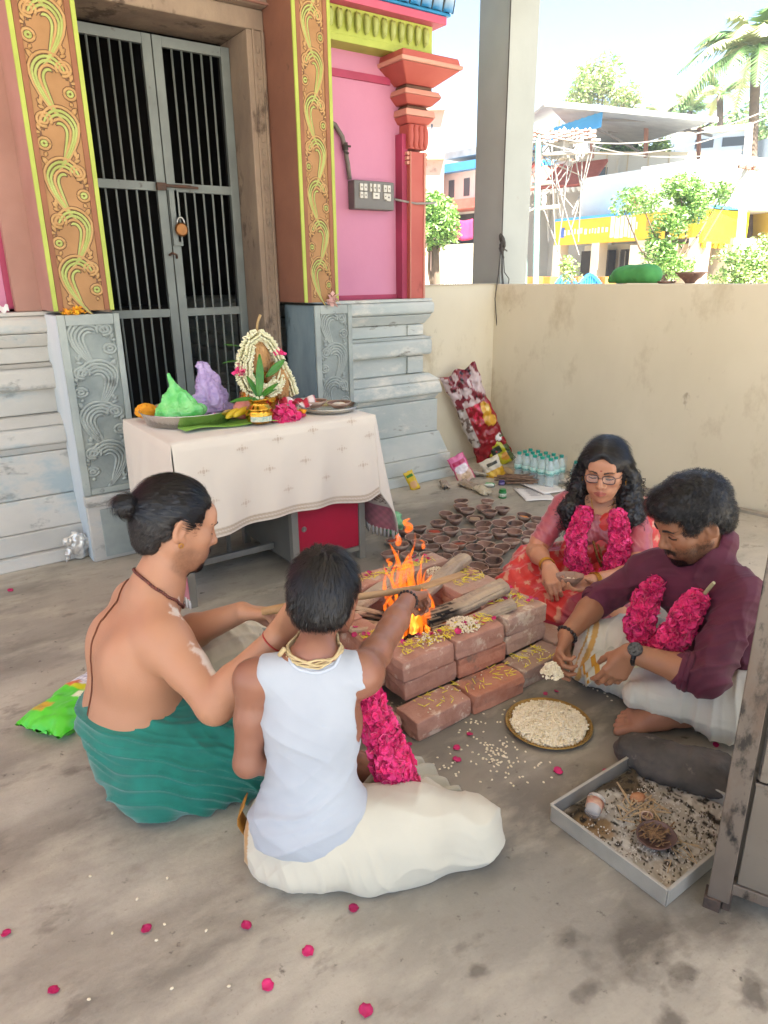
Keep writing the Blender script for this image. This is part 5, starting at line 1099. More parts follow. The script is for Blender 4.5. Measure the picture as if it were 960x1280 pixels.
# ================================================================ steel cabinet at the right edge
cb_ = empty('steel_cabinet', (1.45, .35, 0), 'scratched grey steel cabinet with peeling paint at the right edge', 'cabinet')
M_cab = mat('peeling_cabinet_paint', '#544b43', '#6a5f55', rough=.5, scale=5, metal=.15, spots='#211d1a', spot_t=.53, spot_s=17, spots2='#5c4c40', spot2_t=.56, spot2_s=6, stretch=(1, 1, .5), bump=.0006, bscale=40)
M_cab2 = mat('cabinet_panel_paint', '#6d655b', '#5f574e', rough=.45, scale=3, metal=.15, spots='#3a332d', spot_t=.60, spot_s=9)
M_rust = mat('cabinet_rust', '#3a2f28', '#544339', rough=.9, scale=40)
cd0 = np.array((1.318, .588, 0)); cdr = nrm((.40, -.92, 0)); cn_ = np.array((-cdr[1], cdr[0], 0))*1.0   # along the face; normal into the body
if cn_[0] < 0: cn_ = -cn_
Rk = np.stack([cdr, cn_, (0, 0, 1)], 1)
def cbox(a0, a1, d0, d1, z0, z1, name, mt, bev=.002):
    m = MB(); m.box(cd0+cdr*(a0+a1)/2+cn_*(d0+d1)/2+np.array((0, 0, (z0+z1)/2)), (a1-a0, d1-d0, z1-z0), Rk); return m.build(name, mt, cb_, bevel=bev)
cbox(0, .046, 0, .03, .03, 1.02, 'frame_post', M_cab); cbox(-.003, .049, -.003, .033, 1.02, 1.045, 'post_cap', M_cab2)
cbox(.46, .49, 0, .03, .03, 1.02, 'frame_post', M_cab); cbox(.046, .46, .002, .03, .06, .088, 'bottom_rail', M_cab); cbox(.046, .46, .002, .03, .985, 1.01, 'top_rail', M_cab)
cbox(.054, .45, .006, .02, .09, .36, 'door_panel', M_cab2); cbox(.054, .45, .008, .02, .375, .98, 'door_panel', mat('dark_panel_paint', '#4b4540', '#5d564f', rough=.5, scale=6, spots='#2b2724', spot_t=.6, spot_s=12)); cbox(.052, .45, .0, .006, .362, .372, 'panel_trim', M_cab)
cbox(.058, .074, -.004, .006, .38, .98, 'door_stile', M_cab2)
cbox(0, .49, .031, .42, .06, 1.0, 'body', M_cab2); cbox(-.006, .030, -.006, .036, 0, .032, 'rubber_foot', M_rust); cbox(.032, .05, .01, .05, .0, .06, 'rusty_bracket', M_rust)
m = MB(); c_ = cd0+cdr*.02+cn_*.05; m.lathe([(.016, 0), (.016, .03), (.012, .035), (.020, .045), (.022, .07), (.012, .085), (0, .09)], (c_[0], c_[1], 1.045), 14); m.build('corner_knob', mat('brown_knob', '#6b4c3c', '#5a3f33', rough=.5, scale=20), cb_, smooth=True)
# ================================================================ packets, bottles, papers by the wall
def pouch(name, c, L, W_, T_, R, colfn, label, cat='packet', rough=.35, nu=26, nv=36, seed=0, crumple=1.0, group=None):
    """sealed foil pouch: pillow with crimped ends; R columns: width, length, thickness axes"""
    vs_ = []; cs = []; fs = []
    for side in (1, -1):
        b = len(vs_)
        for j in range(nv+1):
            for i in range(nu+1):
                u, v = i/nu*2-1, j/nv*2-1; t = (1-abs(u)**3.2)**.7*(1-abs(v)**5)**.8; end = max(0, abs(v)-.86)/.14
                z = T_/2*t*side + (0.0012*side) + .0015*math.sin(u*60)*end*side
                vs_.append((u*W_/2*(1-.05*(1-abs(v))), v*L/2*(1+.008*math.sin(u*9+seed)), z)); cs.append(colfn(u, v, side)); vs_[-1] = (vs_[-1][0]*(1+.035*crumple*math.sin(v*7+seed)*abs(u)+.02*crumple*math.sin(v*23+seed*2)*abs(u)**4), vs_[-1][1]+.012*crumple*L*math.sin(u*6+seed)*abs(v)**3, vs_[-1][2])
        for j in range(nv):
            for i in range(nu):
                q_ = (b+j*(nu+1)+i, b+j*(nu+1)+i+1, b+(j+1)*(nu+1)+i+1, b+(j+1)*(nu+1)+i); fs.append(q_ if side > 0 else q_[::-1])
    P = np.array(vs_); n = fbm(P+seed*3.1, 26, 3); P[:,2] += np.sign(P[:,2])*n*T_*.16*crumple*(np.abs(P[:,0]) < W_*.47)
    P = P @ np.asarray(R).T + np.asarray(c)
    o = link_mesh(name, P, fs, mat('foil_print_%d' % int(rough*100), '#fff', vcol='Col', rough=rough, spec=.6), smooth=True); setcol(o, np.array(cs)); return tag(o, label, cat, group)
def S3(h): return np.array(srgb(h))
def oval(u, v, cu, cv, ru, rv): return ((u-cu)/ru)**2+((v-cv)/rv)**2 < 1
def txt(u, v, cu, cv, w_, h, n, seed=0):   # rows of lettering too small to read in the photograph
    return abs(u-cu) < w_ and abs(v-cv) < h and (math.sin((u+seed)*n)*math.sin((u*1.7+seed)*n*.6) > -.1)
def lean(wd, ld):  # frame from width dir and length dir
    a = nrm(wd); l = nrm(ld); t = nrm(np.cross(a, l)); return np.stack([np.cross(l, t), l, t], 1)
def n2(u, v, sc, o=0): return float(vnoise(np.array([[u*sc+o, v*sc*2.2, 1.7+o]]), 1.0)[0])
def c_redbag(u, v, s):
    a, b = n2(u, v, 3.1), n2(u, v, 7.3, 5)
    c = S3('#8f1a22')
    if v > .28: c = S3('#7d2a35') if a+.6*b > -.05 else S3('#c4aeac')
    if v > .28 and b+.5*a > .55: c = S3('#2c1c20')
    if -.15 < v < .3 and -.25 < u < .35 and b-.3*a > .12: c = S3('#d42a4a')
    if oval(u, v, .62, .10, .26, .17) or oval(u, v, .45, -.08, .2, .13) or oval(u, v, .72, -.15, .2, .12): c = S3('#cf9a2e')
    if oval(u, v, .72, .12, .1, .06): c = S3('#e5c878')
    if oval(u, v, .70, -.52, .24, .07): c = S3('#e6e0d8')
    if u < -.45 and -.55 < v < .30 : c = S3('#b9ada4') if b > -.25 else S3('#6e5b50')
    return c
pouch('snack_bag', (3.62, 4.00-.12, .375), .80, .27, .075, lean((.80, -.55, .12), (-.42, .12, .90)), c_redbag, 'big shiny red snack bag leaning upright against the plinth corner', rough=.22, nu=40, nv=80, seed=2, crumple=1.5)
def c_pink(u, v, s):
    c = S3('#d56f9b') if v > -.1 else S3('#d8b9a8')
    if v > .2 and txt(u, v, 0, .5, .7, .12, 9): c = S3('#b01c50')
    if oval(u, v, 0, .05, .8, .35) and v < .3: c = S3('#e8dce0')
    if v < -.3 and oval(u, v, .1, -.55, .6, .28): c = S3('#c8a888')
    if abs(u) > .9: c = S3('#c2416f')
    return c
pouch('rice_packet', (3.245, 3.63, .085), .21, .13, .045, lean((.86, -.5, .0), (-.35, .30, .88)), c_pink, 'pink and white packet propped against the foot of the plinth', rough=.3, seed=5)
def c_yel(u, v, s):
    c = S3('#d1b21e')
    if abs(v-.55) < .16 and abs(u) < .8: c = S3('#3a7a2a') if txt(u, v, 0, .55, .7, .12, 12) else S3('#e3d36a')
    if v < 0 and oval(u, v, 0, -.35, .8, .38): c = S3('#cf9f6a')
    if v < -.85: c = S3('#b8901a')
    return c
pouch('spice_packet', (2.82, 3.66, .062), .145, .068, .020, lean((.9, -.42, .05), (-.32, .28, .9)), c_yel, 'small yellow packet standing alone against the plinth', rough=.3, seed=7)
def c_dal(u, v, s):
    c = S3('#b6b21f')
    if txt(u, v, -.2, .1, .5, .22, 8): c = S3('#2b3320')
    if oval(u, v, .3, -.5, .4, .25): c = S3('#c68a2a')
    if u > .55: c = S3('#3f4a1e')
    return c
pouch('pulse_packet', (3.78, 3.80, .11), .25, .17, .06, lean((.75, -.62, .1), (-.35, .35, .85)), c_dal, 'yellow green packet slumped against the bottom of the red bag', rough=.3, seed=8)
def c_wht(u, v, s):
    c = S3('#c9c0ac') if v > -.05 else S3('#c99a1c')
    if txt(u, v, .1, .5, .55, .14, 10): c = S3('#3b3a2c')
    if oval(u, v, -.3, -.3, .3, .2): c = S3('#dcb63a')
    return c
pouch('flour_packet', (3.49, 3.56, .055), .17, .15, .07, lean((.80, -.6, 0), (-.2, .3, .7)), c_wht, 'plump white and yellow packet in the middle of the groceries', rough=.45, seed=9)
for i, (px_, py_, L_, w_, az, lab_) in enumerate([(556,606,.12,.06,.1,'small brown seed pouch lying apart at the left of the groceries'),(585,606,.13,.08,.7,'crinkled brown seed pouch just below the pink packet'),(601,592,.12,.09,1.3,'clear pouch of grey seeds behind the beige one'),(603,613,.14,.09,.5,'beige pouch nearest the clay lamps')]):
    c = Wz(px_, py_, .02); col = ['#a08f7c', '#94836f', '#aaa28f', '#b5a98f'][i]
    pouch('seed_pouch', (c[0], c[1], .022), L_, w_, .035, rotm(.1, .15*(-1)**i, az-.6), lambda u, v, s, col=col: S3(col)*(.8+.35*abs(math.sin(u*37+v*11)*math.sin(v*29-u*13))), lab_, 'pouch', rough=.3, seed=20+i, nu=16, nv=22, crumple=2)
c = Wz(647, 600, .03); sb_ = empty('twig_bundle', (c[0], c[1], 0), 'bundle of short brown twigs lying before the water bottles', 'twigs'); q = np.random.RandomState(4)
for k in range(26):
    a = np.array((q.randn()*.025, q.randn()*.03, .012+.045*q.rand())); d = nrm((.72+.12*q.randn(), -.66+.12*q.randn(), .10*q.randn())); m = MB(); m.tube([np.array((c[0], c[1], 0))+a-d*.11, np.array((c[0], c[1], 0))+a+d*.11+q.randn(3)*.004], [.0065, .005], 6); m.build('twig', mat('twig_brown', '#8a6e58', '#6d5442', rough=.9, scale=40), sb_, smooth=True)
c = Wz(633, 590, .01); m = MB(); m.grid(lambda u, v: (c[0]+.09*(u-.5)+.05*(v-.5), c[1]+.03*(u-.5)-.10*(v-.5), .012+.02*abs(u-.5)+.014*math.sin(v*5)), 8, 8); m.build('paper_scrap', mat('kraft_paper', '#b39c7c', '#a58e6f', rough=.9, scale=20), smooth=True, solid=.001, label='folded piece of brown paper between the white packet and the twigs', cat='paper')
def jar(px_, py_, r, h, body, lid, band, label):
    c = Wz(px_, py_, 0); rt_ = empty('jar', (c[0], c[1], 0), label, 'jar'); m = MB(); m.lathe([(0, 0), (r, 0), (r*1.02, .004), (r*1.02, h*.72), (r*.8, h*.8), (0, h*.8)], (c[0], c[1], 0), 18); m.build('glass', body, rt_, smooth=True, bevel=0)
    m = MB(); m.lathe([(r*.82, h*.78), (r*.86, h*.8), (r*.86, h), (0, h)], (c[0], c[1], 0), 18); m.build('lid', lid, rt_, smooth=False)
    m = MB(); m.lathe([(r*1.035, h*.18), (r*1.035, h*.58)], (c[0], c[1], 0), 18); m.build('paper_band', band, rt_, smooth=True)
M_gj = mat('green_jar', '#1f7a3c', '#196832', rough=.3, scale=6); jar(628, 622, .026, .058, M_gj, M_gj, mat('jar_band', '#c9cfc2', '#6e8a70', rough=.6, scale=90), 'small green jar standing just behind the clay lamps')
jar(627, 606, .022, .034, mat('violet_plastic', '#4b3f7a', '#403569', rough=.4, scale=8), mat('violet_plastic', ''), mat('violet_band', '#7a6fa0', rough=.6), 'squat violet tin behind the green jar')
pouch('soap_box', tuple(Wz(612, 606, .015)), .07, .045, .025, rotm(0, 0, .6), lambda u, v, s: S3('#3f9a5a') if abs(u) < .6 else S3('#cfd6cc'), 'little green and white box left of the violet tin', 'box', seed=31, nu=10, nv=12)
# papers
for k, (px_, py_, rz, lab_) in enumerate([(668, 618, .25, 'printed white sheet on the floor left of the woman'), (680, 610, .55, 'second white sheet tucked half under the printed one')]):
    c = Wz(px_, py_, 0); m = MB(); Rz = rotm(0, 0, rz-.75); m.grid(lambda u, v: tuple(np.array((c[0], c[1], .004+.004*k))+Rz@np.array((.21*(u-.5), .297*(v-.5), .004*math.sin(u*4+v*3)))), 8, 8); o = m.build('paper_sheet', mat('white_paper', '#dcd9d6', '#d2cfcc', rough=.85, scale=6), smooth=True, solid=.0006, label=lab_, cat='paper')
    if k == 0:
        for (uu, vv, ww, hh) in [(.12,.9,.05,.03)]+[(.45, .85-.055*j, .5-.1*(j % 3), .006) for j in range(11)]:
            m = MB(); p = np.array((c[0], c[1], .0095))+Rz@np.array((.21*(uu-.5), .297*(vv-.5), .001)); m.box(p, (.21*ww*.8, .004 if hh < .02 else .016, .0006), Rz); m.build('printed_line', mat('grey_ink', '#7d7a80', rough=.9), o)
c = Wz(703, 600, .02); pouch('red_striped_bag', (c[0], c[1], .02), .2, .12, .03, rotm(.1, .1, .9), lambda u, v, s: S3('#b53a3e') if abs(u*.7+v-.1) < .13 else S3('#cfc6bf'), 'white plastic bag with a red stripe behind the papers', 'bag', seed=40, crumple=2)
c = Wz(669, 598, .02); pouch('incense_box', (c[0], c[1], .014), .09, .045, .026, rotm(0, 0, .3), lambda u, v, s: S3('#8a2350') if txt(u, v, 0, 0, .9, .9, 7) else S3('#c9a0a8'), 'small magenta box in front of the bottle pack', 'box', seed=41, nu=12, nv=14, crumple=.3)
# shrink-wrapped water bottles
M_pet = mat('water_bottle_plastic', '#d3e3e2', rough=.12, alpha=.42, spec=.8); M_capg = mat('teal_cap', '#1f9a84', '#17887a', rough=.35, scale=9); M_blab = mat('teal_bottle_band', '#7fc9bd', '#cfe3dd', rough=.4, scale=60)
def bottle(loc, label):
    r = empty('water_bottle', loc, label, 'bottle', 'water bottles in the pack'); R0 = .031
    m = MB(); m.lathe([(0, 0), (R0*.9, 0), (R0, .006), (R0, .06), (R0*.93, .066), (R0, .072), (R0, .125), (R0*.95, .14), (R0*.45, .178), (R0*.42, .188)], loc, 16); m.build('bottle_body', M_pet, r, smooth=True)
    m = MB(); m.lathe([(R0*.50, .186), (R0*.50, .203), (0, .204)], loc, 12); m.build('cap', M_capg, r)
    m = MB(); m.lathe([(R0*1.02, .078), (R0*1.02, .118)], loc, 16); m.build('band', M_blab, r, smooth=True)
    m = MB(); m.lathe([(R0*1.03, .084), (R0*1.03, .098)], loc, 16, wob=lambda a, z: 1); m.build('print', mat('dark_teal_print', '#1c7f78', '#7fc9bd', rough=.4, scale=70), r, smooth=True)
    return r
bo0 = None; P0 = np.array((3.585, 3.395, 0)); dx_ = nrm((.13, -1, 0))*.066; dy_ = nrm((1, .13, 0))*.066
for j in range(3):
    for i in range(5):
        p = P0+dx_*i+dy_*j; lb = 'clear water bottle with a teal cap in the shrink-wrapped pack by the wall'
        if j == 0: lb = ['far left', 'second from left', 'middle', 'second from right', 'far right'][i]+' bottle in the front row of the water pack'
        if bo0 is None: bo0 = bottle(tuple(p), lb)
        else: copy_tree(bo0, loc=p, label=lb)
w0 = P0-dx_*.6-dy_*.6; m = MB(); ax_, ay_ = dx_*5.2, dy_*3.2
def wrap(u, v):
    a = 2*math.pi*u; s_ = lambda x: np.sign(x)*abs(x)**.35; c = P0+dx_*2+dy_*1; return tuple(c+ax_*.515*s_(math.cos(a))+ay_*.53*s_(math.sin(a))+np.array((0, 0, .004+.185*v+.004*math.sin(a*9)*v)))
m.grid(wrap, 60, 8); m.build('shrink_wrap', mat('clear_film', '#e6efee', rough=.15, alpha=.14, spec=.9), smooth=True, label='clear shrink film stretched round the pack of water bottles', cat='wrapping')
b2 = copy_tree(bo0, loc=P0+np.array((.18, -.40, .0)), label='loose water bottle standing right of the shrink-wrapped pack')
b3 = copy_tree(bo0, loc=P0+np.array((.11, -.42, .0)), label='loose water bottle half hidden behind the woman\'s hair')
# green bottle-bag by the table leg
s = SDF(); s.ell((2.20, 3.02, .07), (.05, .06, .07)); P, F = sdf_mesh(s, .006, disp=lambda P, N: .010*(1-2*np.abs(fbm(P, 22, 2)))-.004); tag(link_mesh('plastic_bag', P, F, mat('pale_green_film', '#79c48c', '#93d4a2', rough=.25, alpha=.75, scale=9), smooth=False), 'pale green plastic bag on the floor at the right end of the table', 'bag')
# green packet behind the priest
def c_gp(u, v, s):
    c = S3('#4fc62a')
    if v > .15: c = S3('#c6c41e')
    if v > .42+.3*u: c = S3('#d9d6dc')
    if v > .5+.3*u and math.sin(v*90) > .2 and math.sin(u*50+v*7) > -.3: c = S3('#9a96b0')
    if oval(u, v, -.55, .30, .22, .16): c = S3('#cf6a3a')
    if txt(u, v, -.5, -.55, .25, .16, 14): c = S3('#c9a42a')
    if txt(u, v, .35, .0, .35, .12, 11): c = S3('#e4e6c4')
    return c
pouch('snack_bag', (.315, 2.285, .035), .33, .20, .075, lean((.55, -.83, 0), (.83, .55, .02)), c_gp, 'bright green packet lying on the floor behind the bare-backed man', rough=.28, seed=50, crumple=.8, nu=30, nv=44)
# silver foil plate leaning on the plinth
s = SDF(); s.ell((.655, 3.72, .085), (.055, .030, .075)); s.cap((.60, 3.69, .07), (.58, 3.68, .02), .016, .012, .01); s.ell((.60, 3.70, .12), (.02, .018, .018)); P, F = sdf_mesh(s, .005, disp=lambda P, N: .012*(1-2*np.abs(fbm(P, 26, 3)))-.004); P[:,2] = np.maximum(P[:,2], .002)
tag(link_mesh('clear_bag', P, F, mat('silvery_film', '#cfccc6', '#dedbd5', rough=.15, metal=.4, scale=12), smooth=False), 'crumpled silvery clear bag against the plinth beside the left stone block', 'bag')
# flowers on the left block, small paper on the plinth ledge
petals_heap('marigold_petals', (.79, 3.64, 1.249), .055, 70, .022, [mat('yellow_marigold', '#dca81c', '#e3b932', rough=.6, scale=40), M_or], .03, 61, 'yellow flower petals on top of the left carved block', 'flowers')
petals_heap('petal_cluster', (2.21, 3.625, 1.25), .025, 22, .03, [mat('pale_pink_petal', '#c99a94', '#d4b0a4', rough=.6, scale=40)], .05, 62, 'faded pink flower tucked at the foot of the right pilaster', 'flower')
m = MB(); m.grid(lambda u, v: (.50+.05*u, 3.90+.01*v, 1.258+.03*v+.01*math.sin(u*9)), 5, 4); m.build('paper_scrap', mat('white_paper', ''), solid=.001, label='white paper scrap on the ledge at the left edge below the pink wall', cat='paper')
# green scraps under the table
for i, (px_, py_, lb) in enumerate([(305, 695, 'green leaf scrap on the floor under the desk rail'), (362, 742, 'green leaf scrap on the floor by the desk leg'), (270, 805, 'dark dry leaf by the cream cloth')]):
    c = Wz(px_, py_, 0); o = pproto.copy(); scene.collection.objects.link(o); o.data = pproto.data.copy(); o.data.materials[0] = M_leaf if i < 2 else mat('dry_leaf', '#4d4638', '#6b5f4c', rough=.8, scale=30); o.name = 'leaf_scrap'; o.location = (c[0], c[1], .002); o.scale = (1.2, 1.2, 1); tag(o, lb, 'leaf'); del o['group']
# things on the parapet
s = SDF(); s.ell((4.20, 3.06, 1.395), (.085, .13, .062), k=.03); s.ell((4.20, 2.94, 1.395), (.085, .11, .066), k=.02); s.cap((4.20, 3.2, 1.36), (4.20, 2.86, 1.36), .03, .03, .03)
P, F = sdf_mesh(s, .008, disp=lambda P, N: .005*fbm(P, 10, 2)+folds(P, (.3, .9, .4), 60, .003)); P[:,2] = np.maximum(P[:,2], 1.338); tag(link_mesh('cloth_bundle', P, F, mat('green_cloth', '#4f9a52', '#458a48', rough=.8, scale=8), smooth=True), 'rounded green cloth bundle resting on top of the long parapet', 'bundle')
m = MB(); m.lathe([(0,0),(.03,0),(.035,.01),(.075,.05),(.10,.066),(.096,.068),(.06,.03),(0,.02)], (4.27, 2.66, 1.336), 22); m.build('clay_bowl', M_clay, smooth=True, label='wide dark clay bowl standing on the parapet', cat='bowl')
m = MB(); m.lathe([(0,0),(.05,0),(.06,.012),(.055,.014),(0,.01)], (4.23, 2.80, 1.336), 20); m.build('clay_saucer', M_clay, smooth=True, label='flat clay saucer on the parapet between bundle and bowl', cat='saucer')
# ================================================================ people
def skin_mat(name, c2, rough=.5):
    return mat(name, '#ffffff', c2, rough=rough, vcol='Col', scale=18, bump=.0006, bscale=220, sss=.12, spec=.4)
M_hair = mat('black_hair', '#0d0b0c', '#181416', rough=.42, scale=60, spec=.5)
M_gold = mat('gold_metal', '#c28f3a', '#a8772c', rough=.28, metal=1, scale=30)
def vc(P, base): return np.tile(np.array(srgb(base)), (len(P), 1))
def blend(c, m, col):
    m = np.clip(m, 0, 1)[:, None]; return c*(1-m) + np.array(srgb(col))*m
def local(P, c, R, sc=1.0): return ((P-np.asarray(c)) @ R)/sc
def strands(name, P, N, flow, n, length, width, parent, center, mt=None, lift=.003, jit=.25, seed=0, mask=None, segs=5, curl=0, curlf=60, lenvar=.4):
    r = np.random.RandomState(seed); idx = np.arange(len(P))
    if mask is not None: idx = idx[mask]
    idx = r.choice(idx, n); p = P[idx].copy(); nn = N[idx].copy(); c = np.asarray(center); L = length*(1-lenvar*r.rand(n))
    ph = r.rand(n)*6.28; rows = []; j = r.randn(n, 3)*jit
    for i in range(segs+1):
        t = flow(p) + j; t -= nn*(t*nn).sum(1)[:, None]; t /= np.linalg.norm(t, axis=1)[:, None]+1e-9
        side = np.cross(t, nn); hgt = lift*math.sin(math.pi*min(1, (i+.3)/(segs+.6)))
        q = p + nn*hgt
        if curl: q = q + side*(np.sin(ph+i*curlf*.01*3)*curl)[:, None] + nn*(np.cos(ph+i*curlf*.01*3)*curl*.6)[:, None]
        w_ = width*(1-.75*i/segs)
        rows.append((q-side*w_/2, q+side*w_/2))
        d0 = p-c; p2 = p + t*(L/segs)[:, None]; d1 = p2-c
        nn = nn*.6 + .4*d1/np.linalg.norm(d1, axis=1)[:, None]; nn /= np.linalg.norm(nn, axis=1)[:, None]; p = p2 - (N[idx]*0)
    W = np.stack([np.stack(x, 1) for x in rows], 1)   # n, segs+1, 2, 3
    vv = W.reshape(-1, 3); base = (np.arange(n)*(segs+1)*2)[:, None]; fs = []
    for i in range(segs): fs.append(base + np.array([i*2, i*2+1, i*2+3, i*2+2]))
    return tag(link_mesh(name, vv, np.concatenate(fs), mt or M_hair, parent, True), kind='stuff')
def blossoms(name, pts, rad, n, size, cols, parent, seed=1, flat=1.0, label=None):
    """garland body: crumpled petals packed round a path"""
    r = np.random.RandomState(seed); pts = [np.array(p, float) for p in pts]; seg = [np.linalg.norm(pts[i+1]-pts[i]) for i in range(len(pts)-1)]; tot = sum(seg)
    V_ = []; F_ = []; mi = []
    s = SDF(); s.chain(pts, [rad*.8]*len(pts) if np.isscalar(rad) else [q*.8 for q in rad], .01)
    P, F = sdf_mesh(s, .006, disp=lambda P, N: .006*fbm(P, 60, 2)+.002)
    V_ += list(P); F_ += [tuple(f) for f in F]; mi += [0]*len(F); N = vnormals(P, F)
    ids = r.choice(len(P), n)
    for i in ids:
        c = P[i]; nn = N[i] + r.randn(3)*.35; nn = nrm(nn); a = nrm(np.cross(nn, r.randn(3))); b_ = np.cross(nn, a); sz = size*(.6+.7*r.rand()); k = len(V_)
        c0 = c - nn*size*.10; pp = 6; mc = r.randint(len(cols))
        V_.append(c0)
        for q in range(pp):
            an = q*2*math.pi/pp + r.rand()*.5; rr = sz*(.75+.3*r.rand()); V_.append(c0 + (a*math.cos(an)+b_*math.sin(an))*rr + nn*sz*(.25+.35*r.rand()))
        for q in range(pp): F_.append((k, k+1+q, k+1+(q+1) % pp)); mi.append(mc)
    o = link_mesh(name, V_, F_, cols, parent, False, mi); return tag(o, label=label, kind='stuff')
M_rose = mat('magenta_petal', '#e01a6c', '#cc1560', rough=.55, scale=40, sheen=.3); M_rose2 = mat('deep_pink_petal', '#ee3a88', '#dd2874', rough=.55, scale=40, sheen=.3); M_rose3 = mat('dark_rose_petal', '#b81254', '#a00e48', rough=.6, scale=40)
ROSE = [M_rose, M_rose2, M_rose3, M_rose]
M_jas = mat('jasmine_petal', '#e6e2c4', '#d5d2a6', rough=.6, scale=40); M_jas2 = mat('jasmine_bud', '#cdd09a', '#e9e4c8', rough=.6, scale=40)
def ring_tube(m, c, R, rx, ry, r, n=20, seg=6, a0=0, a1=2*math.pi):
    pts = [np.asarray(c)+R @ np.array((rx*math.cos(a), ry*math.sin(a), 0)) for a in np.linspace(a0, a1, n)]
    m.tube(pts, r, seg, cap=False)
def frame_z(z, hint=(0,0,1)):
    z = nrm(z); x = np.cross(hint, z); x = nrm(x if np.linalg.norm(x) > 1e-3 else np.cross((1,0,0), z)); return np.stack([x, np.cross(z, x), z], 1)
def beads(m, pts, r, n=6, k=4):
    for p in pts: m.sphere(p, r, n, k)
def along(pts, n):
    pts = np.array(pts, float); d = np.r_[0, np.cumsum(np.linalg.norm(np.diff(pts, axis=0), axis=1))]; t = np.linspace(0, d[-1], n)
    return np.stack([np.interp(t, d, pts[:, i]) for i in range(3)], 1)
def project_out(P, F, pts, off=.002):
    """snap path points to the nearest surface vertex, a little outside it"""
    N = vnormals(P, F); out = []
    for q in pts:
        i = np.argmin(((P-q)**2).sum(1)); out.append(P[i]+N[i]*off)
    return out
def face_paint(c, P, hc, R, sc, lip='#a8625a', brow=True, beard=0, beard_col='#2b211d', lash='#1d1614', kajal=.6, mous=0, stub=0):
    L = local(P, hc, R, sc); x, y, z = L[:,0], L[:,1], L[:,2]; ax_ = np.abs(x); front = y > .05
    c = blend(c, ((ax_ < .024) & (np.abs(z+.0645) < .0105*(1-(ax_/.026)**2)+.001) & (y > .082))*.85, lip)
    if kajal:
        up = .0005 - .08*(ax_-.031)**2*8
        c = blend(c, ((np.abs(z+.0035-.0012) < .0018) & (ax_ > .017) & (ax_ < .047) & (y > .070) & (y < .10))*kajal, lash)
        c = blend(c, ((np.abs(z-.0085) < .0012) & (ax_ > .018) & (ax_ < .046) & (y > .065) & (y < .10))*.35, '#3a2620')  # shade of the upper lid crease, painted into the skin colour
    if brow:
        bz = .0245 + .004*np.clip(1-np.abs(ax_-.034)/.02, 0, 1); c = blend(c, ((np.abs(z-bz) < .0034*np.clip(1.2-(ax_-.012)/.045, .3, 1)) & (ax_ > .012) & (ax_ < .052) & (y > .055))*.8*(1+.3*fbm(P, 500, 1)), '#1f1714')
    if stub or beard or mous:
        n = .5+.5*fbm(P, 260, 2)
        if stub:
            m = sstep(-z, .035, .055)*sstep(ax_, .0, .03)*sstep(y, -.02, .005)*sstep(z+.55*y, -.118, -.10); m = m*(1-sstep(.024-ax_, 0, .01)*(z > -.08)); c = blend(c, m*stub*(.5+.5*n), beard_col)
        if beard:
            m = (np.exp(-((x/.030)**2+((z+.100)/.021)**2)**2))*(y > .03); c = blend(c, m*beard*(.7+.4*n)*1.2, beard_col)
        if mous:
            m = np.exp(-(((ax_-.013)/.020)**2+((z+.0505-.10*np.clip(.02-ax_, -.02, .02)*.3)/.0052)**2)**2)*(y > .075); c = blend(c, m*mous*(.8+.4*n), beard_col)
    return c
def face_lines(root, P, F, hc, R, sc, brow_r=.0022, lash_r=.0014):
    """eyebrows and downcast lash lines lying on the skin, in real relief"""
    T = lambda *q: np.asarray(hc)+R@(np.array(q)*sc)
    Lp = local(P, hc, R, sc); sel = np.where((Lp[:,1] > .04) & (np.abs(Lp[:,0]) < .07) & (np.abs(Lp[:,2]) < .06))[0]
    def surf(x, z, off):
        i = sel[np.argsort((Lp[sel,0]-x)**2+(Lp[sel,2]-z)**2)[:5]]; y = Lp[i,1].max(); return T(x, y+off, z)
    for k in (-1, 1):
        m = MB(); pts = [surf(k*x, z, .0004) for x, z in ((.012,.0215),(.020,.0255),(.030,.0285),(.040,.028),(.050,.0225))]; m.tube(along(pts, 12), [brow_r*q for q in (.7,1,1.15,1.2,1.2,1.15,1.1,1,.9,.8,.6,.35)], 6); m.build('eyebrow', M_hair, root, smooth=True)
        m = MB(); pts = [surf(k*x, z, .0006) for x, z in ((.017,-.0015),(.023,-.0042),(.031,-.0055),(.039,-.0045),(.047,-.0005))]; m.tube(along(pts, 10), lash_r, 5); m.build('eyelashes', M_hair, root, smooth=True)
        m = MB(); pts = [surf(k*x, z, .0001) for x, z in ((.019,.0085),(.026,.0115),(.034,.0118),(.043,.0085))]; m.tube(along(pts, 8), .0006, 4); m.build('lid_crease_shade', mat('lid_shadow_skin', '#5a382a', rough=.6), root, smooth=True)  # crease shade drawn as a thin dark line over each lid
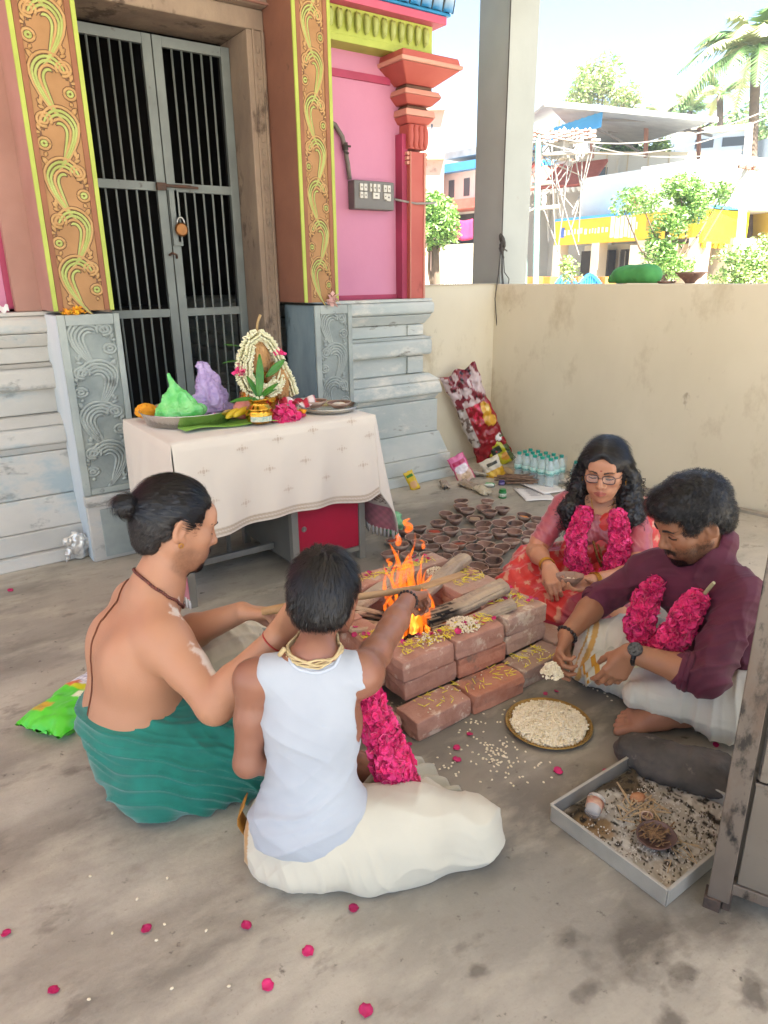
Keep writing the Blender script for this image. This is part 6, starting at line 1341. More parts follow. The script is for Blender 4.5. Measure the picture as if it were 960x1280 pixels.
# ---------------------------------------------------------------- the priest, seen from behind, seated at the left
def priest():
    root = empty('person', (.45, 1.78, 0), 'bare-backed man with a hair bun and green wrap, sitting before the table', 'person')
    F0 = np.array((.96, -.10, -.34)); hc = np.array((.575, 1.815, .757)); R = frame(F0, (.35, .02, 1)); sc = 1.06
    s = SDF(); 
    s.ell((.42, 1.80, .14), (.14, .185, .13), k=.04); s.ell((.395, 1.80, .26), (.135, .165, .12), k=.05)
    Rt = np.array(Euler((0, RAD(14), 0)).to_matrix()); s.ell((.415, 1.80, .39), (.118, .165, .15), Rt, k=.05)
    s.cap((.445, 1.69, .50), (.46, 1.91, .50), .062, .062, .05)                 # shoulder girdle
    s.cap((.492, 1.80, .592), (.462, 1.67, .520), .050, .048, .05); s.cap((.492, 1.80, .592), (.47, 1.94, .520), .050, .048, .05)
    s.ell((.375, 1.725, .43), (.06, .06, .085), k=.05); s.ell((.375, 1.875, .43), (.06, .06, .085), k=.05)   # shoulder blades
    s.cap((.265, 1.80, .25), (.285, 1.80, .46), .009, .009, .03, 's')         # spine furrow
    s.cap((.355, 1.62, .30), (.49, 1.645, .27), .006, .006, .02, 's')
    s.ell((.50, 1.72, .41), (.05, .07, .06), k=.05); s.ell((.50, 1.88, .41), (.05, .07, .06), k=.05)
    s.cap((.495, 1.805, .56), (.55, 1.812, .70), .068, .060, .04)
    T = head_sdf(s, hc, R, sc)
    # right arm, near the camera
    S, E, W = (.462, 1.668, .505), (.515, 1.475, .385), (.662, 1.408, .555)
    arm_sdf(s, S, E, W, (.056, .047, .031)); s.ell((.465, 1.645, .49), (.062, .055, .065), k=.04)
    hand_sdf(s, W, (.75, .12, .42), (.35, .75, -.5), (1.25, 1.3, 1.3, 1.3), -1, 1.02, (.3, .9), .02)
    S2, E2, W2 = (.475, 1.94, .50), (.545, 1.86, .39), (.680, 1.655, .522)
    arm_sdf(s, S2, E2, W2, (.054, .046, .029)); hand_sdf(s, W2, (.72, -.66, .02), (-.10, -.35, -.92), (.75, .85, .95, 1.0), 1, 1.0, (.35, .6), .05)
    s.chain([(.44, 1.88, .14), (.72, 1.88, .36), (.80, 1.87, .06)], [.085, .062, .045], .03)
    s.chain([(.44, 1.72, .12), (.80, 1.58, .09), (.62, 1.75, .05)], [.09, .065, .05], .03)
    hb = (hc-.17, hc+.17)
    fine = [(np.array((.40, 1.66, .62)), np.array((.75, 1.97, .92))), (np.array((.63, 1.33, .50)), np.array((.84, 1.50, .68))), (np.array((.66, 1.51, .42)), np.array((.82, 1.70, .60)))]
    P, F = sdf_mesh(s, .0065, fine, .003)
    c = vc(P, '#b38265'); c = blend(c, sstep(fbm(P, 9, 2)+.1, 0, .5)*.35, '#ab7a5e')
    L = local(P, hc, R, sc); nearhead = (np.linalg.norm(P-hc, axis=1) < .16)
    cf = face_paint(c.copy(), P, hc, R, sc, lip='#8f5650', beard=.95, mous=.9, stub=.5, beard_col='#2a1e19'); c[nearhead] = cf[nearhead]
    # ash smears on arm, forearm and neck
    def smear(c, a, b, w_, amt, f=55):
        a = np.array(a); b = np.array(b); ab = b-a; t = np.clip(((P-a)@ab)/(ab@ab), 0, 1); d = np.linalg.norm(P-a-t[:,None]*ab, axis=1)
        return blend(c, sstep(w_-d*(1+.0*t)+.030*fbm(P, f, 3), 0, w_*.4)*amt, '#ded3c8')
    c = smear(c, (.545, 1.555, .50), (.555, 1.50, .44), .034, .85, 30); c = smear(c, (.52, 1.59, .48), (.565, 1.46, .41), .026, .8, 45); c = smear(c, (.545, 1.49, .40), (.59, 1.43, .43), .016, .7); c = smear(c, (.59, 1.42, .42), (.64, 1.39, .50), .006, .6)
    for k in range(3): c = smear(c, (.535+.012*k, 1.700-.0*k, .575-.022*k), (.50+.012*k, 1.66, .572-.022*k), .008, .85, 30)
    c = smear(c, (.60, 1.385, .46), (.62, 1.375, .50), .004, .35, 30); c = smear(c, (.56, 1.41, .40), (.62, 1.385, .43), .003, .4, 20)
    M = skin_mat('skin_priest', '#b27b58'); o = link_mesh('body', P, F, M, root, True); setcol(o, c); face_lines(root, P, F, hc, R, sc)
    body = (P, F)
    # hair: cap + bun
    h = SDF(); q = lambda *a: hc + R @ (np.array(a)*sc)
    h.ell(q(0, -.018, .042), np.array((.082, .100, .089))*sc, R, .01); h.ell(q(0, -.060, -.015), np.array((.066, .052, .052))*sc, R, .03)
    h.ell(q(0, -.062, -.055), np.array((.052, .034, .03))*sc, R, .02)
    h.box(q(0, .112, -.03), np.array((.12, .055, .085))*sc, R, .004, .012, 's')      # face opening
    h.ell(q(.085, -.004, -.004), np.array((.03, .024, .038))*sc, R, .01, 's'); h.ell(q(-.085, -.004, -.004), np.array((.03, .024, .038))*sc, R, .01, 's')
    h.box(q(0, .02, -.12), np.array((.12, .055, .08))*sc, R, .004, .012, 's')
    hd = lambda P, N: .0022*fbm(local(P, hc, R)*np.array((1, .25, 1)), 160, 3) + .0015
    Ph, Fh = sdf_mesh(h, .004, disp=hd); ho = link_mesh('hair', Ph, Fh, M_hair, root, True)
    Nh = vnormals(Ph, Fh); bunc = q(0, -.130, .028)
    strands('hair_strand', Ph, Nh, lambda p: (bunc-p)/np.linalg.norm(bunc-p, axis=1)[:, None], 5200, .05, .0014, root, hc, lift=.002, jit=.10, seed=4, mask=local(Ph, hc, R)[:,2] > .0)
    M_short = mat('greying_short_hair', '#3a332f', '#1d1918', rough=.6, scale=80)
    strands('short_hair', Ph, Nh, lambda p: np.tile(R @ np.array((0, -.5, -1.0)), (len(p), 1)), 3600, .028, .0012, root, hc, M_short, lift=.003, jit=.3, seed=5, mask=local(Ph, hc, R)[:,2] < .012)
    b = SDF(); b.ell(bunc, (.030, .034, .032), k=.01); b.ell(bunc+np.array((-.016,.0,.012)), (.018,.02,.016), k=.01); b.cap(q(0,-.10,.035), bunc, .02, .02, .01)
    Pb, Fb = sdf_mesh(b, .003, disp=lambda P, N: .002*fbm(P*np.array((1, 1, 3.0)), 90, 3)); link_mesh('hair_bun', Pb, Fb, M_hair, root, True)
    strands('bun_strand', Pb, vnormals(Pb, Fb), lambda p: np.cross(p-bunc, np.array((.3, 1, .2)))/.03, 900, .05, .0012, root, bunc, lift=.003, jit=.2, seed=6)
    N = vnormals(P, F); chn = nearhead & (((np.abs(L[:,0]) < .036) & (L[:,2] < -.085) & (L[:,2] > -.125) & (L[:,1] > .045)) | ((np.abs(L[:,0]) < .032) & (np.abs(L[:,2]+.0505) < .005) & (L[:,1] > .085)))
    strands('beard_hair', P, N, lambda p: np.tile(R@np.array((0, .45, -1.)), (len(p), 1)), 1300, .018, .0009, root, hc, lift=.003, jit=.35, seed=31, mask=chn, segs=3)
    # rudraksha string, sacred thread, ear ring, wrist thread
    ctr = np.array((.515, 1.805, .595)); RR = frame_z((.55, .0, .83), (0,1,0))
    pts = [ctr + RR @ np.array((.085*math.cos(a), .092*math.sin(a), -.02*math.cos(a*1)-.01)) for a in np.linspace(0, 2*math.pi, 40, endpoint=False)]
    pts = project_out(P, F, pts, .003); m = MB(); m.tube(along(pts+[pts[0]], 90), .0032, 6); beads(m, along(pts+[pts[0]], 84), .0048, 6, 4)
    m.build('bead_necklace', mat('brown_bead', '#4a2118', '#6b3021', rough=.5, scale=90), root, smooth=True)
    tpts = along([(.50,1.91,.57),(.42,1.87,.55),(.33,1.83,.48),(.28,1.80,.40),(.26,1.78,.31),(.28,1.765,.20)], 40)
    tp = project_out(P, F, tpts, .0015); m = MB(); m.tube(along(tp, 60), .0014, 5); m.tube([p+np.array((0,.006,0)) for p in along(tp, 50)], .0011, 5); m.build('sacred_thread', mat('brown_thread', '#6a3a22', rough=.8), root)
    m = MB(); ring_tube(m, q(.083, .0, -.036), R @ rotm(0, RAD(90), 0), .006, .006, .0015, 12, 5); m.build('earring', M_gold, root, smooth=True)
    m = MB(); wd = nrm(np.array(W)-np.array(E)); ring_tube(m, np.array(W)-wd*.012, frame_z(wd), .034, .032, .0022, 24, 5); m.build('wrist_thread', mat('red_thread', '#a3322a', rough=.8), root, smooth=True)
    # green wrap
    g = SDF(); g.ell((.415, 1.80, .15), (.162, .205, .155), k=.05); g.ell((.395, 1.80, .245), (.150, .182, .085), k=.05)
    g.chain([(.44, 1.70, .12), (.66, 1.60, .13), (.80, 1.575, .11)], [.135, .11, .085], .05); g.cap((.50, 1.60, .06), (.70, 1.56, .05), .07, .06, .05); g.ell((.43, 1.70, .06), (.15, .15, .06), k=.05)
    g.box((.45, 1.80, .43), (.4, .4, .10), np.array(Euler((0, RAD(-4), 0)).to_matrix()), .004, .006, 's'); g.box((.5, 1.8, -.10), (.6, .6, .10), None, .001, .01, 's')
    def gd(P, N):
        a = folds(P, nrm((.45, .15, 1.0)), 62, .013, .8, 5, 1) + folds(P, nrm((.75, -.2, .8)), 52, .011, .7, 4, 9)*sstep(P[:,0], .40, .55)
        return a + .004*fbm(P, 12, 2)
    P2, F2 = sdf_mesh(g, .0045, disp=gd); P2[:,2] = np.maximum(P2[:,2], .002)
    link_mesh('green_wrap', P2, F2, mat('green_cotton', '#087463', '#066858', rough=.8, scale=20, bump=.0004, bscale=400, sheen=.3, spots='#3f9a86', spot_t=.72, spot_s=9), root, True)
    # raised left knee under a cream cloth with a bright border
    k = SDF(); k.chain([(.47, 1.90, .16), (.70, 1.84, .33), (.74, 1.83, .30)], [.11, .090, .085], .04); k.chain([(.73, 1.83, .32), (.80, 1.84, .05)], [.09, .075], .05); k.cap((.66, 1.72, .10), (.72, 1.62, .12), .085, .07, .06); k.cap((.62,1.66,.05),(.72,1.50,.05),.05,.045,.04)
    k.box((.7, 1.8, -.10), (.5, .5, .10), None, .001, .01, 's')
    P3, F3 = sdf_mesh(k, .006, disp=lambda P, N: folds(P, nrm((.8, .5, -.3)), 75, .010, .8, 7, 3)+folds(P, nrm((.1, .6, .8)), 60, .006, .8, 6, 13)); P3[:,2] = np.maximum(P3[:,2], .002)
    c3 = vc(P3, '#b5ab98'); d = (P3-np.array((.70,1.84,.30)))@nrm((.55,-.35,-.45)); n = fbm(P3, 10, 2)*.006
    for lo, hi, col in ((.072, .088, '#c9912e'), (.088, .104, '#b3283c'), (.104, .116, '#2f6b66')): c3 = blend(c3, ((d+n > lo) & (d+n < hi))*1.0, col)
    c3 = blend(c3, ((d+n > .048) & (d+n < .070) & (np.sin((P3@np.array((60, 160, 120.)))) > .1))*.8, '#3f5a5c')
    o = link_mesh('cream_dhoti', P3, F3, mat('cream_dhoti_cloth', '#fff', '#c4bba8', vcol='Col', rough=.9, scale=10, sheen=.2, bump=.0004, bscale=300), root, True); setcol(o, c3)
    # the long wooden ladle he holds over the fire
    m = MB(); A = np.array((.700, 1.565, .553)); B = np.array((.80, 1.50, .570)); Cc = np.array((1.20, 1.52, .50)); D = np.array((1.45, 1.60, .452))
    m.tube([A, A*.5+B*.5, B], [.011, .0135, .013], 10); m.tube([B, Cc], [.011, .010], 8)
    lad = empty('ladle', tuple(A), 'long wooden ladle held out over the fire by the bare-backed man', 'ladle')
    m.build('handle', mat('light_wood', '#b58e62', '#a37c50', rough=.6, scale=6, stretch=(1,6,6), bump=.0005, bscale=60), lad, smooth=True)
    m = MB(); d = nrm(D-Cc); s_ = nrm(np.cross((0,0,1), d)); Rm = np.stack([d, s_, np.cross(d, s_)], 1); m.box((Cc+D)/2, (np.linalg.norm(D-Cc), .032, .008), Rm); m.build('blade', mat('light_wood', ''), lad, bevel=.002)
    return body
priest_body = priest()
def foot_sdf(s, heel, toe, side=(0,1,0), up=(0,0,1), sc=1.0, flip=1):
    heel = np.array(heel, float); d = nrm(np.array(toe)-heel); L = np.linalg.norm(np.array(toe)-heel); u = nrm(np.array(up)-d*np.dot(up, d)); sd = np.cross(d, u)*flip
    P = lambda a, b, c: heel + d*a*L + sd*b*sc + u*c*sc
    s.cap(P(.06,0,.03), P(.4,.0,.035), .032*sc, .034*sc, .03); s.cap(P(.10,0,.07), P(.55,-.008,.035), .026*sc, .022*sc, .03)
    for b, c in ((-.025, .016), (-.01, .02), (.008, .02), (.026, .016)): s.cap(P(.35, b*.7, c+.012), P(.74, b*1.15, c), .022*sc, .016*sc, .02)
    for i, (a, b, r, e) in enumerate(((1.0,-.034,.0125,.80),(1.0,-.014,.0088,.80),(.96,.001,.0085,.78),(.92,.0155,.008,.75),(.86,.029,.0078,.70))):
        s.cap(P(e, b*.95, .016), P((a+e)/2, b, .017), r*sc*1.05, r*sc, .006); s.cap(P((a+e)/2, b, .017), P(a, b, .011), r*sc, r*sc*1.02, .004)
# ---------------------------------------------------------------- the boy in the white vest
def boy():
    root = empty('person', (.68, 1.2, 0), 'boy in a white vest and cream dhoti, seen from behind, reaching into the flames', 'person')
    s = SDF(); hc = np.array((.760, 1.322, .676)); R = frame((.80, .60, -.30), (.2, .25, 1)); sc = .90
    up = np.array((.07, .06, .5)); Rf = frame((.576, .817, -.14), (0, .1, 1))
    B = lambda r, f, z: np.array((.64, 1.235, 0)) + np.array((.817, -.576, 0))*r + np.array((.576, .817, 0))*f + np.array((0, 0, z))
    s.ell(B(0, .0, .11), (.135, .11, .10), Rf, .04); s.ell(B(.005, .01, .25), (.108, .078, .12), Rf, .04); s.ell(B(.015, .03, .40), (.118, .080, .13), Rf, .04)
    s.cap(B(-.085, .045, .515), B(.125, .045, .515), .044, .044, .04); s.cap(B(.02, .05, .52), (.735, 1.310, .645), .046, .041, .03)
    s.cap(B(.02, .05, .57), B(-.085, .045, .52), .034, .034, .03); s.cap(B(.02, .05, .57), B(.12, .045, .52), .034, .034, .03)
    head_sdf(s, hc, R, sc)
    S, E, W = B(.135, .055, .515), (.955, 1.335, .512), (1.098, 1.438, .528)
    arm_sdf(s, S, E, W, (.040, .034, .024), .02); s.ell(S, (.047, .047, .05), k=.03)
    tips = hand_sdf(s, W, (.72, .42, -.30), (.2, -.35, -.9), (1.0, 1.05, 1.05, 1.1), 1, .84, (.3, .8), .02)
    S2, E2, W2 = B(-.125, .045, .505), B(-.145, .01, .30), B(-.04, .17, .20)
    arm_sdf(s, S2, E2, W2, (.038, .033, .024), .02); s.ell(S2, (.042, .045, .048), k=.03); hand_sdf(s, W2, (.6, .6, -.2), (0, 0, -1), (.5,.5,.5,.5), -1, .84)
    s.chain([B(.06, .02, .10), (.98, 1.03, .085), (.90, 1.28, .05)], [.075, .055, .04], .03); s.chain([B(-.05, .05, .10), (.80, 1.52, .09), (.95, 1.32, .05)], [.075, .055, .04], .03)
    fine = [(hc-.15, hc+.15), (np.array((1.05, 1.34, .42)), np.array((1.22, 1.52, .59)))]
    P, F = sdf_mesh(s, .0055, fine, .003)
    c = vc(P, '#946550'); c = blend(c, sstep(fbm(P, 9, 2)+.1, 0, .5)*.35, '#80523f')
    o = link_mesh('body', P, F, skin_mat('skin_boy', '#7a4f3a', .38), root, True); setcol(o, c)
    # vest
    v = SDF(); o_ = .006
    v.ell(B(0, .0, .15), (.152, .128, .10), Rf, .04); v.ell(B(.005, .01, .25), (.113, .085, .13), Rf, .05); v.ell(B(.015, .03, .40), (.124, .087, .135), Rf, .04)
    v.cap(B(-.085, .045, .515), B(.125, .045, .515), .050, .050, .04); v.cap(B(.02, .05, .55), B(-.075, .045, .525), .042, .038, .03); v.cap(B(.02, .05, .55), B(.11, .045, .525), .042, .038, .03)
    v.cap(B(.205, .05, .545), B(.150, .03, .40), .068, .052, .006, 's'); v.cap(B(-.165, .045, .545), B(-.160, .03, .38), .064, .042, .006, 's')
    v.ell(B(.025, .055, .612), (.070, .085, .062), Rf, .006, 's')
    v.box(B(0, 0, -.02), (.3, .3, .115), frame((.576,.817,.10),(.12,-.1,1)), .003, .012, 's')
    def vd(P, N): return folds(P, nrm((-.35, .25, 1.0)), 42, .0066, .9, 5, 2)*sstep(-P[:,2], -.42, -.2) + folds(P, nrm((.5, -.35, .9)), 30, .0045, .9, 4, 7) + .002*fbm(P, 14, 2)
    P2, F2 = sdf_mesh(v, .0045, disp=vd, smooth_it=5)
    link_mesh('white_vest', P2, F2, mat('white_rib_cotton', '#adb1b7', '#a4a8af', rough=.9, scale=6, sheen=.2, bump=.0004, bscale=350), root, True)
    m = MB(); 
    # neck and arm bindings
    N2 = vnormals(P2, F2)
    ring = [B(.025+.062*math.cos(a), .055+.078*math.sin(a), .566+.004*math.cos(2*a)) for a in np.linspace(0, 2*math.pi, 26, endpoint=False)]
    rp = project_out(P2, F2, ring, .0005); m.tube(along(rp+[rp[0]], 60), .0042, 6); m.build('neck_binding', mat('white_binding', '#babfc8', '#b0b6c0', rough=.9, scale=9), root, smooth=True)
    # hair
    h = SDF(); q = lambda *a: hc + R @ (np.array(a)*sc)
    h.ell(q(0, -.016, .040), np.array((.085, .104, .093))*sc, R, .01); h.ell(q(0, -.055, -.02), np.array((.075, .060, .068))*sc, R, .03)
    h.box(q(0, .125, -.04), np.array((.12, .06, .09))*sc, R, .004, .012, 's')
    for k in (-1, 1): h.ell(q(.092*k, .006, -.012), np.array((.032, .030, .036))*sc, R, .01, 's')
    h.box(q(0, .0, -.125), np.array((.12, .12, .05))*sc, R, .004, .02, 's')
    Ph, Fh = sdf_mesh(h, .004, disp=lambda P, N: .003*fbm(local(P, hc, R)*np.array((1, .6, .35)), 150, 3)+.001*fbm(P, 60, 2)); link_mesh('hair', Ph, Fh, M_hair, root, True)
    Nh = vnormals(Ph, Fh); crown = q(.01, -.055, .12)
    def fl(p):
        d = p-crown; a = np.cross(d, R[:,2])*.35; return (d+a)/np.linalg.norm(d+a, axis=1)[:, None] + np.array((0, 0, -.35))
    strands('hair_strand', Ph, Nh, fl, 9000, .042, .0014, root, hc, lift=.005, jit=.22, seed=8)
    # cream dhoti with golden edge
    g = SDF(); g.ell(B(0, .0, .09), (.150, .120, .09), Rf, .04); g.ell(B(0, .0, .05), (.160, .14, .06), Rf, .05)
    g.chain([B(.05, .0, .10), (.84, 1.10, .105), (.985, 1.03, .085)], [.115, .098, .070], .05); g.cap((.985, 1.03, .07), (1.03, 1.07, .045), .066, .045, .04)
    g.cap((.72, 1.10, .04), (.98, 1.02, .04), .055, .045, .05)
    g.chain([(1.0, 1.05, .06), (.95, 1.20, .06), (.90, 1.30, .05)], [.07, .055, .05], .04); g.chain([B(-.05, .04, .10), (.78, 1.48, .09)], [.11, .08], .05)
    g.box((.8, 1.25, -.10), (.6, .6, .10), None, .001, .01, 's')
    g.box(B(.0, -.0, .30), (.25, .25, .10), Rf, .004, .01, 's')
    def gd(P, N):
        w_ = sstep(P[:,0], .70, .85); hz = 1-.8*sstep(P[:,2], .09, .15)*(1-w_)
        return sstep(P[:,2], -.01, .05)*hz*(folds(P, nrm((.15, .75, .8)), 30, .0085, .9, 4.5, 3)*(.5+.5*w_) + folds(P, nrm((.9, -.5, .15)), 34, .0065, .9, 4, 8)*(1-.5*w_)) + .004*fbm(P, 10, 2)
    P3, F3 = sdf_mesh(g, .0045, disp=gd); P3[:,2] = np.maximum(P3[:,2], .002); c3 = vc(P3, '#c2bba9')
    d = P3[:,2]-.195-.25*(P3[:,0]-.75); 
    L3 = P3-B(-.15, .04, .14); c3 = blend(c3, ((np.abs(L3@np.array((.817,-.576,0))) < .014) & (L3@np.array((.817,-.576,0)) < .0))*1.0, '#b07a24')
    L4 = P3-np.array((1.035, 1.085, .07)); c3 = blend(c3, (np.linalg.norm(L4*np.array((1, 1, .6)), axis=1) < .022)*1.0, '#b5863a')
    o = link_mesh('cream_dhoti', P3, F3, mat('boy_dhoti_cloth', '#fff', '#c9c0ae', vcol='Col', rough=.9, scale=6, sheen=.2, bump=.0004, bscale=300), root, True); setcol(o, c3)
    # loose pleated end of the dhoti in front of him
    m = MB()
    def dr(u, v):
        x0 = np.array((.80, 1.25, .15)); a = np.array((.20, .04, -.06)); b = np.array((.07, -.11, -.085)); f = math.sin(v*22)*.008*(.4+u)+math.sin(u*5+v*9)*.006
        p = x0 + a*u*1.1 + b*v + np.array((0, 0, .05*math.sin(u*2.6)+f)); return tuple(p)
    m.grid(dr, 18, 26); m.build('dhoti_pleats', mat('pleat_cloth', '#b5ad98', '#a79f8a', rough=.9, scale=6, sheen=.2), root, smooth=True, solid=.004)
    m = MB(); e0 = B(-.158, .0, .02); m.grid(lambda u, v: tuple(B(-.172+.012*math.sin(v*7), .01+.05*u, .02+.15*v)), 3, 8); m.build('golden_border', mat('gold_thread_border', '#b07a2c', '#a06c22', rough=.6, scale=40), root, smooth=True, solid=.003)
    # neck thread bundle, wrist beads
    ring = [B(.025+.062*math.cos(a), .058+.062*math.sin(a), .583+.012*math.sin(a)) for a in np.linspace(0, 2*math.pi, 30, endpoint=False)]
    rp = project_out(P, F, ring, .003)
    m = MB()
    for k in range(5):
        pts = [p+np.array((.004*math.sin(i*1.3+k), .004*math.cos(i*.9+k), .0035*k-.006+.003*math.sin(i+k*2))) for i, p in enumerate(along(rp+[rp[0]], 40))]; m.tube(pts, .0028, 5)
    m.tube([rp[16], rp[16]+np.array((-.012,-.01,.012)), rp[16]+np.array((-.02,-.0,-.006))], .006, 6)
    m.build('neck_threads', mat('yellow_cotton_thread', '#c9b48a', '#b79f72', rough=.9, scale=60), root, smooth=True)
    wd = nrm(np.array(W)-np.array(E)); m = MB(); Rw = frame_z(wd); beads(m, [np.array(W)-wd*.01+Rw@np.array((.027*math.cos(a), .026*math.sin(a), 0)) for a in np.linspace(0, 6.28, 17)[:-1]], .0052); m.build('bead_bracelet', mat('dark_bead', '#1f1512', rough=.4), root, smooth=True)
    # garland
    gl = empty('flower_garland', (.86, 1.22, .1), 'thick magenta rose garland hanging in front of the boy with white flowers at its end', 'garland')
    blossoms('rose_blossoms', [(.775, 1.295, .50), (.825, 1.262, .40), (.852, 1.235, .30), (.868, 1.205, .21), (.878, 1.185, .155)], [.035, .040, .044, .052, .050], 1426, .0145, ROSE, gl, 3)
    blossoms('jasmine_blossoms', [(.89, 1.165, .095), (.915, 1.18, .085)], .028, 70, .013, [M_jas, M_jas2], gl, 4)
boy()
# ---------------------------------------------------------------- the woman in the red saree
def woman():
    root = empty('person', (2.35, 1.75, 0), 'woman in glasses and a red saree with long curly hair beside the clay lamps', 'person')
    s = SDF(); hc = np.array((2.385, 1.768, .628)); R = frame((-.84, -.46, -.20), (-.20, -.10, 1)); sc = 1.06
    s.ell((2.42, 1.83, .13), (.16, .16, .12), k=.04); s.ell((2.42, 1.80, .26), (.12, .12, .12), k=.04); fw = nrm((-.75, -.66, 0)); rt = nrm((-.66, .75, 0))
    Rf = frame((-.75, -.66, -.1), (0, 0, 1)); B = lambda r, f, z: np.array((2.41, 1.79, 0)) + rt*r + fw*f + np.array((0, 0, z))
    s.ell(B(0, .01, .37), (.14, .095, .12), Rf, .04); s.cap(B(-.135, .0, .455), B(.135, .0, .455), .048, .048, .04)
    for q in (-1, 1): s.ell(B(q*.06, .075, .345), (.055, .05, .055), k=.03)
    s.cap(B(0, .0, .46), hc+R@np.array((0, -.03, -.07)), .046, .042, .025); s.cap(B(0,-.005,.50), B(.12,0,.465), .03,.03,.03); s.cap(B(0,-.005,.50), B(-.12,0,.465), .03,.03,.03)
    head_sdf(s, hc, R, sc, female=True, jaw=.8)
    S, E, W = B(.155, .0, .44), (2.175, 1.935, .255), (2.055, 1.755, .270)
    arm_sdf(s, S, E, W, (.046, .037, .023)); hand_sdf(s, W, (-.35, -.75, -.50), (.45, .2, -.8), (.55, .6, .65, .7), -1, .92, (.35, .7), .03)
    S2, E2, W2 = B(-.155, .0, .44), (2.325, 1.51, .250), (2.060, 1.545, .282)
    arm_sdf(s, S2, E2, W2, (.046, .038, .024)); hand_sdf(s, W2, (-.93, .10, -.12), (-.15, .1, 1.0), (.42, .45, .5, .55), -1, .92, (.75, .35), .05)
    s.chain([(2.42, 1.88, .12), (2.08, 1.95, .13), (2.2, 1.7, .06)], [.085, .06, .04], .03); s.chain([(2.42, 1.72, .12), (2.10, 1.45, .13), (2.25, 1.75, .06)], [.085, .06, .04], .03)
    fine = [(hc-.14, hc+.14), (np.array((1.93, 1.58, .14)), np.array((2.08, 1.80, .32))), (np.array((1.85, 1.46, .21)), np.array((2.09, 1.63, .36)))]
    P, F = sdf_mesh(s, .006, fine, .0026); c = vc(P, '#b98566'); c = blend(c, sstep(fbm(P, 10, 2), 0, .5)*.25, '#a8745a')
    L = local(P, hc, R, sc); nh = np.linalg.norm(P-hc, axis=1) < .15; cf = face_paint(c.copy(), P, hc, R, sc, lip='#a04a48', kajal=1.0); c[nh] = cf[nh]
    face_lines(root, P, F, hc, R, sc, .0017, .0017)
    c = blend(c, (nh & (np.hypot(L[:,0], L[:,2]-.034) < .0035) & (L[:,1] > .06))*1.0, '#8b1420')
    for q in (-1, 1): c = blend(c, nh*np.exp(-((L[:,0]-q*.038)/.016)**2-((L[:,2]+.030)/.016)**2)*(L[:,1] > .05)*.35, '#b3705a')
    o = link_mesh('body', P, F, skin_mat('skin_woman', '#b07a5c'), root, True); setcol(o, c)
    # blouse
    b = SDF(); b.ell(B(0, .01, .37), (.148, .105, .11), Rf, .04); b.cap(B(-.135, .0, .452), B(.135, .0, .452), .054, .054, .04)
    for q in (-1, 1): b.ell(B(q*.06, .078, .345), (.060, .055, .058), k=.03)
    E1 = np.array(E); S1 = np.array(S); b.cap(S1, S1*.15+E1*.85, .056, .048, .03); E3 = np.array(E2); S3 = np.array(S2); b.cap(S3, S3*.35+E3*.65, .056, .050, .03)
    b.ell(B(0, .06, .515), (.075, .095, .075), Rf, .008, 's'); b.box(B(0, 0, .19), (.3, .3, .08), Rf, .003, .006, 's')
    Pb, Fb = sdf_mesh(b, .005, disp=lambda P, N: folds(P, nrm((.4, -.2, .9)), 70, .004, .8, 7)+.0015*fbm(P, 30, 2))
    cb = vc(Pb, '#a0444e'); t = .5+.5*np.sin(Pb@np.array((330, -150, 60.))+2*fbm(Pb, 12, 2)); cb = blend(cb, sstep(t, .55, .9)*.5*(sstep(fbm(Pb, 14, 2), -.3, .3)), '#c98a8c')
    ed = np.abs(np.linalg.norm(Pb-E1, axis=1)-.055); cb = blend(cb, (ed < .012)*.8, '#c98f5a')
    o = link_mesh('silk_blouse', Pb, Fb, mat('pink_silk', '#fff', '#b0565f', vcol='Col', rough=.32, scale=30, sheen=.3, spec=.6), root, True); setcol(o, cb)
    # saree: skirt over crossed legs, drape over left shoulder
    g = SDF(); g.ell((2.42, 1.81, .12), (.20, .20, .13), k=.05)
    g.chain([(2.42, 1.90, .12), (2.22, 1.96, .13), (2.06, 1.93, .11)], [.13, .115, .09], .05); g.chain([(2.42, 1.70, .12), (2.24, 1.56, .12), (2.07, 1.46, .10)], [.13, .11, .085], .05)
    g.chain([(2.05, 1.93, .06), (2.07, 1.75, .07), (2.09, 1.55, .06)], [.085, .10, .085], .05); g.ell((2.22, 1.75, .08), (.19, .20, .09), k=.06)
    g.box((2.3, 1.8, -.10), (.6, .6, .10), None, .001, .01, 's')
    Pg, Fg = sdf_mesh(g, .006, disp=lambda P, N: folds(P, nrm((.35, .9, .25)), 36, .010, .9, 4, 2)+folds(P, nrm((.9, -.2, .6)), 46, .007, .9, 5, 6)); Pg[:,2] = np.maximum(Pg[:,2], .002)
    def buti(P, u, v, base, gold='#d2a284', sp=.052, r=.0125):
        A = P@nrm(u)/sp; Bq = P@nrm(v)/sp; row = np.floor(Bq); A = A+.5*(row % 2); fa, fb_ = A-np.floor(A)-.5, Bq-row-.5
        rr = np.hypot(fa, fb_)*sp; an = np.arctan2(fb_, fa); m = sstep(r*(1+.28*np.cos(5*an))-rr, 0, .002); return blend(vc(P, base) if isinstance(base, str) else base, m*.85, gold)
    cg = buti(Pg, (.8, -.5, -.1), (.45, .75, -.45), '#cc2f28')
    hem = np.linalg.norm((Pg-np.array((2.04, 1.93, .03)))*np.array((1, .8, 1)), axis=1)
    cg = blend(cg, ((Pg[:,2] < .075+.02*fbm(Pg, 6, 2)) )*.9, '#b05a68'); cg = blend(cg, ((Pg[:,2] < .05) & (np.sin(Pg[:,2]*600) > .2))*.5, '#d2a07a'); cg = blend(cg, (np.abs(Pg[:,2]-.078-.02*fbm(Pg, 6, 2)) < .006)*.9, '#8a1238')
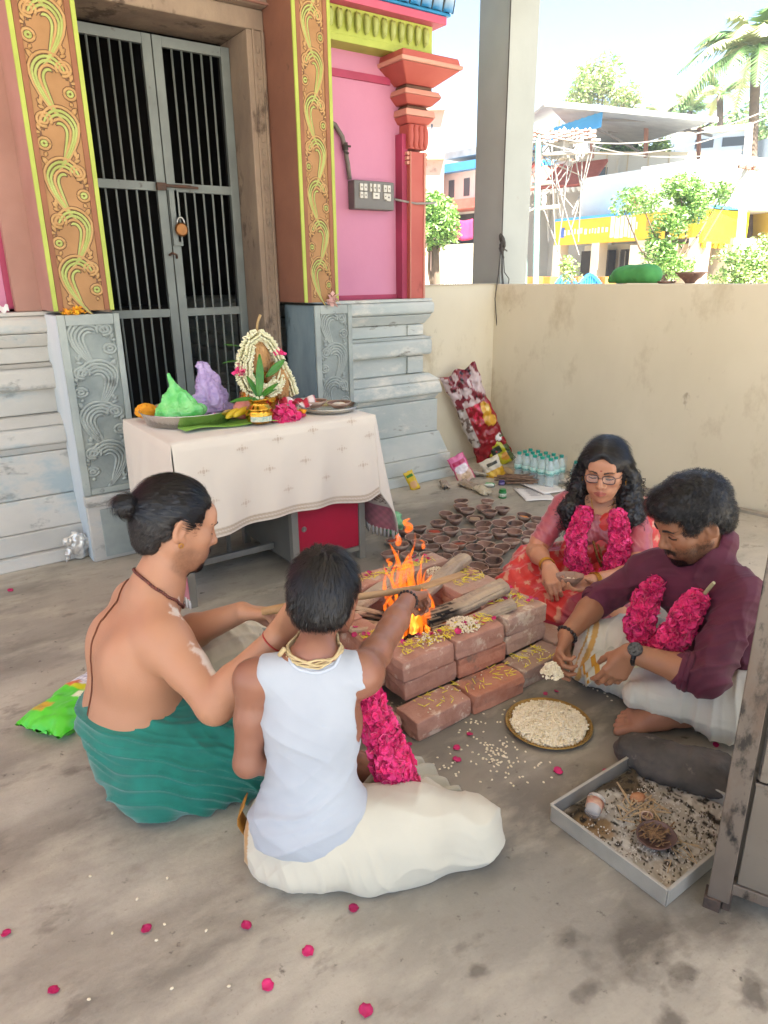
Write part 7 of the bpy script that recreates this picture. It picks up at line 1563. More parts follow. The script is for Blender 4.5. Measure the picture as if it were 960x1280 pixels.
    cg = blend(cg, sstep(1.66-Pg[:,1]+.03*fbm(Pg, 8, 2), 0, .02)*sstep(2.35-Pg[:,0], 0, .02)*.9, '#7c1030')
    M_sar = mat('saree_silk', '#fff', '#a81c2c', vcol='Col', rough=.42, scale=14, sheen=.25, spec=.5)
    o = link_mesh('saree_skirt', Pg, Fg, M_sar, root, True); setcol(o, cg)
    d = SDF(); d.cap(B(-.10, .0, .47), B(-.19, .0, .43), .062, .06, .03); d.ell(B(-.185, .015, .33), (.062, .10, .14), Rf, .04); d.ell(B(-.20, .035, .24), (.075, .115, .11), Rf, .04)
    d.ell(B(-.05, .075, .36), (.09, .05, .10), Rf, .03); d.ell(B(.03, .07, .27), (.13, .06, .07), Rf, .03)
    d.cap(B(-.20,.06,.20), B(-.22,.16,.16), .06, .05, .03)
    Pd, Fd = sdf_mesh(d, .0055, disp=lambda P, N: folds(P, nrm((.2, .35, .9)), 34, .006, .9, 5, 4)+.003*fbm(P, 14, 2)); cd_ = buti(Pd, (.8, -.5, -.3), (.3, .3, .9), '#cc3028', sp=.056, r=.0145)
    q = (Pd-B(-.19, .05, .30))@nrm(rt*.5+fw*.2+np.array((0, 0, .8))); e2 = q+.0*fbm(Pd, 6); 
    cd_ = blend(cd_, (e2 < -.085)*.95, '#b86a7c'); cd_ = blend(cd_, (np.abs(e2+.085) < .005)*1., '#8a1238'); cd_ = blend(cd_, (np.abs(e2+.115) < .006)*1., '#8a1238')
    q2 = (Pd-B(-.19, .05, .30))@rt; cd_ = blend(cd_, ((q2 > .052) & (q2 < .085))*.85, '#c47f86'); cd_ = blend(cd_, ((q2 > .085) & (q2 < .094))*1., '#7c1030')
    o = link_mesh('saree_drape', Pd, Fd, M_sar, root, True); setcol(o, cd_)
    # hair: parted cap and curly lengths on both sides
    h = SDF(); q = lambda *a: hc + R @ (np.array(a)*sc)
    h.ell(q(0, -.014, .036), np.array((.083, .110, .092))*sc, R, .01); h.ell(q(0, .045, .080), np.array((.058, .042, .036))*sc, R, .02); h.ell(q(0, .112, .058), np.array((.034, .038, .036))*sc, R, .012, 's')
    h.ell(q(0, .130, -.046), np.array((.060, .088, .104))*sc, R, .010, 's')
    for k in (-1, 1):
        h.chain([q(k*.072, -.01, .03), q(k*.088, -.025, -.05), q(k*.095, -.02, -.12)], [.030, .040, .050], .03)
    h.chain([q(.095, -.02, -.11), B(.125, .055, .44), B(.115, .085, .38)], [.048, .050, .032], .03)
    h.chain([q(-.095, -.02, -.11), B(-.115, .06, .43), B(-.085, .095, .33)], [.052, .060, .032], .03)
    h.ell(q(0, -.085, -.09), np.array((.10, .06, .12))*sc, R, .04); h.ell(B(0, -.07, .42), (.13, .06, .10), Rf, .04)
    Ph, Fh = sdf_mesh(h, .0045, disp=lambda P, N: (.004*fbm(P, 45, 2)+.003*fbm(P, 110, 2))*sstep(-local(P, hc, R)[:,2], -.02, .04)+.0012*fbm(P, 200, 2)); link_mesh('hair', Ph, Fh, M_hair, root, True)
    Nh = vnormals(Ph, Fh); Lh = local(Ph, hc, R)
    strands('hair_strand', Ph, Nh, lambda p: (lambda l: (np.sign(l[:,0])[:,None]*R[:,0]*.9 - R[:,1]*.3 - R[:,2]*.6))(local(p, hc, R)), 3000, .07, .0014, root, hc, lift=.002, jit=.06, seed=9, mask=(Lh[:,2] > -.01) & ((Lh[:,1] < .03) | (Lh[:,2] > .085)))
    r = np.random.RandomState(11); m = MB()
    ids = r.choice(np.where((Lh[:,2] < .02) & ((np.abs(Lh[:,0]) > .062) | (Lh[:,1] < 0)))[0], 620)
    for i in ids:
        p = Ph[i]; n_ = Nh[i]; ph = r.rand()*6; L_ = .035+.05*r.rand(); a = .0045+.004*r.rand(); t1 = nrm(np.cross(n_, (0, 0, 1))+1e-3); k = 9; tw = 5+4*r.rand(); lean = r.randn(3)*.25
        m.tube([p + n_*(.003+a*(1+math.cos(ph+tw*j/k*2.2))) + t1*a*1.5*math.sin(ph+tw*j/k*2.2) + (np.array((0, 0, -1.))+lean)*L_*j/k for j in range(k)], [.0011]*(k-1)+[.0004], 3, cap=False)
    m.build('hair_curl', M_hair, root, smooth=True, kind='stuff')
    # spectacles
    gl = MB(); fr = mat('spectacle_frame', '#2a2428', rough=.3, metal=.3)
    for k in (-1, 1):
        pts = []
        for a in np.linspace(0, 2*math.pi, 25):
            x = .0235*np.sign(math.cos(a))*abs(math.cos(a))**.6; z = .0165*np.sign(math.sin(a))*abs(math.sin(a))**.6; pts.append(q(k*.031+x, .1035-.25*abs(.031*0+x*k)*.35, .000+z))
        gl.tube(pts, .0019, 6, cap=False); gl.tube([q(k*.054, .098, .006), q(k*.068, .085, .006), q(k*.078, .02, .004), q(k*.080, -.01, -.002)], .0013, 6)
    gl.tube([q(-.008, .104, .004), q(0, .1075, .006), q(.008, .104, .004)], .0012, 6); go = gl.build('spectacles', fr, root, smooth=True)
    lm = MB()
    for k in (-1, 1): lm.grid(lambda u, v: tuple(q(k*.031+(u-.5)*.043, .1033-.0*u, (v-.5)*.029)), 3, 3)
    lm.build('lens', mat('spectacle_lens', '#ffffff', rough=.02, alpha=.10, spec=.8), go)
    # jewellery
    for k in (-1, 1):
        m = MB(); m.lathe([(0, -.002), (.013, -.002), (.015, .0), (.012, .002), (0, .003)], q(k*.083, .010, -.045), 14, R@rotm(0, RAD(90), 0)); beads(m, [q(k*.084, .010+.014*math.cos(a), -.045+.014*math.sin(a)) for a in np.linspace(0, 6.28, 11)[:-1]], .0028); m.sphere(q(k*.083, .01, -.022), .005, 8, 5); beads(m, [q(k*.084, .002+.006*j, -.064) for j in range(4)], .0026)
        m.build('earring', M_gold, root, smooth=True)
    m = MB(); pts = project_out(P, F, [B(.05, .06, .50), B(.035, .085, .45), B(.02, .105, .41), B(.0, .115, .38), B(-.02, .105, .41), B(-.035, .085, .45), B(-.05, .06, .50)], .002); m.tube(along(pts, 40), .0018, 5); m.build('gold_chain', M_gold, root, smooth=True)
    m = MB(); pts = [B(.03, .155, .34), B(.01, .17, .28), B(-.01, .165, .24)]; beads(m, along(pts, 16), .006); beads(m, along([B(.01, .16, .33), B(-.012, .17, .27)], 12), .005); m.build('long_necklace', mat('antique_gold', '#8f6a3a', '#6b4a2a', rough=.4, metal=.8, scale=80), root, smooth=True)
    for A_, W_ in ((np.array(E), np.array(W)), (np.array(E2), np.array(W2))):
        wd = nrm(W_-A_); Rz = frame_z(wd)
        for j in range(3):
            m = MB(); ring_tube(m, W_-wd*(.012+.008*j), Rz, .030, .029, .0026, 24, 6); m.build('bangle', M_gold, root, smooth=True)
    # garland
    gg = empty('flower_garland', (2.28, 1.66, .2), 'bright pink rose garland round the neck of the woman in the red saree', 'garland')
    blossoms('rose_blossoms', [B(.075, .12, .445), B(.10, .155, .36), B(.095, .18, .27), B(.055, .19, .20), B(.03, .19, .175)], [.034, .040, .042, .036, .024], 965, .0145, ROSE, gg, 13)
    blossoms('rose_blossoms', [B(-.060, .12, .445), B(-.075, .16, .36), B(-.070, .185, .27), B(-.045, .19, .205), B(-.02, .19, .18)], [.034, .042, .046, .040, .024], 965, .0145, ROSE, gg, 14)
    blossoms('jasmine_blossoms', [B(.01, .20, .195), B(-.01, .205, .175)], .022, 60, .012, [M_jas, M_jas2], gg, 15)
    # clay bowl in her left hand
    bw = np.array((1.955, 1.560, .290)); bo = clay_bowl((0,0,0), 'octagonal brown clay bowl of rice held in the woman\'s left hand', .056, .036, 8, M_clay2)
    bo.location = Vector(bw); bo.rotation_euler = (RAD(-6), RAD(6), .3)
    mb = MB(); rice_heap(mb, (0, 0, .012), .034, 40, .012, 5); mb.build('rice', M_rice, bo, org=None)
woman()
# ---------------------------------------------------------------- the man in the maroon shirt
def man():
    root = empty('person', (2.0, 1.05, 0), 'bearded man in a maroon shirt and white dhoti dropping puffed rice by the bricks', 'person')
    s = SDF(); hc = np.array((1.945, 1.105, .673)); R = frame((-.84, .40, -.42), (-.36, .16, 1)); sc = 1.04
    s.ell((2.12, .98, .14), (.15, .17, .13), k=.04); s.ell((2.09, 1.0, .27), (.13, .15, .12), k=.04); s.ell((2.045, 1.04, .38), (.11, .145, .11), k=.05); s.cap((1.985, .945, .452), (1.985, 1.225, .442), .052, .052, .05)
    s.cap((2.0, 1.075, .52), hc+R@np.array((0, -.03, -.07)), .058, .055, .03); s.cap((2.0, 1.075, .53), (1.985, .97, .48), .040, .035, .04); s.cap((2.0, 1.075, .53), (1.985, 1.18, .47), .040, .035, .04)
    head_sdf(s, hc, R, sc)
    S, E, W = (1.965, 1.25, .450), (1.935, 1.405, .295), (1.745, 1.390, .215)
    arm_sdf(s, S, E, W, (.044, .041, .029)); hand_sdf(s, W, (-.78, -.30, -.50), (.15, -.85, -.35), (.55, .75, .85, .95), -1, 1.0, (.35, .6), .04)
    S2, E2, W2 = (1.955, .93, .458), (1.775, .90, .285), (1.695, 1.105, .300)
    arm_sdf(s, S2, E2, W2, (.045, .042, .029)); hand_sdf(s, W2, (-.35, .30, -.85), (.45, .45, -.1), (.35, .4, .45, .5), -1, 1.0, (.3, .4), .02)
    s.chain([(2.12, 1.04, .13), (1.89, 1.35, .15), (1.95, 1.15, .05)], [.07, .045, .035], .03); s.chain([(2.12, .92, .13), (1.95, .86, .12), (1.84, 1.03, .07)], [.07, .05, .035], .03)
    foot_sdf(s, (1.885, 1.000, .028), (1.715, 1.142, .012), up=(-.1, -.35, 1), sc=1.08, flip=1)
    fine = [(hc-.16, hc+.16), (np.array((1.55, 1.26, .08)), np.array((1.77, 1.46, .27))), (np.array((1.58, 1.06, .14)), np.array((1.74, 1.24, .33))), (np.array((1.68, .94, -.02)), np.array((1.93, 1.20, .13)))]
    P, F = sdf_mesh(s, .006, fine, .0028); P[:,2] = np.maximum(P[:,2], .001); c = vc(P, '#9c6c50'); c = blend(c, sstep(fbm(P, 10, 2), 0, .5)*.3, '#87593f')
    L = local(P, hc, R, sc); nh = np.linalg.norm(P-hc, axis=1) < .165; cf = face_paint(c.copy(), P, hc, R, sc, lip='#7d4b42', stub=.85, beard=1.0, mous=1.0, beard_col='#17110f', kajal=.9); c[nh] = cf[nh]
    c = blend(c, sstep(.09-P[:,2], 0, .05)*(P[:,0] < 1.95)*.45, '#b98672')
    o = link_mesh('body', P, F, skin_mat('skin_man', '#8a5c42'), root, True); setcol(o, c)
    face_lines(root, P, F, hc, R, sc, .0032, .0014)
    # beard and moustache tufts
    N = vnormals(P, F); ch = (nh & (((np.abs(L[:,0]) < .040) & (L[:,2] < -.078) & (L[:,2] > -.125) & (L[:,1] > .035)) | ((np.abs(L[:,0]) < .034) & (np.abs(L[:,2]+.0505) < .006) & (L[:,1] > .082))))
    strands('beard_hair', P, N, lambda p: np.tile(R@np.array((0, .35, -1.)), (len(p), 1)), 1500, .016, .0009, root, hc, lift=.003, jit=.35, seed=21, mask=ch, segs=3)
    sb = nh & (np.abs(L[:,0]) > .030) & (L[:,2] < -.03) & (L[:,2] > -.11) & (L[:,1] > -.01)
    strands('cheek_hair', P, N, lambda p: np.tile(R@np.array((0, .3, -1.)), (len(p), 1)), 1600, .006, .0007, root, hc, lift=.002, jit=.4, seed=22, mask=sb, segs=2)
    h = SDF(); q = lambda *a: hc + R @ (np.array(a)*sc)
    h.ell(q(0, -.012, .052), np.array((.092, .112, .096))*sc, R, .01); h.ell(q(0, .060, .094), np.array((.070, .05, .036))*sc, R, .03); h.ell(q(0, -.070, -.01), np.array((.072, .050, .062))*sc, R, .03)
    h.box(q(0, .128, -.028), np.array((.12, .066, .088))*sc, R, .004, .012, 's')
    for k in (-1, 1): h.ell(q(.090*k, .0, -.014), np.array((.032, .030, .040))*sc, R, .01, 's')
    h.box(q(0, .01, -.125), np.array((.12, .10, .06))*sc, R, .004, .02, 's')
    Ph, Fh = sdf_mesh(h, .0045, disp=lambda P, N: .004*fbm(P, 50, 3)+.002*fbm(P, 140, 2)); link_mesh('hair', Ph, Fh, M_hair, root, True); Nh = vnormals(Ph, Fh)
    strands('hair_strand', Ph, Nh, lambda p: (p-q(0, -.05, .12))/np.linalg.norm(p-q(0, -.05, .12), axis=1)[:, None]+.8*R[:,1]*.4, 7500, .030, .0013, root, hc, lift=.008, jit=.55, seed=23, curl=.002, curlf=80)
    # shirt
    t = SDF(); t.ell((2.10, .99, .22), (.16, .180, .15), k=.05); t.ell((2.045, 1.04, .385), (.135, .172, .14), k=.05); t.cap((1.985, .94, .455), (1.985, 1.23, .445), .074, .072, .05)
    S_, E_ = np.array(S), np.array(E); t.cap(S_, E_, .061, .052, .03); W_ = np.array(W); t.cap(E_, E_*.90+W_*.10, .055, .052, .02)
    A_, B_ = np.array(S2), np.array(E2); C_ = np.array(W2); t.cap(A_, B_, .064, .056, .03); t.cap(B_, B_*.74+C_*.26, .060, .054, .02)
    t.cap((2.0, 1.075, .50), hc+R@np.array((0,-.045,-.095)), .070, .070, .03)
    t.ell(hc+R@np.array((0, .025, -.105)), (.052, .058, .062), R, .01, 's'); t.cap((1.90, 1.12, .54), (1.86, 1.10, .42), .024, .008, .01, 's')
    t.cap(hc+R@np.array((0,-.025,-.075)), hc+R@np.array((0,.02,.05)), .060, .07, .006, 's')
    nb = np.array((1.998, 1.078, .525)); axn = nrm(hc+R@np.array((0,-.03,-.06))-nb); RC = frame_z(axn)
    t.cap((2.0, 1.075, .53), (1.985, .95, .495), .056, .056, .04); t.cap((2.0, 1.075, .53), (1.985, 1.2, .485), .056, .056, .04)
    for lvl, rr in ((-.012, .074), (.008, .070), (.026, .072)):
        ring = [nb+RC@np.array((rr*math.cos(a), rr*math.sin(a), lvl)) for a in np.linspace(0, 2*math.pi, 22)]
        for a_, b_ in zip(ring[:-1], ring[1:]):
            if nrm((a_+b_)/2-nb)@nrm((-.88, .42, -.1)) < (.45 if lvl > 0 else .75): t.cap(a_, b_, .012, .012, .012)
    neckc = nb.copy()
    Pt, Ft = sdf_mesh(t, .0050, disp=lambda P, N: sstep(np.linalg.norm(P-neckc, axis=1), .07, .13)*folds(P, nrm((.5, .45, .75)), 40, .009, .9, 5, 1)+folds(P, nrm((-.7, .6, .2)), 34, .007, .9, 5, 11)+.003*fbm(P, 16, 2), smooth_it=2)
    link_mesh('maroon_shirt', Pt, Ft, mat('maroon_cotton', '#4d1229', '#581731', rough=.75, scale=14, sheen=.05, bump=.0003, bscale=400), root, True)
    for (a, b, f_) in ((E_, W_, .90), (B_, C_, .72)):
        m = MB(); wd = nrm(b-a); L_ = a*f_+b*(1-f_); ring_tube(m, L_, frame_z(wd), .050, .050, .011, 24, 7); ring_tube(m, L_-wd*.014, frame_z(wd), .053, .053, .010, 24, 7); m.build('rolled_cuff', mat('maroon_cotton', ''), root, smooth=True)
    # white dhoti
    g = SDF(); g.ell((2.12, .98, .11), (.19, .20, .12), k=.05); g.chain([(2.10, .90, .13), (1.96, .86, .13), (1.90, .90, .115)], [.12, .105, .09], .04); g.chain([(1.91, .93, .125), (1.84, 1.04, .115), (1.785, 1.12, .105)], [.085, .062, .046], .03)
    g.chain([(2.10, 1.08, .12), (1.98, 1.27, .15), (1.89, 1.36, .15)], [.13, .11, .085], .05); g.cap((1.90, 1.20, .10), (1.93, 1.10, .09), .09, .08, .05); g.cap((1.86, 1.37, .06), (1.90, 1.26, .05), .07, .06, .05); g.box((2.0, 1.1, -.10), (.6, .6, .103), None, .001, .01, 's')
    Pg, Fg = sdf_mesh(g, .0045, disp=lambda P, N: folds(P, nrm((-.55, .8, .1)), 55, .007, .7, 6, 3)+folds(P, nrm((.3, .3, .9)), 30, .005, .9, 5, 8)+.003*fbm(P, 12, 2)); Pg[:,2] = np.maximum(Pg[:,2], .002)
    cg = vc(Pg, '#cdc8ba'); d = (Pg-np.array((1.86, 1.37, .06)))@nrm((-.6, .75, .25)); cg = blend(cg, ((d > .022) & (d < .040))*1., '#c08a22'); cg = blend(cg, ((d > .050) & (d < .055))*1., '#c08a22')
    o = link_mesh('white_dhoti', Pg, Fg, mat('white_dhoti_cloth', '#fff', '#b5ae9a', vcol='Col', rough=.85, scale=8, sheen=.2, bump=.0003, bscale=350), root, True); setcol(o, cg)
    # folded end of the dhoti with its golden band
    def fan(w0, dz):
        return lambda u, v: tuple(np.array((1.93, 1.30, .225)) + np.array((-.135, .06, -.14))*v*1.0 + np.array((-.09, -.125, -.02))*(u-.15)*(1-.25*v) + np.array((0, 0, .010*math.sin(u*16+v*3)+.02*math.sin(v*3.1)+dz)))
    m = MB(); m.grid(fan(1, 0), 24, 16); m.build('dhoti_fold', mat('white_cloth_plain', '#cdc8ba', '#aeac9e', rough=.85, scale=8), root, smooth=True, solid=.004)
    for v0, v1 in ((.70, .80), (.93, .97)):
        m = MB(); f = fan(1, .0045); m.grid(lambda u, v: f(u, v0+(v1-v0)*v), 24, 2); m.build('golden_band', mat('gold_zari', '#bf8a24', '#b07d1d', rough=.5, scale=60), root, smooth=True)
    # watch, bracelet, chain
    wd = nrm(C_-B_); m = MB(); ring_tube(m, C_-wd*.018, frame_z(wd), .032, .030, .0075, 24, 6); wo_ = m.build('wrist_watch', mat('black_rubber', '#141416', rough=.5), root, smooth=True)
    fn = nrm(np.cross(wd, (0, 0, 1))*-1*0 + np.array((-.55, -.25, .75))); cc = C_-wd*.018+fn*.036
    m = MB(); m.lathe([(0,-.006),(.021,-.006),(.022,.0),(.020,.005),(.0,.005)], cc, 20, frame_z(fn)); m.build('dial', mat('watch_face', '#1b1c20', '#55585e', rough=.2, metal=.4, scale=200), wo_)
    m = MB(); ring_tube(m, cc+fn*.004, frame_z(fn), .0205, .0205, .0022, 20, 5); m.build('bezel', mat('gunmetal', '#4b4b4f', rough=.3, metal=.8), wo_, smooth=True)
    wd = nrm(W_-E_); Rz = frame_z(wd); m = MB(); beads(m, [W_-wd*.008+Rz@np.array((.034*math.cos(a), .031*math.sin(a), 0)) for a in np.linspace(0, 6.28, 16)[:-1]], .0072, 8, 5); m.build('bead_bracelet', mat('dark_bead', ''), root, smooth=True)
    m = MB(); q1 = [hc+R@np.array(v) for v in ((.045, .0, -.13), (.040, .045, -.165), (.02, .075, -.19), (-.01, .075, -.19), (-.04, .04, -.16))]; m.tube(along(q1, 30), .0018, 5); m.sphere(q1[2]+np.array((0,0,-.012)), .006, 8, 5); m.build('gold_chain', M_gold, root, smooth=True)
    gg = empty('flower_garland', (1.85, 1.1, .2), 'dark pink rose garland with white flowers worn over the maroon shirt', 'garland')
    blossoms('rose_blossoms', [(1.90, 1.175, .445), (1.872, 1.185, .385), (1.845, 1.18, .32), (1.83, 1.15, .265), (1.82, 1.12, .245)], [.026, .038, .044, .040, .03], 965, .0145, ROSE, gg, 23)
    blossoms('rose_blossoms', [(1.885, 1.02, .455), (1.855, 1.035, .40), (1.835, 1.05, .33), (1.825, 1.075, .27), (1.82, 1.10, .245)], [.030, .040, .044, .040, .03], 965, .0145, ROSE, gg, 24)
    blossoms('jasmine_blossoms', [(1.80, 1.175, .235), (1.79, 1.145, .225)], .024, 70, .012, [M_jas, M_jas2], gg, 25)
    m = MB(); m.tube([(1.895, 1.01, .47), (1.885, .985, .515), (1.88, .975, .53)], [.006, .006, .005], 7); m.build('stem', mat('pale_stem', '#a9a27c', rough=.6), gg)
    # puffed rice falling from his fist
    mb = MB(); rice_heap(mb, (1.612, 1.330, .140), .036, 260, .045, 7, .0055); mb.build('puffed_rice', M_rice, label='white clump of puffed rice held in the fingers of the man in maroon', cat='rice')
man()
# ================================================================ the street beyond the parapet
GZ = -.55
def g(px, D): p = W(px, 345, D); return np.array((p[0], p[1], GZ))
def zat(px, py, D): return float(W(px, py, D)[2])
def facade(A, B, depth, z0, z1, name, mt, root, off=0, bev=0):
    """a block whose front face runs from A to B (plan), body going away from the viewer"""
    A = np.array((A[0], A[1], 0)); B = np.array((B[0], B[1], 0)); d = nrm(B-A); n = np.array((-d[1], d[0], 0)); n = n if n@(A+B) > 0 else -n
    R_ = np.stack([d, n, (0, 0, 1)], 1); L_ = np.linalg.norm(B-A); m = MB(); m.box((A+B)/2+n*(depth/2+off)+np.array((0, 0, (z0+z1)/2)), (L_, depth, z1-z0), R_); return m.build(name, mt, root, bevel=bev)
def on(A, B, t0, t1, z0, z1, proud, th, name, mt, root):
    A = np.array((A[0], A[1], 0)); B = np.array((B[0], B[1], 0)); P = A+(B-A)*t0; Q = A+(B-A)*t1; d = nrm(B-A); n = np.array((-d[1], d[0], 0)); n = n if n@(A+B) > 0 else -n
    return facade(P-n*proud, Q-n*proud, th, z0, z1, name, mt, root)
M_wh = mat('white_wall', '#cfcdc6', '#bfbcb3', rough=.9, scale=.8, spots='#a9a294', spot_t=.66, spot_s=2); M_crm = mat('cream_wall', '#c9bca2', '#b9ab90', rough=.9, scale=.8)
M_yw = mat('yellow_sign', '#dcae12', '#d2a310', rough=.5, scale=2); M_bl = mat('blue_sheet', '#3f8fc2', '#3581b3', rough=.5, scale=1.5); M_dk = mat('opening_shade_dark', '#2c2722', '#3d352d', rough=.8, scale=2); M_tile = mat('roof_tile_red', '#b0604e', '#a05343', rough=.8, scale=6)
M_sheet = mat('roof_sheet', '#8f8f8c', '#7d7e7c', rough=.6, scale=3, metal=.2); M_postr = mat('rusty_post', '#8a6250', '#7a5545', rough=.8, scale=8); M_pinkw = mat('weathered_pink_wall', '#b89a8a', '#a88c7c', rough=.9, scale=1.5, spots='#8a7468', spot_t=.6, spot_s=2); M_blw = mat('pale_blue_wall', '#a9b4bd', '#9aa6b1', rough=.9, scale=1)
M_glass = mat('window_dark', '#3b4147', rough=.2); M_teal = mat('teal_pole', '#7fa398', '#6f9489', rough=.6, scale=5); M_conc = mat('concrete_pole', '#b5b0a6', '#a29d92', rough=.9, scale=4)
# --- yellow fascia shop
A = g(690, 19); B = g(872, 15.5); Cn = g(926, 16.6)
zf0, zf1 = zat(872, 297, 15.5), zat(872, 262, 15.5)
sh = empty('shop_building', tuple(A), 'two storey shop with a yellow sign board and white upper wall beyond the parapet', 'building')
facade(A, B, 5, zf1+.02, zat(872, 197, 15.5), 'upper_wall', M_wh, sh, off=.9)
facade(A, B, 5, GZ, zf0, 'ground_wall', M_crm, sh, off=1.2)
o = facade(A, B, .25, zf0, zf1, 'sign_board', M_yw, sh); facade(A, B, 1.3, zf1, zf1+.06, 'balcony_edge', M_bl, sh, off=-.03)
o2 = facade(B, Cn, .25, zf0-.12, zf1-.02, 'sign_board', mat('lemon_sign', '#dcc81a', '#d2bd18', rough=.5, scale=2), sh); facade(B, Cn, 1.2, zf1, zat(915, 215, 17), 'upper_wall', M_wh, sh, off=.5); facade(B, Cn, 1.2, GZ, zf0-.1, 'ground_wall', M_crm, sh, off=.6)
q = np.random.RandomState(2)
t = .08
while t < .60:     # white lettering of the board, unreadable at this distance
    w_ = .008+.012*q.rand(); h0 = zf0+.12+(.04*q.rand()); big = .42 < t < .58
    on(A, B, t, t+w_*(1.6 if big else 1), h0-(.05 if big else -.1), h0+(.40 if big else .20)+.06*q.rand(), .012, .01, 'letter', mat('sign_white', '#e3ddcc', rough=.6), o); t += w_*1.6+.006
on(A, B, .05, .08, zf0+.18, zf0+.42, .012, .01, 'badge', mat('badge_blue', '#3d5a9c', rough=.5), o); on(A, B, .95, .975, zf0+.28, zf0+.52, .012, .01, 'badge', mat('badge_blue', ''), o)
for k in range(5): on(A, B, .66+.035*k, .685+.035*k, zf0+.2, zf0+.42, .012, .01, 'letter', mat('sign_brown', '#a8862a', rough=.6), o)
for t in (.0, .30, .62, .93): on(A, B, t, t+.05, GZ, zf0, .02, .35, 'column', mat('column_cream', '#cdbfa6', '#c0b197', rough=.9, scale=1), sh)
for (t0, t1, mt_, nm) in ((.06, .27, M_dk, 'opening_shade'), (.36, .60, M_dk, 'opening_shade'), (.68, .90, mat('shutter_tan', '#8f7f6a', '#7f705d', rough=.8, scale=3), 'shutter')): on(A, B, t0, t1, GZ, zf0-.15, -.80, .3, nm, mt_, sh)  # dark slabs stand for the shade inside the shop openings
for k in range(3): on(A, B, .40+.06*k, .44+.06*k, .55+GZ+1.1, GZ+2.05, -.77, .02, 'poster', mat('poster_yellow', '#b08a2a', '#6d5a3a', rough=.8, scale=14), sh)
on(A, B, .49, .50, GZ, zf0-.2, -.74, .04, 'door_edge', M_wh, sh)
for k in range(8): on(B, Cn, .12*k+.04, .12*k+.10, zf0-.22, zf0-.12, .0, .05, 'bunting', M_yw, sh)
for t in (.1, .86): on(B, Cn, t, t+.08, GZ, zf0-.1, .02, .3, 'column', mat('column_cream', ''), sh)
on(A, B, .52, .75, zf1+.06, zf1+.4, .0, .05, 'parapet_grille', M_tile, sh); on(A, B, .86, .98, zat(872, 215, 15.5)-1.0, zat(872, 215, 15.5)-.2, -.85, .12, 'planter_wall', M_crm, sh)
# --- shed roof on the upper terrace
rf = empty('terrace_shed', tuple(g(740, 19)), 'blue and grey sheet metal shed roof on rusty posts above the white building', 'shed roof')
def P4(name, pts, mt, th=.05):
    m = MB(); a = np.array(pts[1])-np.array(pts[0]); b = np.array(pts[-1])-np.array(pts[0]); n = nrm(np.cross(a, b))*th; m.add([tuple(p) for p in pts]+[tuple(np.array(p)+n) for p in pts], [(3,2,1,0),(4,5,6,7),(0,1,5,4),(1,2,6,5),(2,3,7,6),(3,0,4,7)]); return m.build(name, mt, rf)
P4('roof_sheet', [W(682,128,17), W(897,149,16), W(868,160,21), W(745,196,23)], M_sheet); P4('ridge_edge', [W(680,125,16.98), W(898,147,15.98), W(898,151,15.96), W(680,131,16.96)], mat('edge_white', '#c9c9c4', rough=.6))
bp = P4('blue_end', [W(655,172,19), W(752,140,16.9), W(750,158,16.9), W(655,190,19)], M_bl)
for k in range(12):
    p = W(655+8.1*k, 172-2.67*k, 19-.175*k); q2 = W(655+8.1*k, 189-2.67*k, 19-.175*k); m = MB(); m.tube([p, q2], .035, 4); m.build('sheet_rib', M_bl, bp)
P4('left_slope', [W(682,128,17), W(655,150,19), W(640,162,22), W(700,140,22)], M_sheet)
for (x, y0_, y1_, D) in ((741,150,197,18), (808,156,196,18), (874,160,198,18.5), (700,150,190,20)): m = MB(); m.tube([W(x, y0_, D), W(x-1, y1_, D)], .06, 6); m.build('post', M_postr, rf)
for k in range(9): m = MB(); a = W(755+17*k, 140+1.6*k, 17.2); b = W(765+13*k, 172-1.0*k, 20.5); m.tube([a, b], .03, 4); m.build('rafter', mat('steel_truss', '#6b6660', rough=.7), rf)
for (a, b) in (((760,165,19),(880,163,19)), ((752,150,17.5),(893,152,17)), ((820,152,18),(890,170,18.5)), ((745,160,18),(800,190,18.5))): m = MB(); m.tube([W(*a), W(*b)], .035, 4); m.build('truss', mat('steel_truss', ''), rf)
# --- white upper block behind, dish
wb = empty('white_house', tuple(g(790, 22)), 'plain white house wall with a small window behind the yellow shop', 'building')
A2, B2 = g(700, 21), g(905, 21.5); facade(A2, B2, 4, GZ, zat(790, 200, 21), 'wall', M_wh, wb); on(A2, B2, .03, .09, zat(720, 222, 21), zat(720, 212, 21), .02, .1, 'window', M_bl, wb); facade(A2, B2, .3, zat(790, 200, 21), zat(790, 196, 21), 'coping', M_crm, wb)
ds = empty('satellite_dish', tuple(W(718, 190, 16)), 'round white satellite dish on the roof edge beside the transformer pole', 'dish'); m = MB(); c = W(719, 186, 16); nrm_ = nrm(-c+np.array((0, 0, 4))); m.lathe([(0, -.05), (.16, -.02), (.27, .03), (.26, .04), (0, -.03)], c, 18, frame_z(nrm_)); m.build('reflector', M_wh, ds, smooth=True); m = MB(); m.tube([c, W(716, 200, 16)], .03, 5); m.build('mast', M_postr, ds)
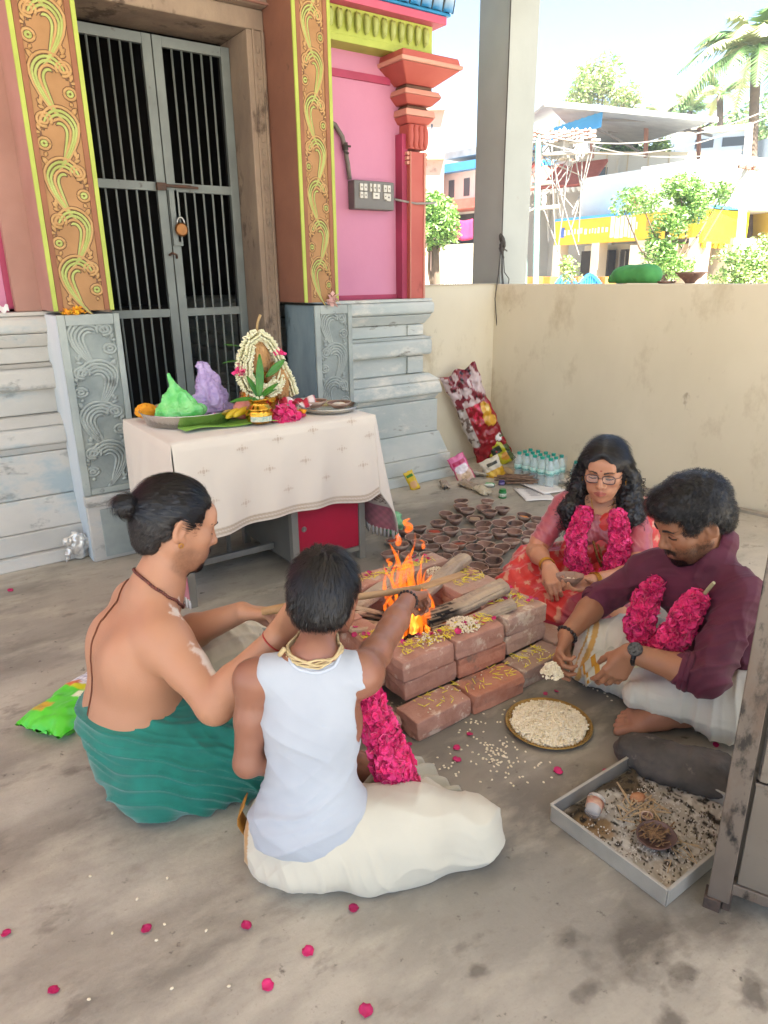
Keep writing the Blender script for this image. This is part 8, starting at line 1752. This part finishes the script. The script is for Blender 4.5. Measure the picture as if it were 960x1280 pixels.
# --- red tiled balcony house at the left
rh = empty('tiled_house', tuple(g(700, 20)), 'white house with red tiled awnings and cluttered balconies behind the transformer', 'building')
A3, B3 = g(650, 22), g(748, 20.5); facade(A3, B3, 5, GZ, zat(700, 205, 21), 'wall', M_wh, rh, off=.8)
for (y0_, y1_, t0, t1) in ((211, 236, .15, 1.0), (200, 214, -.1, .22)):
    m = MB(); a = A3+(B3-A3)*t0; b = A3+(B3-A3)*t1; n = nrm(np.cross(b-a, (0, 0, 1))); n = n if n@a < 0 else -n
    zt2, zb2 = zat(700, y0_, 21), zat(700, y1_, 20); m.add([(a[0], a[1], zt2), (b[0], b[1], zt2), (b[0]+n[0]*1.0, b[1]+n[1]*1.0, zb2), (a[0]+n[0]*1.0, a[1]+n[1]*1.0, zb2)], [(0, 1, 2, 3)]); m.build('tiled_awning', M_tile, rh, solid=.08)
    for k in range(14):
        m = MB(); p = a+(b-a)*k/13; m.tube([(p[0]+n[0]*1.0, p[1]+n[1]*1.0, zb2-.05), (p[0]+n[0]*1.0, p[1]+n[1]*1.0, zb2-.16)], [.10, .04], 6); m.build('awning_scallop', M_wh, rh)
for (y0_, y1_) in ((240, 300), (308, 350)): on(A3, B3, .2, .9, zat(700, y1_, 21), zat(700, y0_, 21), -.75, .1, 'balcony_shade', M_dk, rh)  # dark slabs in place of the shaded balcony recesses
for k in range(5): m = MB(); z_ = zat(740, 250+12*k, 19.5); a = A3+(B3-A3)*.45; b = A3+(B3-A3)*.98; m.tube([(a[0], a[1], z_), (b[0], b[1], z_)], .035, 4); m.build('balcony_rail', M_wh, rh)
for k in range(6): m = MB(); t_ = .3+.11*k; a = A3+(B3-A3)*t_; m.tube([(a[0], a[1], zat(700, 238, 20)), (a[0]+.2, a[1], zat(700, 300, 20))], .03, 4); m.build('hanging_pipe', M_wh, rh)
# --- transformer pole with insulators
tp = empty('transformer_pole', tuple(g(671, 12)), 'teal electricity pole with crossarms, insulators and tangled service wires', 'utility pole')
m = MB(); m.tube([W(668, 430, 12), W(673, 165, 12)], .05, 8); m.build('pole', M_teal, tp); m = MB(); m.tube([W(655, 430, 12.6), W(658, 180, 12.6)], .04, 8); m.build('pole', M_teal, tp)
for (y, xa, xb) in ((168, 655, 745), (180, 655, 750), (194, 650, 735), (232, 650, 690), (262, 655, 700)): m = MB(); m.tube([W(xa, y, 12.2), W(xb, y-4, 12)], .035, 5); m.build('crossarm', mat('galvanised', '#9a958c', rough=.6, metal=.3), tp)
q = np.random.RandomState(5)
for k in range(16): m = MB(); p = W(662+5.3*k, 176-2*(k % 3)+2*q.rand(), 12.0); m.lathe([(0, 0), (.06, .01), (.03, .05), (.055, .07), (.025, .11), (.045, .13), (0, .18)], p, 8); m.build('insulator', mat('insulator_brown', '#8f6b5c', '#c9bfb4', rough=.3, scale=9), tp)
for k in range(22):
    a = W(655+90*q.rand(), 165+30*q.rand(), 12.1); b = W(650+80*q.rand(), 195+130*q.rand(), 12.3); c = (a+b)/2-np.array((0, 0, .25*q.rand())); m = MB(); m.tube(along([a, a*.6+c*.4, c, c*.4+b*.6, b], 7), .012, 3); m.build('service_wire', mat('wire_grey', '#8f8980', rough=.7), tp)
m = MB(); p = W(705, 185, 12.2); m.box(p, (.3, .25, .35)); m.build('fuse_box', mat('galvanised', ''), tp)
# --- concrete pole and power lines
cp = empty('concrete_pole', tuple(g(915, 11)), 'leaning pale concrete electricity pole in front of the greenery', 'utility pole'); m = MB(); a, b = W(916, 420, 11), W(937, 155, 11); m.tube([a, b], [.075, .055], 4); m.build('shaft', M_conc, cp)
m = MB(); m.tube([W(923, 208, 10.9), W(948, 212, 11)], .03, 4); m.build('bracket', M_postr, cp)
for k in range(3): m = MB(); m.sphere(W(926+9*k, 207, 10.9), (.035, .035, .05), 6, 5); m.build('insulator', mat('insulator_brown', ''), cp)
for i, (a, b, s_) in enumerate((((676,168,12),(968,134,11),.3), ((676,178,12),(968,142,11),.35), ((740,182,12),(937,186,11),.15), ((936,205,11),(880,300,13),.0), ((668,260,12),(600,275,12),.1))):
    A_, B_ = W(*a), W(*b); m = MB(); m.tube([A_*(1-t)+B_*t-np.array((0, 0, s_*4*t*(1-t))) for t in np.linspace(0, 1, 12)], .012, 4); m.build('power_line', mat('wire_grey', ''), label=['upper power line from the transformer pole towards the palm', 'lower power line from the transformer pole towards the palm', 'short cable from transformer pole to concrete pole', 'cable dropping from the concrete pole to the shop', 'cable from the transformer pole leftwards behind the white pillar'][i], cat='cable')
# --- right hand houses and walls
gb = empty('grey_house', tuple(g(865, 26)), 'low pale grey house with dark windows under the palms', 'building'); A4, B4 = g(820, 26), g(920, 25); facade(A4, B4, 4, GZ, zat(865, 180, 26), 'wall', M_blw, gb); facade(A4, B4, .5, zat(865, 180, 26), zat(865, 174, 26), 'roof_edge', M_crm, gb, off=-.2)
for t0, t1 in ((.30, .52), (.62, .88)): on(A4, B4, t0, t1, zat(865, 196, 26), zat(865, 186, 26), .02, .1, 'window', M_glass, gb)
bb = empty('blue_house', tuple(g(945, 18)), 'pale blue plastered house at the right edge of the view', 'building'); A5, B5 = g(905, 19), g(1010, 16); facade(A5, B5, 4, GZ, zat(945, 182, 18), 'wall', M_blw, bb); on(A5, B5, -.1, 1, GZ, zat(940, 265, 18), .3, .2, 'yellow_compound_wall', mat('ochre_wall', '#cdb03a', '#c2a432', rough=.9, scale=1.5), bb)
# --- left gap: tall weathered house, blue roof, red cloth, fence
th = empty('weathered_house', tuple(g(540, 22)), 'tall weathered pinkish house seen left of the white pillar', 'building'); A6, B6 = g(500, 22), g(553, 22); facade(A6, B6, 5, GZ, zat(540, 150, 22), 'wall', M_pinkw, th); facade(A6, B6, .4, zat(540, 207, 22), zat(540, 201, 22), 'ledge', M_crm, th, off=-.2); facade(A6, B6, 5.4, zat(540, 153, 22), zat(540, 149, 22), 'roof_slab', M_pinkw, th, off=-.2)
for k in range(3): on(A6, B6, .30+.2*k, .34+.2*k, zat(540, 172, 22), zat(540, 167, 22), .01, .05, 'vent_hole', M_glass, th)
wh = empty('white_terrace_house', tuple(g(580, 20)), 'white terrace house with a blue sheet roof behind the pillar', 'building'); A7, B7 = g(553, 23), g(640, 21); facade(A7, B7, 4, GZ, zat(580, 218, 22), 'wall', M_wh, wh); facade(A7, B7, 3, zat(580, 218, 22), zat(580, 208, 22), 'blue_roof', M_bl, wh, off=-.3); facade(A7, B7, 2.5, zat(580, 200, 22), zat(580, 192, 22), 'thatch_roof', M_sheet, wh)
on(A7, B7, -.1, 1, zat(580, 262, 21), zat(580, 250, 21), .9, 1.0, 'tiled_awning', M_tile, wh); on(A7, B7, .05, .9, zat(580, 305, 21), zat(580, 265, 21), .02, .1, 'porch_shade', M_dk, wh); on(A7, B7, -.3, 1, GZ, zat(580, 303, 20), 1.0, .2, 'compound_wall', M_crm, wh)  # the porch's shade is a dark slab on the wall
m = MB(); m.grid(lambda u, v: tuple(W(566+24*u, 273+25*v+3*math.sin(u*3), 18)+np.array((.05*math.sin(u*9), .05*math.cos(u*8), 0))), 8, 6); m.build('hanging_cloth', mat('crimson_cloth', '#b01f4a', '#9c1a40', rough=.9, scale=3), smooth=True, solid=.02, label='crimson cloth hung on a line left of the white pillar', cat='cloth')
fc = empty('iron_fence', tuple(g(575, 15)), 'row of thin pale iron railings seen just over the short parapet', 'fence')
for k in range(14): m = MB(); m.tube([g(556+3*k, 15), W(556+3*k, 334, 15)], .015, 4); m.build('railing', M_wh, fc)
gtb = empty('blue_gate', tuple(g(735, 14)), 'sky blue arched iron gate in front of the yellow shop', 'gate')
for cx_ in (708, 738):
    for k in range(9):
        x = cx_-13+3.2*k; top_ = 341+abs(k-4)**1.6*1.3; m = MB(); m.tube([g(x, 14), W(x, top_, 14)], .03, 4); m.build('gate_bar', M_bl, gtb)
    m = MB(); m.tube([W(cx_-13+3.2*k, 343+abs(k-4)**1.6*1.3, 14) for k in range(9)], .035, 4); m.build('gate_arch', M_bl, gtb)
for i, x in enumerate((668, 687, 722, 755)): m = MB(); p = g(x, 14.2); m.box((p[0], p[1], (GZ+zat(x, 346, 14.2))/2), (.35, .35, zat(x, 346, 14.2)-GZ)); m.build('gate_post', mat('orange_post', '#c98a3c', '#bb7d33', rough=.8, scale=3), label=['far left', 'second', 'third', 'rightmost'][i]+' orange painted gate post by the blue gate', cat='gate post')
# --- foliage
M_l1 = mat('leaf_bright', '#6f9440', '#87a852', rough=.5, scale=1.2); M_l2 = mat('leaf_mid', '#567a40', '#688848', rough=.5, scale=1.2); M_l3 = mat('leaf_pale', '#989f68', '#a8ac76', rough=.6, scale=1.2); M_bark = mat('bark', '#6b5a48', '#57493a', rough=.95, scale=4)
def tree(name, base, top, clumps, n, ls, mts, label, seed=0, r0=.12, cat='tree'):
    n = int(n*1.5); ls = ls*.78
    q = np.random.RandomState(seed); root = empty(name, tuple(base), label, cat); base = np.array(base); top = np.array(top); m = MB(); m.tube(along([base, base*.6+top*.4+q.randn(3)*.08, top], 7), list(np.linspace(r0, r0*.45, 7)), 7); mid = base*.35+top*.65
    for c, r in clumps: m.tube(along([mid, (mid+np.array(c))/2+q.randn(3)*.1, c], 5), [r0*.4, r0*.3, r0*.25, r0*.16, r0*.08], 5)
    m.build('trunk', M_bark, root, smooth=True)
    vol = np.array([np.prod(np.atleast_1d(r)*np.ones(3)) for c, r in clumps])**.7; ids = q.choice(len(clumps), n, p=vol/vol.sum())
    C_ = np.array([c for c, r in clumps])[ids]; Rr = np.array([np.atleast_1d(r)*np.ones(3) for c, r in clumps])[ids]
    d = q.randn(n, 3); d /= np.linalg.norm(d, axis=1)[:, None]; rad = q.rand(n)**.45; P = C_+d*Rr*rad[:, None]*(1+.25*vnoise(C_+d*2, 2.0))[:, None]; keep = fbm(P, 1.6/max(.4, Rr.mean()), 2, seed) > -.28; P = P[keep]; n = len(P)
    a = q.randn(n, 3); a[:, 2] *= .5; a /= np.linalg.norm(a, axis=1)[:, None]; b = np.cross(a, q.randn(n, 3)); b /= np.linalg.norm(b, axis=1)[:, None]; s_ = ls*(.6+.8*q.rand(n))[:, None]
    vv = np.stack([P-a*s_, P+b*s_*.45, P+a*s_, P-b*s_*.45], 1).reshape(-1, 3); F_ = np.arange(4*n).reshape(n, 4); o = link_mesh('crown', vv, F_, list(mts), root, False, q.choice(len(mts), n)); return root
tree('round_tree', g(535, 14), W(545, 300, 14), [(W(545,268,14), (.42,.42,.36)), (W(530,290,14), (.4,.4,.4)), (W(556,285,13.8), (.32,.32,.38)), (W(540,256,14.2), .28)], 5200, .055, (M_l1, M_l1, M_l2), 'bright yellow green bushy tree left of the white pillar', 1)
tree('street_tree', g(838, 11.5), W(835, 275, 11.5), [(W(850,240,11.5), (.42,.42,.28)), (W(800,250,11.3), (.40,.35,.22)), (W(885,245,11.8), (.38,.4,.22)), (W(835,285,11.4), (.32,.3,.42)), (W(825,315,11.5), (.3,.3,.36)), (W(860,262,11.5), (.4,.35,.25)), (W(778,258,11.2), (.16,.2,.16)), (W(845,330,11.4), (.34,.3,.25)), (W(905,238,12), .14)], 9500, .042, (M_l1, M_l2, M_l1), 'bright green leafy tree standing in front of the yellow shop', 2, .07)
tree('pale_tree', g(750, 30), W(755, 150, 30), [(W(748,100,30), (1.1,1.1,.9)), (W(730,120,30), (.8,.9,.6)), (W(778,122,30), (.9,.9,.55)), (W(755,82,30), (.5,.5,.6)), (W(715,132,30), (.5,.6,.35)), (W(790,135,30), .45)], 5200, .11, (M_l3, M_l3, M_l1), 'loose pale crowned tree rising behind the shed roof', 3, .2)
tree('dark_tree', g(900, 32), W(900, 200, 32), [(W(905,180,32), (1.8,1.5,1.2)), (W(850,190,33), (1.5,1.5,.8)), (W(950,170,31), (1.5,1.5,1.6)), (W(790,195,32), (1.1,1,.6))], 7000, .13, (M_l2, M_l2, M_l3), 'dense green tree mass behind the grey house', 4, .25)
tree('roof_bush', W(770, 200, 21), W(770, 190, 21), [(W(775,185,21), (.8,.6,.35)), (W(815,188,21), (.6,.6,.3))], 2200, .07, (M_l2, M_l1), 'green bush growing under the shed roof', 5, .05, 'bush')
tree('right_bush', g(935, 10), W(935, 345, 10), [(W(915,325,10), (.26,.3,.22)), (W(945,335,10), (.35,.4,.28)), (W(925,352,10), (.45,.45,.22)), (W(958,305,10.2), (.2,.3,.16))], 3200, .04, (M_l1, M_l2, M_l3), 'feathery green bush in front of the leaning concrete pole', 6, .05, 'bush')
tree('small_plant', g(714, 13.5), W(714, 340, 13.5), [(W(712,332,13.5), (.2,.2,.2)), (W(716,346,13.5), .2)], 500, .05, (M_l1, M_l3), 'small roadside plant behind the blue gate', 7, .03, 'plant')
def palm(base, top, nf, L, label, seed, droop=.9, mts=(M_l2, M_l3), lw=.05):
    q = np.random.RandomState(seed); root = empty('palm_tree', tuple(base), label, 'palm'); m = MB(); m.tube(along([base, (np.array(base)+top)/2+np.array((.15, 0, 0)), top], 8), [.17, .15, .14, .13, .13, .12, .12, .13], 8); m.build('trunk', M_bark, root, smooth=True); top = np.array(top)
    for k in range(nf):
        az = 6.28*k/nf+q.rand()*.4; el = .15+1.1*q.rand(); d = np.array((math.cos(az)*math.cos(el), math.sin(az)*math.cos(el), math.sin(el))); n = 14; pts = [top+d*L*t-np.array((0, 0, 1))*L*droop*t*t*(.6+.5*math.cos(el)) for t in np.linspace(0, 1, n)]
        m = MB(); m.tube(pts, list(np.linspace(.03, .008, n)), 4); side = nrm(np.cross(d, (0, 0, 1)))
        for i, t in enumerate(np.linspace(.10, 1, 34)):
            p = top+d*L*t-np.array((0, 0, 1))*L*droop*t*t*(.6+.5*math.cos(el)); fw = nrm(d-np.array((0, 0, 2*droop*t))); l = L*.30*math.sin(math.pi*min(1, .25+.75*t))**.6*(1.1-.5*t)
            for s_ in (-1, 1):
                e = p+side*s_*l*.75+fw*l*.45-np.array((0, 0, l*.45*(.5+q.rand()*.6))); m.add([p, p+fw*lw, e], [(0, 1, 2)])
        m.build('frond', mts[k % len(mts)], root)
palm(g(935, 17), W(946, 66, 17), 30, 2.3, 'big coconut palm with drooping fronds at the upper right', 11, .75, lw=.07)
palm(g(825, 34), W(826, 150, 34), 12, 1.7, 'small distant palm behind the right end of the shed', 12, .5, lw=.1)
palm(g(862, 33), W(862, 140, 33), 12, 1.7, 'small distant palm left of the big coconut palm', 13, .5, lw=.1)
palm(g(905, 28), W(900, 120, 28), 10, 1.9, 'middle distant palm touching the big palm', 14, .6, lw=.1)

# windows, grilles and stains' worth of fittings on the far houses
for t0 in (.18, .45, .72): on(A2, B2, t0, t0+.05, zat(790, 226, 21), zat(790, 214, 21), .02, .1, 'window', M_glass, wb)
for k in range(7): on(A2, B2, .10+.12*k, .105+.12*k, zat(790, 300, 21), zat(790, 200, 21), .03, .04, 'drain_pipe' if k % 3 == 0 else 'plaster_line', M_crm, wb)
for k in range(4): on(A7, B7, .08+.22*k, .16+.22*k, zat(580, 247, 22), zat(580, 226, 22), .02, .1, 'window', M_glass, wh)
for k in range(6): on(A, B, .36+.04*k, .363+.04*k, GZ, zf0-.2, -.75, .03, 'shutter_bar', mat('galvanised', ''), sh)
# ================================================================ thin volume added to wash out the whole view
hz_m = bpy.data.materials.new('veil_air'); hz_m.use_nodes = True; T_ = hz_m.node_tree; T_.nodes.clear(); o_ = T_.nodes.new('ShaderNodeOutputMaterial'); pv = T_.nodes.new('ShaderNodeVolumePrincipled')
pv.inputs['Density'].default_value = .0016; pv.inputs['Color'].default_value = (.86, .93, 1.0, 1); pv.inputs['Anisotropy'].default_value = .2; T_.links.new(pv.outputs[0], o_.inputs['Volume'])
m = MB(); m.bb(-40, 80, -40, 90, -1.9, 16); m.build('veil_volume', hz_m, kind='stuff')
